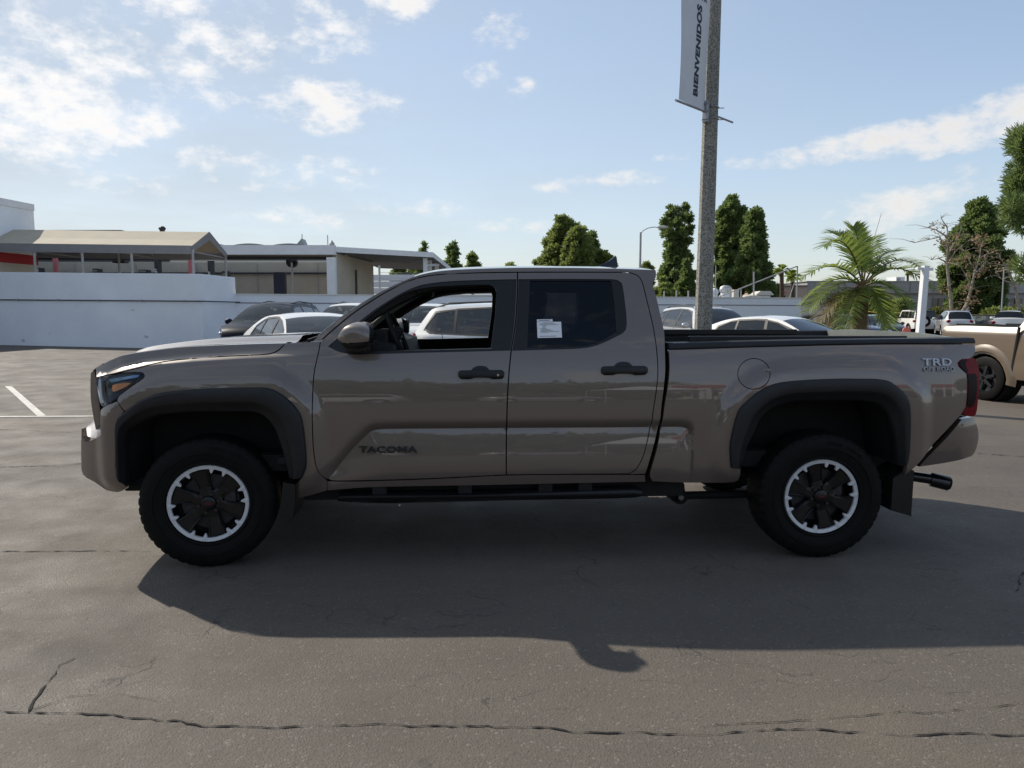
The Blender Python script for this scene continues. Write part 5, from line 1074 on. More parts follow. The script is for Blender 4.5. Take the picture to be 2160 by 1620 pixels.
KINDS = {
 'sedan': dict(W=.91, prof=[(-2.22, .30, 'b'), (-2.31, .50, 'b'), (-2.30, .78, 'b'), (-2.24, .98, 't'), (-1.72, 1.06, 'g'), (-1.30, 1.24, 'g'), (-.88, 1.375, 'r'), (-.3, 1.425, 'r'), (.15, 1.42, 'r'), (.52, 1.365, 'w'), (.95, 1.19, 'w'), (1.36, .985, 'h'), (1.8, .92, 'h'), (2.12, .82, 'h'), (2.25, .68, 'b'), (2.31, .48, 'b'), (2.22, .24, 'b')], belt=.98, wh=(-1.38, 1.36), wr=.325,
   win=[[(-1.20, .995), (-1.06, 1.20), (-.80, 1.315), (-.62, 1.345), (-.60, 1.005)], [(-.56, 1.005), (-.57, 1.35), (-.15, 1.37), (.10, 1.365), (.18, 1.00)], [(.26, 1.00), (.17, 1.355), (.45, 1.305), (.80, 1.16), (1.10, .99), (.6, .995)]]),
 'suv': dict(W=.93, prof=[(-2.20, .36, 'b'), (-2.32, .60, 'b'), (-2.30, 1.00, 't'), (-2.20, 1.12, 'g'), (-2.0, 1.40, 'g'), (-1.86, 1.575, 'r'), (-1.5, 1.635, 'r'), (-.5, 1.67, 'r'), (.2, 1.65, 'r'), (.58, 1.585, 'w'), (.98, 1.36, 'w'), (1.36, 1.11, 'h'), (1.8, 1.04, 'h'), (2.12, .95, 'h'), (2.27, .80, 'b'), (2.32, .52, 'b'), (2.22, .28, 'b')], belt=1.09, wh=(-1.36, 1.40), wr=.36,
   win=[[(-1.90, 1.20), (-1.72, 1.50), (-1.30, 1.555), (-1.20, 1.12), (-1.7, 1.13)], [(-1.15, 1.12), (-1.24, 1.56), (-.55, 1.595), (-.28, 1.59), (-.20, 1.105)], [(-.12, 1.105), (-.20, 1.588), (.15, 1.575), (.50, 1.51), (.85, 1.31), (1.10, 1.12), (.5, 1.105)]]),
 'jeep': dict(W=.90, prof=[(-2.05, .45, 'b'), (-2.08, .7, 'b'), (-2.06, 1.12, 't'), (-2.05, 1.18, 'g'), (-2.0, 1.66, 'g'), (-1.97, 1.75, 'r'), (-1.2, 1.80, 'r'), (-.2, 1.81, 'r'), (.35, 1.78, 'w'), (.52, 1.50, 'w'), (.70, 1.20, 'h'), (1.3, 1.17, 'h'), (1.95, 1.12, 'h'), (2.02, .95, 'b'), (2.05, .65, 'b'), (1.95, .45, 'b')], belt=1.18, wh=(-1.30, 1.35), wr=.40,
   win=[[(-1.9, 1.25), (-1.86, 1.66), (-1.15, 1.69), (-1.12, 1.24)], [(-1.02, 1.24), (-1.04, 1.69), (-.42, 1.70), (-.38, 1.24)], [(-.30, 1.24), (-.32, 1.70), (.25, 1.69), (.45, 1.24)]]),
 'pickup': dict(W=.95, prof=[(-2.62, .50, 'b'), (-2.70, .62, 'b'), (-2.66, .80, 't'), (-2.62, 1.20, 't'), (-2.60, 1.30, 'd'), (-1.15, 1.31, 'd'), (-1.10, 1.32, 'g'), (-1.02, 1.66, 'g'), (-.96, 1.73, 'r'), (-.3, 1.78, 'r'), (.4, 1.77, 'r'), (.75, 1.70, 'w'), (1.15, 1.46, 'w'), (1.52, 1.23, 'h'), (2.1, 1.16, 'h'), (2.5, 1.05, 'h'), (2.62, .88, 'b'), (2.68, .60, 'b'), (2.55, .36, 'b')], belt=1.24, wh=(-1.66, 1.62), wr=.39,
   win=[[(-.86, 1.33), (-.80, 1.60), (-.22, 1.645), (.02, 1.645), (.06, 1.26), (-.4, 1.27)], [(.13, 1.26), (.09, 1.645), (.42, 1.64), (.72, 1.57), (1.05, 1.38), (1.22, 1.26)]]),
}
def make_car(name, kind, label, cat, X, Y, heading, m, group=None, rails=False, gl=None, full=True, sz=1.0, dark_roof=None):
    K = KINDS[kind]; W = K['W'] * 1.0; belt = K['belt']; prof = K['prof']; xs_ = [p[0] for p in prof]; xr_, xf_ = min(xs_), max(xs_); gl = gl or (CGLASS if full else CGLASS_D)
    q = Quaternion((0, 1, 0), .0087 * sstep(7, 17, Y)) @ Quaternion((0, 0, 1), R(heading))
    t = thing(name, label, cat, (X, Y, gz(X, Y)), group=group, quat=q); t.scale = (sz, sz, sz)
    top = max(p[1] for p in prof); pz = [p[1] for p in prof]
    def Sc(x, z):
        x = np.asarray(x, float); z = np.asarray(z, float)
        s = W - .055 * np.clip((.62 - z) / .35, 0, 1) ** 2 - .030 * np.clip((z - .62) / (belt - .62), 0, 1) ** 2
        k = .16 if kind == 'jeep' else .50
        s = s - np.where(z > belt - .03, k * (z - belt + .03) + .18 * np.clip(z - belt + .03, 0, 1) ** 2 * (0 if kind == 'jeep' else 1), 0)
        s = s - .34 * np.clip((np.abs(x - (xr_ + xf_) / 2) - (xf_ - xr_) * .335) / ((xf_ - xr_) * .165), 0, 1.2) ** 2.2 * (np.where(x < 0, .06, .5) if kind == 'pickup' else (.45 if kind == 'jeep' else 1))
        return s
    # side: top profile and wheel arches
    low = []
    bz = .22 if kind == 'sedan' else (.34 if kind == 'suv' else .42)
    for wx in K['wh'][::-1]:
        rr = K['wr'] + .055; low += [(wx + rr, bz)] + [(wx + rr * math.cos(a), K['wr'] + rr * math.sin(a)) for a in [math.pi * i / 12 for i in range(13)] if K['wr'] + rr * math.sin(a) > bz] + [(wx - rr, bz)]
    topl = spline([(p[0], p[1]) for p in prof], .10)
    out = joinp(topl, low)
    g_ = .07 if full else .12
    rings = []
    for w_ in K['win']:
        ce = np.mean(np.array(w_), 0); rings.append((w_, joinp(*[spline([a, b], .12) for a, b in zip(w_, w_[1:] + w_[:1])], eps=1e-4), [tuple(ce + (np.array(p) - ce) * 1.0 + np.sign(np.array(p) - ce) * .036) for p in w_]))
    rings = [(w_, r_, joinp(*[spline([a, b], .12) for a, b in zip(bg_, bg_[1:] + bg_[:1])], eps=1e-4)) for w_, r_, bg_ in rings]
    for sd in (-1, 1):
        panel('body_side', out, Sc, m, t, holes=[r_[1] for r_ in rings] if full else [], grid=g_, flange=.0, hole_flange=0, side=sd)
        for k_, (w_, ring, big) in enumerate(rings):
            panel('side_window', ring, Sc, (CGLASS_T if (kind == 'suv' and k_ < 2 and full) else gl), t, grid=.12, flange=.0, off=-.004 if full else .008, side=sd)
            if full: panel('window_surround', big, Sc, TRIMB, t, holes=[ring], grid=.15, flange=.006, hole_flange=.02, off=.004, side=sd)
            else: panel('window_surround', big, Sc, TRIMB, t, grid=.15, flange=.01, off=.004, side=sd)
    if full:
        wx_ = K['win'][-1][-2][0]; fl_ = MB(); fl_.box((wx_ - 1.3, 0, .45), (2.9, W * 1.7, .05)); fl_.build('cabin_floor', CABIN, t)
        fl_ = MB(); fl_.cbox((wx_ + .10, 0, belt - .14), (.65, W * 1.66, .24), .06); fl_.build('dashboard', CABIN, t)
        for k_ in range(2):
            for sd in (-1, 1):
                fl_ = MB(); xs0 = wx_ - .95 - k_ * .85; fl_.cbox((xs0, sd * W * .42, .80), (.14, W * .55, .75), .05, ry=.22); fl_.cbox((xs0 + .26, sd * W * .42, .55), (.5, W * .55, .14), .04); o_ = fl_.build('seat', SEAT, t, smooth=True)
                fl_ = MB(); fl_.cbox((xs0 - .10, sd * W * .42, belt + .14), (.09, .25, .17), .035, ry=.2); fl_.build('headrest', SEAT, o_, smooth=True)
    if full:
        B2 = K['win'][-1][0][0] - .04; lines_ = [[(B2, belt - .01), (B2 - .01, bz + .22)], [(K['win'][-1][-2][0] + .12, belt - .03), (K['win'][-1][-2][0] + .05, .62), (K['win'][-1][-2][0] - .02, bz + .22)]]
        if len(K['win']) > 2: lines_ += [[(K['win'][1][0][0] - .30, belt), (K['win'][1][0][0] - .16, .78), (K['win'][1][0][0] + .12, bz + .24)]]
        lines_ += [[(K['win'][-1][-2][0] - .02, bz + .22), (K['win'][1][0][0] + .12, bz + .24)]]
        for ln in lines_:
            q_ = np.array(spline(ln, .08)); d_ = np.gradient(q_, axis=0); d_ /= np.hypot(*d_.T)[:, None] + 1e-9; n_ = np.stack([-d_[:, 1], d_[:, 0]], 1) * .006
            for sd in (-1, 1): panel('door_gap', [tuple(p) for p in q_ + n_] + [tuple(p) for p in (q_ - n_)[::-1]], Sc, RUBB, t, grid=.2, flange=0, off=.0025, side=sd)
        q_ = MB(); q_.cbox((K['win'][-1][-2][0] + .12, -W * .45, belt + .07), (.01, .16, .10), .002, ry=-.9); q_.build('dealer_card', PLATE, t)
    # sheets across: rear, lid, backlight, roof, windscreen, bonnet, front
    nm = {'b': ('bumper', m), 't': ('tailgate', m), 'g': ('rear_glass', gl), 'r': ('roof', dark_roof or m), 'w': ('windshield', gl), 'h': ('hood', m), 'd': ('bed_cover', TRIMB)}
    i = 0; seq = [(p[0], p[1]) for p in prof]; tags = [p[2] for p in prof]
    while i < len(prof) - 1:
        j = i
        while j < len(prof) - 1 and tags[j] == tags[i]: j += 1
        full_sp = []; 
        for k in range(i, j):
            seg = spline(seq[max(0, k - 1):k + 3], .12) if False else None
        pts = [p for p in spline(seq, .06)]
        a_, b_ = seq[i], seq[j]; ia = min(range(len(pts)), key=lambda k: math.hypot(pts[k][0] - a_[0], pts[k][1] - a_[1])); ib = min(range(len(pts)), key=lambda k: math.hypot(pts[k][0] - b_[0], pts[k][1] - b_[1]))
        sub = pts[ia:ib + 1]; P = []
        for k, (x, z) in enumerate(sub):
            p0, p1 = pts[max(0, ia + k - 1)], pts[min(len(pts) - 1, ia + k + 1)]; tx, tz = p1[0] - p0[0], p1[1] - p0[1]; l = math.hypot(tx, tz); nx, nz = -tz / l, tx / l
            s = float(Sc(np.array([x]), np.array([z]))[0]); c = .05 if tags[i] in 'rhgw' else (.10 if tags[i] == 'b' else .05)
            if tags[i] == 'd': c = -.03
            P.append([(x + nx * c * (1 - abs(u) ** 2.4), s * u, z + nz * c * (1 - abs(u) ** 2.4)) for u in [-1 + v / 6 for v in range(13)]])
        o = MB().grid(P).build(nm[tags[i]][0], nm[tags[i]][1], t, smooth=True, angle=70); i = j
    # frame of the windscreen
    # wheels
    for wx in K['wh']:
        for sd in (-1, 1):
            wv = MB(); r_ = K['wr']; wv.lathe([(-.10, r_ * .62), (-.11, r_ * .9), (-.09, r_), (.09, r_), (.11, r_ * .9), (.10, r_ * .62)], 'Y', 24, (wx, sd * (W - .13), r_)); ty = wv.build('tyre', TYRE, t, smooth=True)
            wv = MB(); yy = sd * (W - .035); wv.lathe([(0, r_ * .62), (-sd * .02, r_ * .60), (-sd * .05, r_ * .2), (-sd * .03, .001)], 'Y', 20, (wx, yy, r_)); wv.build('rim', CSILV if kind != 'pickup' else GBLK, ty)
            wl = MB(); wl.lathe([(-.02, r_ + .05), (-sd * .35, r_ + .05), (-sd * .35, .01)], 'Y', 20, (wx, sd * (W - .05), r_)); wl.build('wheel_well', DARK, t)
    # mirrors, lamps, plates, rails
    mx_ = K['win'][-1][-2][0] - (.05 if kind != 'jeep' else -.10); 
    for sd in (-1, 1):
        q_ = MB(); q_.ball((mx_ - .06, sd * (W + .10), belt + .06), (.07, .12, .085), 12, 8); q_.build('door_mirror', m if kind != 'jeep' and dark_roof is None else TRIMB, t, smooth=True)
        hz_ = [p for p in prof if p[2] == 'h'][-1]; q_ = MB(); q_.ball((hz_[0] - .06, sd * (float(Sc(np.array([hz_[0] - .1]), np.array([.75]))[0]) - .07), hz_[1] - .09), (.15, .115, .05), 12, 8); q_.build('headlamp', LAMPC, t, smooth=True)
        tz_ = .86 if kind == 'sedan' else 1.0; q_ = MB(); q_.ball((xr_ + .10, sd * (float(Sc(np.array([xr_ + .1]), np.array([tz_]))[0]) - .06), tz_), (.13, .14, .07 if kind == 'sedan' else .10), 12, 8); q_.build('tail_lamp', REDL, t, smooth=True)
        if rails:
            q_ = MB(); zz = [(x, z) for x, z, g1 in prof if g1 == 'r'] ; q_.tube([(x, sd * (float(Sc(np.array([x]), np.array([z]))[0]) - .08), z + .065 * (1 if 0 < k < len(zz) - 1 else .3)) for k, (x, z) in enumerate(zz)], .018, 6); q_.build('roof_rail', TRIMB, t)
    q_ = MB(); q_.cbox((xf_ + .085, 0, .50), (.04, .95 if kind != 'jeep' else 1.1, .26), .03); q_.build('grille', TRIMB, t)
    q_ = MB(); q_.cbox((xr_ - .075 if kind != 'jeep' else xr_ - .10, 0 if kind != 'jeep' else .5, .70), (.02, .32, .16), .004); q_.build('number_plate', PLATE, t)
    un = MB(); un.box((0, 0, .42), (xf_ - xr_ - .5, W * 1.5, .24)); un.build('underbody', DARK, t)
    if full:
        for sd in (-1, 1):
            for k in (0, 1):
                hx = K['win'][k + (1 if len(K['win']) > 2 else 0)][0][0] + .10; q_ = MB(); q_.cbox((hx, sd * (W - .0), belt - .14), (.20, .05, .035), .012); q_.build('door_handle', m, t)
    return t
def car_at(px, Y): return atx(px, Y), Y
X, Y = car_at(588, 20.8); make_car('parked_car', 'suv', 'black SUV facing the camera against the white wall, left of the other parked cars', 'car', X, Y, -92, CBLACK, 'cars parked along the white wall', rails=True, sz=1.0)
X, Y = car_at(664, 12.6); make_car('parked_car', 'sedan', 'cream white sedan parked behind the brown pickup bonnet', 'car', X, Y, -57, CWHITE, 'cars parked along the white wall')
X, Y = car_at(748, 20.8); make_car('parked_car', 'suv', 'white SUV with black roof rails, behind the brown pickup windscreen pillar', 'car', X, Y, -91, CWHITE, 'cars parked along the white wall', rails=True)
X, Y = car_at(905, 20.9); make_car('parked_car', 'suv', 'white SUV facing the camera, seen through the open pickup window beyond its steering wheel', 'car', X, Y, -90, CWHITE, 'cars parked along the white wall')
X, Y = car_at(1112, 13.8); make_car('parked_car', 'suv', 'white SUV side on, filling the open pickup window, black door mirror', 'car', X, Y, -24, CWHITE, 'cars parked along the white wall', rails=True, dark_roof=CWHITE, sz=.975)
X, Y = car_at(1484, 21.2); make_car('parked_car', 'suv', 'silver SUV with roof rails behind the concrete light pole', 'car', X, Y, -80, CSILV, 'cars parked along the white wall', rails=True)
X, Y = car_at(1636, 16.4); make_car('parked_car', 'sedan', 'bright white sedan parked between the light pole and the palm', 'car', X, Y, -52, CWHITE, 'cars parked along the white wall', sz=.99)
X, Y = car_at(1716, 36); make_car('parked_car', 'sedan', 'dark sedan with a pink sunshade behind the white sedan', 'car', X, Y, -95, CNAVY, 'cars in the far lot', full=False)
X, Y = car_at(1772, 33); make_car('parked_car', 'sedan', 'navy sedan parked in front of the palm', 'car', X, Y, -85, CNAVY, 'cars in the far lot', full=False)
X, Y = car_at(1845, 38); make_car('parked_car', 'sedan', 'blue grey car half hidden right of the palm trunk', 'car', X, Y, -100, CTEAL, 'cars in the far lot', full=False)
X, Y = car_at(1927, 55.); jeep = make_car('parked_jeep', 'jeep', 'white boxy off-roader with a spare wheel on its tailgate', 'off-roader', X, Y, 82, CWHITE, 'cars in the far lot', full=False, dark_roof=TRIMB)
q = MB(); q.lathe([(-.12, .18), (-.13, .36), (-.10, .40), (.10, .40), (.12, .2)], 'X', 24, (-2.22, .12, .98)); sw_ = q.build('spare_wheel', TYRE, jeep, smooth=True); q = MB(); q.lathe([(0, .19), (-.02, .18), (-.01, .001)], 'X', 20, (-2.345, .12, .98)); q.build('rim', CSILV, sw_)
X, Y = car_at(2012, 50.); make_car('parked_car', 'suv', 'silver white SUV with dark rear glass, rear to the camera beside the off-roader', 'car', X, Y, 66, CSILV, 'cars in the far lot', full=False, sz=1.06)
X, Y = car_at(2080, 66.); make_car('parked_car', 'sedan', 'blue grey sedan with a pale sunshade beyond the silver SUV', 'car', X, Y, -60, CTEAL, 'cars in the far lot', full=False, gl=CGLASS_L)
X, Y = car_at(2150, 62.); make_car('parked_car', 'sedan', 'grey sedan with a pale sunshade near the right edge', 'car', X, Y, -65, CGREY, 'cars in the far lot', full=False, gl=CGLASS_L)
X, Y = car_at(2128, 50.); make_car('parked_pickup', 'pickup', 'white pickup with a black tonneau cover in the far lot', 'pickup truck', X, Y, 55, CWHITE, 'cars in the far lot', full=False)
X, Y = car_at(2160, 74.); make_car('parked_car', 'sedan', 'white car furthest away at the right edge', 'car', X, Y, 10, CWHITE, 'cars in the far lot', full=False)
# tan pickup at the right edge
X, Y = 9.5, 11.0
tan = make_car('tan_pickup', 'pickup', 'tan pickup with colour matched wheel arches at the right edge', 'pickup truck', X, Y, -75, CTAN, sz=.97)
K = KINDS['pickup']
for sd in (-1, 1):
    for wx in K['wh']:
        P = []
        for i in range(25):
            a = -.22 + (math.pi + .44) * i / 24; ro, ri = K['wr'] + .21, K['wr'] + .055
            c, s = math.cos(a), math.sin(a); y0 = .93
            P.append([(wx + r * c * (1.06), sd * (y0 + w), K['wr'] + .03 + r * s) for r, w in ((ro, .0), (ro - .03, .012), (ro - .07, .034), (ro - .10, .042), (ri + .01, .044), (ri, .03), (ri, -.06))])
        MB().grid(P, flip=sd > 0).build('wheel_flare', CTAN, tan, smooth=True, angle=50)
    for wx in K['wh']:
        for k in range(6):
            q = MB(); a = k * math.pi / 3 + .3; q.cbox((wx + .125 * math.cos(a), sd * (K['W'] - .030), K['wr'] + .125 * math.sin(a)), (.19, .03, .06), .012, ry=-a); q.build('wheel_spoke', GBLK, tan)
    q = MB(); q.cbox((.45, sd * 1.0, .40), (1.9, .14, .06), .02); sbx = q.build('running_board', TRIMB, tan); 
    q = MB(); q.cbox((.45, sd * 1.0, .434), (1.7, .09, .012), .003); q.build('step_pad', STEEL, sbx)
    q = MB(); q.box((-1.08, sd * .94, .92), (.035, .03, .80), ry=.10); q.build('bed_gap', RUBB, tan)
q = MB(); q.box((-1.8, -.60, 1.335), (1.55, .05, .03)); q.box((-1.8, .60, 1.335), (1.55, .05, .03)); q.build('bed_rail_cap', TRIMB, tan)
# ================================================================== TREES AND PLANTS
BARK = mat('brown_bark', (.075, .05, .035), rough=.9, noise=.35, nscale=6, bump=.4, bscale=20)
PALEB = mat('pale_mottled_bark', (.36, .32, .26), rough=.9, c2=(.20, .165, .13), nscale=3)
def leafm(name, a, b_):
    m = mat(name, a, rough=.6, c2=b_, nscale=.9); t = m.node_tree; b = t.nodes['Principled BSDF']
    tl = t.nodes.new('ShaderNodeBsdfTranslucent'); tl.inputs[0].default_value = tuple(x * 1.5 for x in b_) + (1,); mx = t.nodes.new('ShaderNodeMixShader'); mx.inputs[0].default_value = .42
    t.links.new(b.outputs[0], mx.inputs[1]); t.links.new(tl.outputs[0], mx.inputs[2]); t.links.new(mx.outputs[0], t.nodes['Material Output'].inputs[0]); return m
PINE = leafm('pine_needles', (.066, .108, .034), (.145, .195, .06)); PINE2 = leafm('olive_needles', (.095, .135, .038), (.195, .235, .065)); SHRUB = leafm('shrub_leaves', (.045, .060, .018), (.12, .125, .035))
PALM = leafm('palm_leaf', (.085, .150, .026), (.20, .25, .052)); DRYL = leafm('dry_brown_leaf', (.17, .115, .065), (.27, .19, .11)); PALMD = leafm('drying_palm_leaf', (.11, .09, .03), (.20, .15, .06))
def quads(centers, sizes, ups, aspect=1.8, rs=None):
    """many small leaf-sized faces as one array"""
    n = len(centers); rs = rs or rng
    d = rs.normal(size=(n, 3)); d /= np.linalg.norm(d, axis=1)[:, None]
    if ups is not None: d = d * .6 + ups; d /= np.linalg.norm(d, axis=1)[:, None]
    r = rs.normal(size=(n, 3)); w = np.cross(d, r); w /= np.linalg.norm(w, axis=1)[:, None] + 1e-9
    s = sizes[:, None]; a = centers - w * s * .5; b_ = centers + w * s * .5; c = centers + d * s * aspect + w * s * .22; e = centers + d * s * aspect - w * s * .22
    V = np.stack([a, b_, c, e], 1).reshape(-1, 3); F = np.arange(4 * n).reshape(-1, 4); return V, F
def leaf_obj(name, V, F, m, parent):
    me = bpy.data.meshes.new(name); n = len(F); me.vertices.add(len(V)); me.vertices.foreach_set('co', V.astype(np.float32).ravel()); me.loops.add(4 * n); me.loops.foreach_set('vertex_index', F.astype(np.int32).ravel())
    me.polygons.add(n); me.polygons.foreach_set('loop_start', np.arange(0, 4 * n, 4, dtype=np.int32)); me.update(calc_edges=True); me.materials.append(m); o = bpy.data.objects.new(name, me); col.objects.link(o)
    if parent is not None: o.parent = parent
    return o
def puffs(cs, rs_, per, size, up=.35, seed=1, aspect=1.8):
    q = np.random.RandomState(seed); C, Sx, U = [], [], []
    for c, r in zip(cs, rs_):
        k = int(per * (r / np.mean(rs_)) ** 1.6); d = q.normal(size=(k, 3)); d /= np.linalg.norm(d, axis=1)[:, None]; rad = r * (.45 + .55 * q.rand(k) ** .5)
        C.append(np.array(c) + d * rad[:, None] * np.array([1, 1, .85])); Sx.append(size * (.6 + .8 * q.rand(k))); u = d.copy(); u[:, 2] += up; U.append(u)
    return quads(np.concatenate(C), np.concatenate(Sx), np.concatenate(U), aspect=aspect, rs=q)
def conifer(name, label, cat, px, Y, pytop, pybase, wpx, shape, m, seed, n=95, per=70, size=.30, group=None, zb=None, lean=0., gap=.15, trunk=.32, leaf_start=.06, bark=BARK):
    q = np.random.RandomState(seed); x = atx(px, Y); zt = hz_z(pytop, Y); z0 = gz(x, Y) - .2 if zb is None else zb; zc0 = hz_z(pybase, Y); W = wpx / FPX * Y / 2; t = thing(name, label, cat, (x, Y, z0), group=group); H = zt - z0; hc = max(0, (zc0 - z0) / H)
    tr = MB(); tr.tube([(0, 0, 0), (.05 * q.randn(), .05, H * .35), (lean * .6 + .1 * q.randn(), 0, H * .7), (lean, 0, H * .96)], trunk, 9, radii=[trunk, trunk * .75, trunk * .45, .04]); 
    cs, rr = [], []
    for i in range(n):
        f = (i + .5) / n; f = hc + (1 - hc) * f; rel = (f - hc) / max(1e-3, 1 - hc); rmax = W * shape(rel); a = i * 2.399 + q.randn() * .3
        r = rmax * (.35 + .65 * q.rand() ** .6); pr = (.15 + .11 * q.rand()) * max(W, 1.2) * (1.12 - .62 * rel)
        if q.rand() < gap: continue
        c = (lean * f + r * math.cos(a), r * math.sin(a), H * f - pr * .3 + .3 * q.randn()); cs.append(c); rr.append(pr)
        if i % 3 == 0: tr.tube([(lean * f * .8, 0, H * f - .25 * r), (c[0] * .6, c[1] * .6, c[2] - .1), c], .07, 5, radii=[.09, .06, .02])
    tr.build('trunk', bark, t, smooth=True); V, F = puffs(cs, rr, int(per * 2.6), size * .50, seed=seed, aspect=2.4); leaf_obj('crown', V, F, m, t); return t
col_s = lambda r: .55 + .45 * math.sin(math.pi * min(1, .15 + .75 * r)) if r < .85 else max(.12, 1 - (r - .85) / .15) * .9
cone_s = lambda r: max(.10, (1 - r) ** .75) * 1.0
egg_s = lambda r: math.sin(math.pi * min(.97, .18 + .78 * r)) ** .6
G = 'tall evergreens on the skyline'
conifer('evergreen_tree', 'tallest olive green evergreen of the clump above the pickup roof', 'tree', 1188, 112, 461, 590, 82, egg_s, PINE2, 21, n=130, per=80, size=.42, group=G, gap=.03)
conifer('evergreen_tree', 'rounded green evergreen at the right front of the clump above the roof', 'tree', 1218, 106, 485, 600, 70, egg_s, PINE2, 22, n=130, per=80, size=.40, group=G, gap=.02)
conifer('evergreen_tree', 'greyish evergreen at the right back of the clump above the roof', 'tree', 1243, 120, 492, 600, 40, egg_s, PINE, 23, n=80, per=70, size=.42, group=G, gap=.05)
conifer('evergreen_tree', 'low olive tree at the left of the clump above the roof', 'tree', 1158, 112, 521, 600, 44, egg_s, PINE2, 24, n=60, per=70, size=.42, group=G, gap=.05)
conifer('evergreen_tree', 'low bushy tree behind the roof aerial', 'tree', 1272, 108, 533, 600, 52, egg_s, PINE2, 25, n=60, per=70, size=.42, group=G, gap=.05)
conifer('pine_tree', 'dark open pine with gaps, right of the street lamp', 'tree', 1424, 88, 441, 618, 66, lambda r: (.85 + .25 * math.sin(9 * r)) * (1 if r < .85 else 1.0 - (r - .85) * 2.5), PINE, 26, n=125, per=80, size=.33, group=G, gap=.15)
conifer('pine_tree', 'small dark cypress at the foot of the open pine', 'tree', 1445, 82, 560, 625, 36, cone_s, PINE, 27, n=60, per=60, size=.3, group=G, gap=.05)
conifer('evergreen_tree', 'low green shrub tree behind the white wall, left of the concrete pole', 'tree', 1400, 80, 606, 640, 60, egg_s, PINE2, 28, n=30, per=60, size=.32, group=G, gap=.05)
conifer('pine_tree', 'tall dense pine just right of the concrete pole', 'tree', 1535, 90, 418, 612, 66, col_s, PINE, 29, n=150, per=95, size=.34, group=G, gap=.06)
conifer('pine_tree', 'broad based pine second right of the concrete pole', 'tree', 1583, 84, 447, 612, 96, lambda r: max(.22, 1 - r * .85) * (1 + .12 * math.sin(14 * r)), PINE, 30, n=140, per=95, size=.33, group=G, gap=.12)
conifer('pine_tree', 'big dark pine behind the leafless trees at the right', 'tree', 2052, 78, 426, 645, 118, lambda r: (.62 + .5 * math.sin(math.pi * min(1, r * 1.15))) * (1 if r < .7 else max(.25, 1 - (r - .7) * 2.2)), PINE, 31, n=170, per=110, size=.33, group=G, gap=.10, trunk=.5)
G2 = 'distant trees on the skyline'
for i, (px, tp, w_, lb) in enumerate(((893, 521, 26, 'small round tree above the carport roof'), (956, 516, 34, 'pointed dark tree just left of the pickup roof'), (997, 538, 30, 'light round tree peeping over the pickup roof front'), (1076, 556, 26, 'tiny tree top over the middle of the pickup roof'), (1133, 550, 18, 'tiny tree left of the olive clump'),
     (845, 564, 36, 'thin tree under the carport roof'), (870, 566, 26, 'thin tree near the carport posts'), (1362, 553, 26, 'small tree at the foot of the street lamp'))):
    conifer('distant_tree', lb, 'tree', px, 118 if px < 900 and tp > 560 else 112 + i * 3, tp, 605 if tp > 540 else 600, w_, egg_s, PINE if i in (1, 0) else PINE2, 40 + i, n=38, per=50, size=.42, group=G2, gap=.1)
def fan_palm(px, Y, py, w_, label, seed, group=None, name='distant_palm'):
    q = random.Random(seed); x = atx(px, Y); z0 = gz(x, Y); zt = hz_z(py, Y); Rr = w_ / FPX * Y / 2; t = thing(name, label, 'palm tree', (x, Y, z0 - .2), group=group); H = zt - z0 + .2
    m = MB(); m.tube([(0, 0, 0), (.1, 0, H * .5), (0, 0, H)], .25, 8, radii=[.3, .22, .2]); m.build('trunk', BARK, t)
    m = MB()
    for k in range(26):
        a = q.random() * 6.28; e = q.uniform(-.5, 1.2); d = Vector((math.cos(a) * math.cos(e), math.sin(a) * math.cos(e), math.sin(e))); c = d * Rr; s = d.cross(Vector((0, 0, 1))).normalized() * Rr * .28
        p = Vector((0, 0, H)); m.add([p, p + c * .6 + s, p + c * .95 - Vector((0, 0, .25 * Rr)), p + c * .6 - s], [(0, 1, 2, 3)])
    m.build('crown', PALM, t); return t
fan_palm(1406, 120, 556, 26, 'small distant palm between lamp post and open pine', 1, 'distant palms'); fan_palm(1645, 70, 570, 40, 'palm top left of the near palm, behind the pink building', 2, 'distant palms'); fan_palm(1668, 66, 582, 44, 'yellowish palm top beside the slanting rail', 3, 'distant palms'); fan_palm(1910, 130, 578, 14, 'tiny distant palm behind the white post', 4, 'distant palms')

# the feather palm right of the pickup cab
PX, PY_ = 1815, 25.0; pxw = atx(PX, PY_); pg = gz(pxw, PY_)
pl = thing('feather_palm', 'feather palm with arching green fronds behind the pickup bed', 'palm tree', (pxw, PY_, pg)); zc = hz_z(596, PY_) - pg
m = MB(); m.tube([(-.08, 0, -.2), (-.08, 0, zc * .5), (0, 0, zc - .1)], .26, 14, radii=[.34, .27, .22]); trk = m.build('trunk', mat('fibrous_palm_trunk', (.17, .115, .07), rough=.95, c2=(.27, .20, .13), nscale=7, bump=.5, bscale=25), pl, smooth=True)
q = random.Random(5); m = MB()
for k in range(150):
    a = q.random() * 6.28; z = q.uniform(.1, zc); r0 = .30; p = Vector((-.06 + r0 * math.cos(a), r0 * math.sin(a), z)); d = Vector((math.cos(a) * .10, math.sin(a) * .10, -.35)); s = Vector((-math.sin(a), math.cos(a), 0)) * .012; m.add([p - s, p + s, p + s * .5 + d, p - s * .5 + d], [(0, 1, 2, 3)])
fb = m.build('trunk_fibre', PALMD, pl); fb['kind'] = 'stuff'
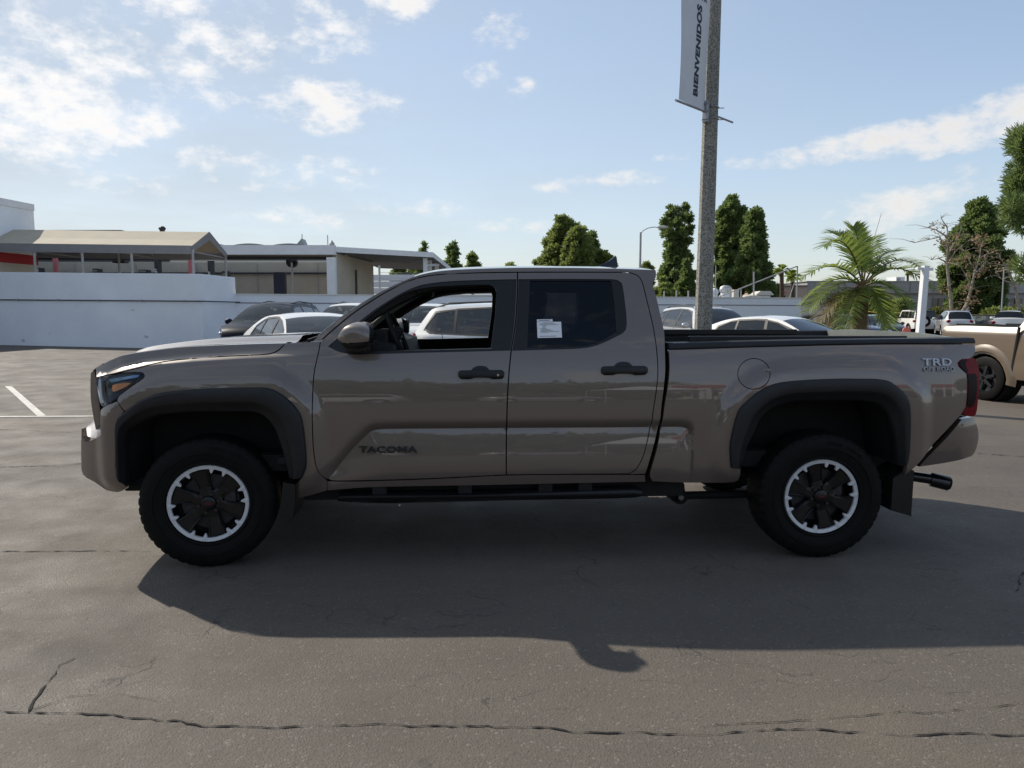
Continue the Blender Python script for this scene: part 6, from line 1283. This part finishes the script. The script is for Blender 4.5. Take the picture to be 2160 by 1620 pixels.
def frond(tip_px, tip_py, tipY, up, seed, m_, dens=40, leafL=.74, droop=.30, base=(0, 0, 0)):
    q = random.Random(seed); tp = at(tip_px, tip_py, tipY) - Vector((pxw, PY_, pg)); p0 = Vector((base[0], base[1], zc - .15)); c = p0.lerp(tp, .45) + Vector((0, 0, up)); rb = MB(); lf = MB(); pts = []
    for i in range(21): t = i / 20; pts.append(p0 * (1 - t) ** 2 + c * 2 * t * (1 - t) + tp * t * t)
    rb.tube(pts, .02, 6, radii=[.035 * (1 - .85 * i / 20) for i in range(21)])
    for i in range(dens):
        t = .16 + .84 * (i + .5) / dens; p = p0 * (1 - t) ** 2 + c * 2 * t * (1 - t) + tp * t * t; d = ((c - p0) * (1 - t) + (tp - c) * t).normalized(); side = d.cross(Vector((0, 0, 1)));
        if side.length < .05: side = Vector((1, 0, 0))
        side.normalize(); nrm = side.cross(d).normalized(); ll = leafL * (.35 + .75 * math.sin(math.pi * min(1, .12 + .82 * t)) ** .7) * q.uniform(.85, 1.1)
        for sgn in (-1, 1):
            dd = (side * sgn * .85 + d * (.45 + .5 * t) + nrm * q.uniform(.05, .45)).normalized(); w_ = .030; e1 = p + dd * ll * .5 + Vector((0, 0, -droop * ll * .12)); e2 = p + dd * ll + Vector((0, 0, -droop * ll * .55)); ww = d * w_
            lf.add([p - ww, p + ww, e1 + ww * 1.1, e1 - ww * 1.1, e2], [(0, 1, 2, 3), (3, 2, 4)])
    f = lf.build('frond', m_, pl); rb.build('midrib', PALMD, f)
FR = [(1738, 520, 24.0, 1.55, PALM), (1752, 492, 26.2, 1.15, PALM), (1688, 590, 24, 1.15, PALM), (1692, 640, 25.5, 1.05, PALM), (1706, 655, 23.6, .95, PALM), (1722, 690, 24.4, .60, PALMD), (1966, 610, 25.2, 1.35, PALM), (1945, 566, 26.6, 1.15, PALM), (1925, 655, 23.8, .85, PALM), (1876, 690, 26.8, .75, PALM), (1778, 700, 23.2, .62, PALM), (1745, 700, 24.6, .5, PALMD), (1868, 690, 24.0, .8, PALM), (1895, 530, 27.0, .9, PALM), (1840, 500, 26.8, .8, PALM), (1800, 478, 25.6, .75, PALM)]
for i, (a, b_, Yt, u, mm) in enumerate(FR): frond(a, b_, Yt, u, 60 + i, mm)

# leafless sycamores with brown leaves
def syc(label, limbs, Y, seed, leafs, group='leafless pale trees by the far lot'):
    q = np.random.RandomState(seed); b0 = at(*limbs[0][0], Y); g0 = min(gz(b0.x, Y), b0.z) - .1; t = thing('leafless_tree', label, 'tree', (b0.x, Y, g0), group=group); o = Vector((b0.x, Y, g0))
    m = MB(); ends = []
    for k, lb in enumerate(limbs):
        pts = [at(px, py, Y + (q.rand() - .5) * 1.2 * (0 if j == 0 else 1)) - o for j, (px, py) in enumerate(lb)]; r0 = .20 if k == 0 else .09
        if k == 0: pts = [Vector((0, 0, 0))] + pts
        m.tube(pts, r0, 7, radii=[r0 * (1 - .85 * i / (len(pts) - 1)) for i in range(len(pts))]); ends += pts[1:]
        for p in pts[1:]:
            for _ in range(4):
                d = Vector((q.randn(), q.randn(), .6 * q.rand())) * .8; m.tube([p, p + d * .5 + Vector((0, 0, .15)), p + d], .02, 4, radii=[.03, .018, .008])
                if leafs: ends.append(p + d)
    m.build('trunk', PALEB, t, smooth=True)
    cs = [tuple(e) for e in ends if q.rand() < leafs * .36]
    if cs: V, F = puffs(cs, [.42 + .25 * q.rand() for _ in cs], 26, .12, .0, seed); leaf_obj('dry_leaves', V, F, DRYL, t)
syc('tall pale leafless tree with brown leaf clusters, left of the big pine', [[(2008, 658), (2003, 610), (1998, 560), (2000, 520), (1998, 480), (1985, 460)], [(2000, 555), (1980, 545), (1965, 548)], [(1999, 530), (1982, 500), (1960, 505), (1930, 512)], [(1998, 500), (1975, 485), (1958, 480)], [(1998, 560), (2015, 530), (2040, 510)], [(1999, 540), (2020, 500), (2030, 475)]], 68, 71, .36)
syc('leaning pale leafless tree in front of the big pine trunk', [[(2028, 662), (2040, 640), (2048, 612), (2056, 575), (2066, 545), (2070, 515)], [(2050, 605), (2040, 585), (2025, 560)], [(2056, 578), (2075, 560), (2085, 535)], [(2058, 570), (2045, 550), (2035, 530)]], 66, 72, .42)
syc('thin leafless tree by the right edge, right of the big pine', [[(2150, 648), (2142, 610), (2132, 580), (2125, 562)], [(2138, 600), (2115, 590), (2100, 575)], [(2140, 605), (2155, 570), (2165, 540)], [(2135, 590), (2120, 560), (2110, 545)]], 64, 73, .18)
# close pine whose branches hang in at the right edge
q = np.random.RandomState(77); xT, YT = 19.8, 25.0; t = thing('pine_tree', 'pine whose branches reach in at the upper right edge', 'tree', (xT, YT, gz(xT, YT)))
m = MB(); m.tube([(0, 0, -.2), (.1, 0, 4), (0, 0, 10.5)], .3, 10, radii=[.34, .26, .06]); cs, rr = [], []
for px, py, pr in ((2155, 285, .32), (2150, 300, .34), (2168, 310, .5), (2145, 385, .36), (2158, 360, .45), (2138, 430, .34), (2152, 450, .45), (2136, 460, .30), (2170, 400, .45), (2162, 470, .36), (2186, 330, .45), (2196, 380, .6), (2204, 450, .6), (2165, 580, .25), (2158, 560, .3), (2180, 290, .4), (2206, 310, .5), (2230, 420, .8), (2150, 415, .4), (2148, 440, .4), (2153, 395, .4)):
    c = at(px, py, YT + q.randn() * .35) - Vector((xT, YT, gz(xT, YT))); cs.append(tuple(c)); rr.append(pr); m.tube([(0, 0, c.z - .6), (c.x * .5, c.y * .5, c.z - .25), c], .03, 5, radii=[.07, .04, .015])
for k in range(40):
    z = 4 + 6 * q.rand(); a = q.rand() * 6.28; r = (2.2 - .15 * z) * (.4 + .6 * q.rand()); 
    if math.cos(a) > .15 and z < 8.5: cs.append((r * math.cos(a) + .3, r * math.sin(a), z)); rr.append(.5 + .3 * q.rand())
m.build('trunk', BARK, t, smooth=True); V, F = puffs(cs, rr, 800, .034, .3, 78, aspect=7); leaf_obj('crown', V, F, PINE, t)
# shrubs in the planting strip by the far buildings
G3 = 'shrubs along the far planting strip'
for i, (px, Y, tp, w_, lb, mm) in enumerate(((1700, 60, 640, 40, 'yellow green shrub at the end of the white wall', SHRUB), (1745, 58, 642, 56, 'wide yellow green shrub left of the palm trunk', SHRUB), (1790, 60, 636, 60, 'shrub behind the palm trunk', SHRUB), (1850, 58, 640, 50, 'shrub right of the palm trunk', SHRUB), (1890, 66, 628, 50, 'dark shrub left of the white post', PINE2), (1985, 74, 652, 50, 'low brown green bush behind the silver SUV', SHRUB), (2100, 74, 650, 40, 'low bush right of the big pine trunk', PINE2), (1960, 74, 655, 40, 'low bush right of the white post', SHRUB), (2150, 70, 640, 50, 'olive bush at the right edge', PINE2))):
    x = atx(px, Y); r = w_ / FPX * Y / 2; zt = hz_z(tp, Y); t = thing('shrub', lb, 'shrub', (x, Y, gz(x, Y)), group=G3); q = np.random.RandomState(90 + i); H = zt - gz(x, Y); cs = [(q.uniform(-r, r), q.uniform(-.8, .8), H * q.uniform(.15, .85)) for _ in range(26)]
    V, F = puffs(cs, [.42] * 26, 90, .17, .3, 90 + i); leaf_obj('foliage', V, F, mm, t); s_ = MB()
    for c in cs[:8]: s_.tube([(0, 0, 0), (c[0] * .7, c[1], c[2] * .6), c], .02, 4)
    s_.build('stems', BARK, t)
# ================================================================== POLES, BANNER, FAR BUILDINGS, SMALL THINGS
def concrete():
    m = mat('exposed_aggregate_concrete', (.30, .285, .245), rough=.9, bump=.3, bscale=60); t = m.node_tree; b = t.nodes['Principled BSDF']; N = t.nodes.new
    tc = t.nodes['Texture Coordinate']; v = N('ShaderNodeTexVoronoi'); v.inputs['Scale'].default_value = 62; t.links.new(tc.outputs['Object'], v.inputs['Vector']); s = N('ShaderNodeSeparateColor'); t.links.new(v.outputs['Color'], s.inputs[0])
    r = N('ShaderNodeValToRGB'); t.links.new(s.outputs[0], r.inputs[0]); e = r.color_ramp.elements; e[0].color = (.11, .105, .095, 1); e[1].color = (.38, .365, .32, 1); k = r.color_ramp.elements.new(.30); k.color = (.16, .152, .135, 1); k = r.color_ramp.elements.new(.42); k.color = (.27, .255, .22, 1)
    n = N('ShaderNodeTexNoise'); n.inputs['Scale'].default_value = 1.3; n.inputs['Detail'].default_value = 5; t.links.new(tc.outputs['Object'], n.inputs['Vector']); mx = N('ShaderNodeMix'); mx.data_type = 'RGBA'; mx.blend_type = 'MULTIPLY'; mx.inputs[0].default_value = .6
    cr = N('ShaderNodeValToRGB'); t.links.new(n.outputs['Fac'], cr.inputs[0]); cr.color_ramp.elements[0].position = .3; cr.color_ramp.elements[0].color = (.6, .6, .6, 1); cr.color_ramp.elements[1].position = .7
    t.links.new(r.outputs[0], mx.inputs[6]); t.links.new(cr.outputs[0], mx.inputs[7]); t.links.new(mx.outputs[2], b.inputs['Base Color']); return m
CONC = concrete()
YP = 13.0; pb = Vector((atx(1481.5, YP) - .005, YP, 0)); pb.z = gz(pb.x, pb.y); ptop = at(1507.5, 0, YP)
lean = (ptop.x - atx(1481.5, YP)) / (ptop.z - hz_z(700, YP)); Hp = 9.6
pole = thing('light_pole', 'thick octagonal pebbled concrete pole behind the pickup cab', 'light pole', pb)
zref = hz_z(700, YP) - pb.z; ztop_r = ptop.z - pb.z; r700 = 35 / FPX * YP / 2; r0 = 25 / FPX * (YP / math.cos(.4)) / 2 * .98
def pr_(z): return r700 + (r0 - r700) * (z - zref) / (ztop_r - zref)
def pcx(z): return lean * (z - zref)
m = MB(); n = 8; P = []
for z in (-.1, zref, 3, 4.5, 6, ztop_r, Hp):
    P.append([(pcx(z) + pr_(z) * 1.03 * math.cos(2 * math.pi * (k + .5) / n + .18), pr_(z) * 1.03 * math.sin(2 * math.pi * (k + .5) / n + .18), z) for k in range(n + 1)])
m.grid(P); m.add(P[-1][:-1], [tuple(range(8))]); m.build('shaft', CONC, pole)
m = MB(); m.cbox((pcx(.12), 0, .1), (.75, .75, .5), .04); m.build('footing', CONC, pole)
m = MB(); m.tube([(pcx(Hp), 0, Hp), (pcx(Hp), 0, Hp + .25), (pcx(Hp) + .5, -.2, Hp + .4), (pcx(Hp) + 1.3, -.5, Hp + .42)], .045, 8); m.build('lamp_arm', POSTM, pole)
m = MB(); m.ball((pcx(Hp) + 1.6, -.6, Hp + .42), (.42, .18, .09), 14, 8); m.build('lamp_head', POSTM, pole, smooth=True)
# banner arm and bracket
zbk = hz_z(240, YP) - pb.z; d_ = Vector((-.70, -.714, 0)); c0 = Vector((pcx(zbk), 0, zbk)); rr = pr_(zbk)
ST = mat('galvanised_steel', (.30, .31, .33), rough=.45, metal=.6, noise=.2, nscale=20)
m = MB(); c1 = c0 - d_ * rr * .9; m.cyl(c1, c1 - d_ * .70, .018, 8); m.build('spare_arm', ST, pole)
for dz in (-.10, .10):
    m = MB(); ring = []
    for k in range(9): a = 2 * math.pi * k / 8 + .18 + math.pi / 8; ring.append(c0 + Vector((rr * 1.10 * math.cos(a), rr * 1.10 * math.sin(a), dz)))
    m.tube(ring, .012, 6, cap=False); m.build('strap', ST, pole)
    m = MB(); m.tube([c0 + Vector((rr, .02, dz)), c0 + Vector((rr + .13, .06, dz + .015))], .008, 5); m.build('strap_tail', ST, pole)
m = MB(); q = c0 + d_ * (rr + .015); m.cbox(q, (.12, .10, .36), .015, rz=math.atan2(d_.y, d_.x)); m.build('bracket_plate', ST, pole)
for dz in (-.13, 0, .13):
    m = MB(); qq = c0 + d_ * (rr + .06) + Vector((0, 0, dz)); m.cyl(qq - Vector((.05, 0, 0)), qq + Vector((.05, -.05, 0)), .012, 6); m.build('bracket_bolt', ST, pole)
m = MB(); m.cyl(c0 + d_ * (rr + .03), c0 + d_ * (rr + 1.02), .02, 8); m.build('banner_arm', ST, pole)
ztb = zbk + 2.55; m = MB(); c2 = Vector((pcx(ztb), 0, ztb)); m.cyl(c2 + d_ * (pr_(ztb) - .02), c2 + d_ * (rr + 1.02), .02, 8); m.build('banner_arm', ST, pole)
# banner cloth
bn = thing('banner', 'pale grey vertical banner lettered BIENVENIDOS hanging from the concrete pole', 'banner', pb + c0)
NAVY = mat('navy_print', (.018, .028, .055), rough=.7); CLOTH = mat('banner_cloth', (.60, .62, .65), rough=.85, noise=.04, nscale=3)
s0, s1 = rr + .045, rr + .93; dl = Vector((lean, 0, 1)); side_n = Vector((d_.y, -d_.x, 0))
def bp(s, z): return d_ * s + Vector((lean * z, 0, z)) + side_n * (.018 * math.sin(z * 2.2 + s * 3))
m = MB(); P = [[bp(s0 + (s1 - s0) * j / 10, .03 + 2.48 * i / 24) for j in range(11)] for i in range(25)]; m.grid(P); m.grid([[p - side_n * .003 for p in r] for r in P], flip=True); m.build('cloth', CLOTH, bn, smooth=True)
tn = side_n if side_n.y < 0 else -side_n
def btext(txt, size, s_c, z_c, rot, bold=.0, sx=1., name='lettering', fit=None):
    tm = text_mb(txt, size, .0004, bold, 1., 0, 1.08); xs_ = [p[0] for p in tm.v]; k = (fit / (max(xs_) - min(xs_))) if fit else 1; out = []
    for x, y, z in tm.v:
        x *= k; a = x * math.cos(rot) - y * math.sin(rot) * sx; b_ = x * math.sin(rot) + y * math.cos(rot) * sx
        p = bp(s_c - a, z_c + b_) + tn * (.006 + z); out.append(tuple(p))
    tm.v = out; return tm.build(name, NAVY, bn)
zt_word = hz_z(20, 12.8) - (pb.z + c0.z); zb_word = hz_z(207, 12.75) - (pb.z + c0.z); 
btext('BIENVENIDOS', .20, s0 + .335, (zt_word + zb_word) / 2, R(90), .011, fit=abs(zt_word - zb_word))
btext('TOYOTA', .115, s0 + .42, zt_word + .125, 0, .003, fit=.62)

# street lamp behind the cab
sl = thing('street_lamp', 'grey street lamp with curved arm rising behind the pickup roof', 'street lamp', (atx(1348, 60), 60, gz(atx(1348, 60), 60)))
z = hz_z(490, 60) - sl.location.z; m = MB(); m.tube([(0, 0, 0), (0, 0, z)], .09, 10, radii=[.12, .085]); m.build('pole', POSTM, sl)
m = MB(); a_ = at(1385, 480, 60).x - sl.location.x; m.tube([(0, 0, z - .15), (.18, 0, z + .12), (.55, 0, z + .33), (1.0, 0, z + .42), (a_ + .1, 0, z + .43)], .035, 8); m.build('arm', POSTM, sl, smooth=True)
m = MB(); m.ball((a_ + .45, 0, z + .42), (.48, .17, .13), 16, 10); m.build('lamp_head', mat('lamp_head_grey', (.5, .5, .48), rough=.4), sl, smooth=True)
# slanting rail frame and vents on the roof behind the white wall
fr = thing('rail_frame', 'slanting steel rail with an upright above the end of the white wall', 'railing'); Y = 34.6
def pt_(px, py, YY=Y): return at(px, py, YY)
for nm, pts, r_ in (('slant_rail', [(1513, 628), (1680, 562)], .03), ('upright', [(1682, 561), (1681, 632)], .035), ('brace', [(1676, 596), (1664, 632)], .02), ('upright', [(1510, 560), (1509, 630)], .022), ('upright', [(1590, 573), (1590, 628)], .04), ('short_upright', [(1563, 607), (1563, 628)], .03)):
    m = MB(); m.cyl(pt_(*pts[0]), pt_(*pts[1]), r_, 8); m.build(nm, POSTM, fr)
tv = thing('turbine_vent', 'white ribbed turbine roof vent above the low wall', 'roof vent'); c_ = at(1531, 612, 37); rv_ = 13 / FPX * 37
m = MB(); m.cyl((c_.x, 37, c_.z - .65), (c_.x, 37, c_.z - .1), rv_ * .8, 16); m.build('vent_base', WHITEM, tv)
for k in range(20):
    a = 2 * math.pi * k / 20; P = []
    for i in range(7):
        th = -1.1 + 2.2 * i / 6; P.append([(c_.x + rv_ * math.cos(th) * math.cos(a + da) * s, 37 + rv_ * math.cos(th) * math.sin(a + da) * s, c_.z + rv_ * .85 * math.sin(th)) for da, s in ((0, 1.0), (.26, .90))])
    m = MB(); m.grid(P); m.build('vane', mat('bare_metal', (.6, .6, .58), rough=.4, metal=.5) if k == 0 else bpy.data.materials['bare_metal'], tv)
tv2 = thing('turbine_vent', 'pale roof vent half hidden by the concrete pole', 'roof vent'); c_ = at(1506, 616, 39); m = MB(); m.ball(tuple(c_), (.25, .25, .22), 14, 8); m.cyl((c_.x, 39, c_.z - .6), (c_.x, 39, c_.z), .2, 12); m.build('vent_head', WHITEM, tv2)
ru = thing('roof_unit', 'low pale roof hood with a flat cap above the low wall', 'roof hood'); c_ = at(1607, 622, 40); m = MB(); m.box((c_.x, 40, c_.z - .35), (.72, .7, .6)); m.build('hood_box', WHITEM, ru); m = MB(); m.prism([(c_.x - .52, c_.z - .02), (c_.x + .52, c_.z - .02), (c_.x + .3, c_.z + .2), (c_.x - .25, c_.z + .2)], 'Y', 39.5, 40.6); m.build('hood_cap', CREAM, ru)
dsh = thing('roof_unit', 'wide flat tan vent cap left of the roof hood', 'roof vent'); c_ = at(1583, 626, 38); m = MB(); m.lathe([(-.5, .25), (0, .25), (0, .42), (.06, .40), (.12, .1), (.12, .001)], 'Z', 20, tuple(c_)); m.build('vent_cap', CREAM, dsh)
bx = thing('roof_box', 'small square beige box between the roof vents', 'roof box'); c_ = at(1551, 619, 39.5); m = MB(); m.cbox((c_.x, 39.5, c_.z - .3), (.30, .4, 1.0), .02); m.build('casing', CREAM, bx)
rb_ = thing('roof_building', 'low flat roofed building just behind the white wall carrying the vents', 'building'); m = MB(); xa, xb_ = atx(1395, 36), atx(1676, 42); m.box(((xa + xb_) / 2, 39.8, .8), (xb_ - xa, 8, 2.0)); m.build('wall', CREAM, rb_); m = MB(); m.box(((xa + xb_) / 2, 39.8, 1.83), (xb_ - xa + .3, 8.2, .06)); m.build('roof', GREYR, rb_)

# far buildings
PINKB = mat('peach_stucco', (.52, .40, .31), rough=.85, noise=.06, nscale=1); GRYB = mat('grey_stucco', (.34, .335, .33), rough=.85, noise=.06, nscale=.8); DGL = mat('dark_shop_glass', (.02, .022, .025), rough=.08, coat=.6)
WIN2 = mat('window_frame_dark', (.04, .04, .04), rough=.5)
def fbox(t, nm, mt, px0, px1, py0, py1, Y, dep=.3):
    x0, x1 = atx(px0, Y), atx(px1, Y); za, zb = hz_z(py1, Y), hz_z(py0, Y); m = MB(); m.box(((x0 + x1) / 2, Y + dep / 2, (za + zb) / 2), (x1 - x0, dep, zb - za)); return m.build(nm, mt, t)
pk = thing('peach_building', 'peach building with faded red letters behind the big pine', 'building'); Y = 88.
fbox(pk, 'wall', PINKB, 1590, 1700, 604, 670, Y, 12); fbox(pk, 'roof', GREYR, 1588, 1702, 601.5, 604, Y - .2, 12.4); fbox(pk, 'window', DGL, 1630, 1655, 623, 634, Y - .06, .1); fbox(pk, 'window', DGL, 1600, 1622, 623, 634, Y - .06, .1)
for k, a in enumerate((1629, 1634.5, 1640, 1645.5, 1651)): fbox(pk, 'sign_letter', mat('faded_red_letter', (.55, .17, .13), rough=.6) if k == 0 else bpy.data.materials['faded_red_letter'], a, a + 4, 614.5, 619.5, Y - .1, .08)
gy = thing('strip_building', 'long grey single storey building with dark windows behind the far lot', 'building'); Y = 92.
fbox(gy, 'wall', GRYB, 1700, 2320, 618, 690, Y, 14); fbox(gy, 'upper_wall', GRYB, 1700, 2320, 594, 618.5, Y - .5, 14.5); fbox(gy, 'roof_edge', POSTM, 1698, 2322, 592.5, 594, Y - .6, 14.7)
for a, b_ in ((1720, 1760), (1770, 1800), (1872, 1900), (1964, 2004), (2035, 2058), (2070, 2096), (2105, 2122), (2130, 2155)):
    w_ = fbox(gy, 'window', DGL, a, b_, 629, 655, Y - .05, .12)
    for k in range(1, 3): fbox(w_, 'mullion', WIN2, a + (b_ - a) * k / 3 - .3, a + (b_ - a) * k / 3 + .3, 629, 655, Y - .12, .08)
for k in range(9): fbox(gy, 'pilaster', GREYR, 1716 + k * 50, 1717 + k * 50, 595, 660, Y - .55, .1)
sgn = fbox(gy, 'sign_board', REDS, 1983.5, 2004, 608.5, 617, Y - .7, .15); sgn['label'] = 'red sign board with small white marks'
for k in range(4): fbox(sgn, 'sign_mark', PLAT, 1986 + k * 4.2, 1988.6 + k * 4.2, 611.5, 614, Y - .76, .05)
ac = thing('rooftop_unit', 'white box air unit on the roof of the grey building', 'air unit'); fbox(ac, 'casing', WHITEM, 1886, 1904, 584, 594, 94, 2.5); fbox(ac, 'grille', POSTM, 1888, 1895, 586.5, 592, 93.95, .06)
bank = tag(fbox(None, 'planted_bank', mat('dry_mulch', (.16, .115, .075), rough=.95, noise=.3, nscale=1.2), 1690, 2400, 664, 690, 71, 20), kind='structure')
cu_ = tag(fbox(None, 'kerb', mat('yellowish_kerb', (.50, .46, .38), rough=.9, noise=.1, nscale=2), 1690, 1960, 671.5, 675, 63, .3), kind='structure')  # kerb has a pale yellowish colour of its own
pw = thing('planter_wall', 'low tan planter wall between the palm and the off-roader', 'wall'); fbox(pw, 'wall_face', PINKB, 1846, 1896, 686, 704, 46, .4); fbox(pw, 'coping', CREAM, 1845, 1897, 683.5, 686, 45.95, .5)
# white street post with cross pieces
wp = thing('white_post', 'square white post with short cross pieces at its top', 'post'); Y = 19.5; xb_ = atx(1937, Y); zt_ = hz_z(561, Y); m = MB(); wpx = 13 / FPX * Y; g0 = gz(xb_, Y)
m.prism([(xb_ - wpx / 2 - .0, g0 - .1), (xb_ + wpx / 2, g0 - .1), (atx(1942, Y) + wpx * .42, zt_), (atx(1942, Y) - wpx * .42, zt_)], 'Y', Y - wpx / 2, Y + wpx / 2); m.build('post_shaft', mat('white_post_paint', (.74, .75, .76), rough=.5, noise=.06, nscale=4), wp)
for px0, px1, py in ((1924, 1938, 566.5), (1946, 1957, 568)):
    m = MB(); m.cbox((atx((px0 + px1) / 2, Y), Y, hz_z(py, Y)), ((px1 - px0) / FPX * Y, .12, .07), .01); m.build('cross_piece', bpy.data.materials['white_post_paint'], wp)
gp_ = thing('thin_pole', 'tall thin grey pole right of the big pine', 'pole'); m = MB(); a_, b_ = at(2112, 672, 62), at(2118, 565, 62); m.cyl((a_.x, 62, gz(a_.x, 62)), b_, .07, 8, r1=.05); m.build('shaft', POSTM, gp_); m = MB(); m.cbox(b_ + Vector((.25, 0, .0)), (.7, .15, .08), .02); m.build('lamp_head', POSTM, gp_)
wh = thing('whip_aerial', 'very thin whip aerial rising behind the palm crown', 'aerial'); m = MB(); a_, b_ = at(1841, 512, 30), at(1859, 450, 30); m.tube([(a_.x - 1.2, 30, gz(a_.x, 30)), a_, b_], .012, 5, radii=[.02, .014, .012]); m.build('rod', POSTM, wh)
BOLW = mat('white_plastic', (.72, .73, .74), rough=.45)
for i, (px, Y, tp) in enumerate(((1697, 21, 690), (1717, 22, 693), (1732, 21.5, 691), (1773, 23, 695), (1822, 22.5, 697), (1875, 24, 695))):
    x = atx(px, Y); t = thing('bollard', ['short white bollard behind the bed, nearest the white sedan', 'broad white bollard behind the middle of the bed', 'white bollard with rounded top left of the palm', 'low white bollard just left of the palm trunk', 'low white bollard just right of the palm trunk', 'white bollard by the planter wall'][i], 'bollard', (x, Y, gz(x, Y)), group='white bollards behind the pickup bed'); h = hz_z(tp, Y) - gz(x, Y)
    m = MB(); m.lathe([(0, .09), (h - .12, .085), (h - .03, .075), (h, .03), (h + .005, .001)], 'Z', 14); m.build('shaft', BOLW, t, smooth=True); m = MB(); m.lathe([(0, .14), (.05, .14), (.07, .09)], 'Z', 14); m.build('base', DKMET, t)
rdv = thing('red_reflector_post', 'small orange red reflector on a stick behind the tailgate', 'marker post'); c_ = at(1912, 698, 20.); m = MB(); m.lathe([(-.02, .001), (-.02, .11), (.02, .11), (.02, .001)], 'Y', 18, tuple(c_)); m.build('reflector', mat('orange_reflector', (.60, .16, .12), rough=.4), rdv); m = MB(); m.cyl((c_.x, 20.03, gz(c_.x, 20)), (c_.x, 20.03, c_.z), .02, 6); m.build('stick', POSTM, rdv)
bc = thing('barricade', 'white folding barricade standing on the kerb left of the palm', 'barricade')
for px0, px1 in ((1752, 1745), (1756, 1762)): m = MB(); m.cyl(at(px0, 648, 58), at(px1, 668, 58), .07, 6); m.build('leg', BOLW, bc)
m = MB(); m.cbox(at(1754, 655, 57.9), (.55, .05, .2), .01); m.build('board', BOLW, bc)
tp_ = thing('caution_tape', 'yellow tape strung along the planting strip', 'tape', ); m = MB(); m.tube([at(1690, 650, 57), at(1745, 652, 57), at(1800, 655, 57), at(1850, 659, 56), at(1900, 660, 56)], .035, 4); m.build('tape_strip', mat('yellow_tape', (.62, .52, .12), rough=.5), tp_)
wsg = thing('small_sign', 'small blue white sign on a stick in front of the big pine', 'sign'); m = MB(); m.cbox(at(2040, 654, 70), (.40, .04, .5), .01); m.build('sign_plate', PLATE, wsg); m = MB(); a_ = at(2040, 655, 70); m.cyl((a_.x, 70.04, gz(a_.x, 70)), (a_.x, 70.04, a_.z), .03, 6); m.build('stick', POSTM, wsg)

# ================================================================== THE LOT BEHIND THE CAMERA (seen mirrored in the paintwork)
hb = thing('showroom', 'cream showroom with red band and white columns behind the camera', 'building'); m = MB(); m.box((24, -30, 2.6), (26, 6, 5.6)); m.build('wall', CREAM, hb); m = MB(); m.box((24, -26.9, 4.6), (26, .3, 1.0)); m.build('red_band', REDS, hb)
for k in range(6): m = MB(); m.box((12.5 + k * 4.6, -26.6, 2), (.5, .5, 4.2)); m.build('column', WHITEM, hb)
m = MB(); m.box((24, -26.96, 1.6), (24, .06, 2.8)); m.build('shop_window', DGL, hb)
for i, (x, y, s_) in enumerate(((-16, -26, 1.0), (-9, -32, 1.25), (-2, -30, 1.0), (3.5, -34, 1.2), (8, -30, .9), (-24, -30, 1.2), (-33, -27, 1.1), (13, -40, 1.3), (45, -30, 1.2))):
    t = thing('broad_tree', ['tree in front of the left end of the hedge', 'large tree behind the middle of the hedge', 'tree beside the large tree behind the hedge', 'tall tree right of the hedge end', 'smallest tree near the showroom corner', 'large tree left of the hedge', 'leftmost tree behind the camera', 'tallest tree behind the showroom', 'tree beyond the right end of the showroom'][i], 'tree', (x, y, 0), group='trees behind the camera'); q = np.random.RandomState(120 + i); cs = [(q.normal() * 1.7 * s_, q.normal() * 1.3 * s_, (2.6 + q.rand() * 3.0) * s_) for _ in range(40)]; V, F = puffs(cs, [1.0 * s_] * 40, 60, .42, .3, 120 + i); leaf_obj('crown', V, F, PINE, t); m = MB(); m.tube([(0, 0, 0), (.1, 0, 2 * s_), (0, 0, 4 * s_)], .25, 8, radii=[.3, .2, .1]); m.build('trunk', BARK, t)
hd = thing('hedge', 'long dark hedge behind the camera', 'hedge', (0, -23, 0)); q = np.random.RandomState(140); cs = [(q.uniform(-32, 10), q.uniform(-.6, .6), q.uniform(.3, 1.5)) for _ in range(160)]; V, F = puffs(cs, [.6] * 160, 45, .28, .3, 141); leaf_obj('foliage', V, F, PINE, hd)
tt = thing('market_tent', 'small white tent behind the camera', 'tent', (5.5, -13, 0)); m = MB(); m.add([(-1.5, -1.5, 2.3), (1.5, -1.5, 2.3), (1.5, 1.5, 2.3), (-1.5, 1.5, 2.3), (0, 0, 3.2)], [(0, 1, 4), (1, 2, 4), (2, 3, 4), (3, 0, 4)]); m.build('tent_roof', BOLW, tt)
for sx_ in (-1.45, 1.45):
    for sy_ in (-1.45, 1.45): m = MB(); m.cyl((sx_, sy_, 0), (sx_, sy_, 2.3), .03, 6); m.build('leg', POSTM, tt)
X, Y = -4.0, -14.0; make_car('parked_car', 'suv', 'white SUV parked behind the camera', 'car', X, Y, 175, CWHITE, full=False)
X, Y = 3.0, -16.0; make_car('parked_car', 'sedan', 'silver sedan parked behind the camera', 'car', X, Y, 5, CSILV, full=False)
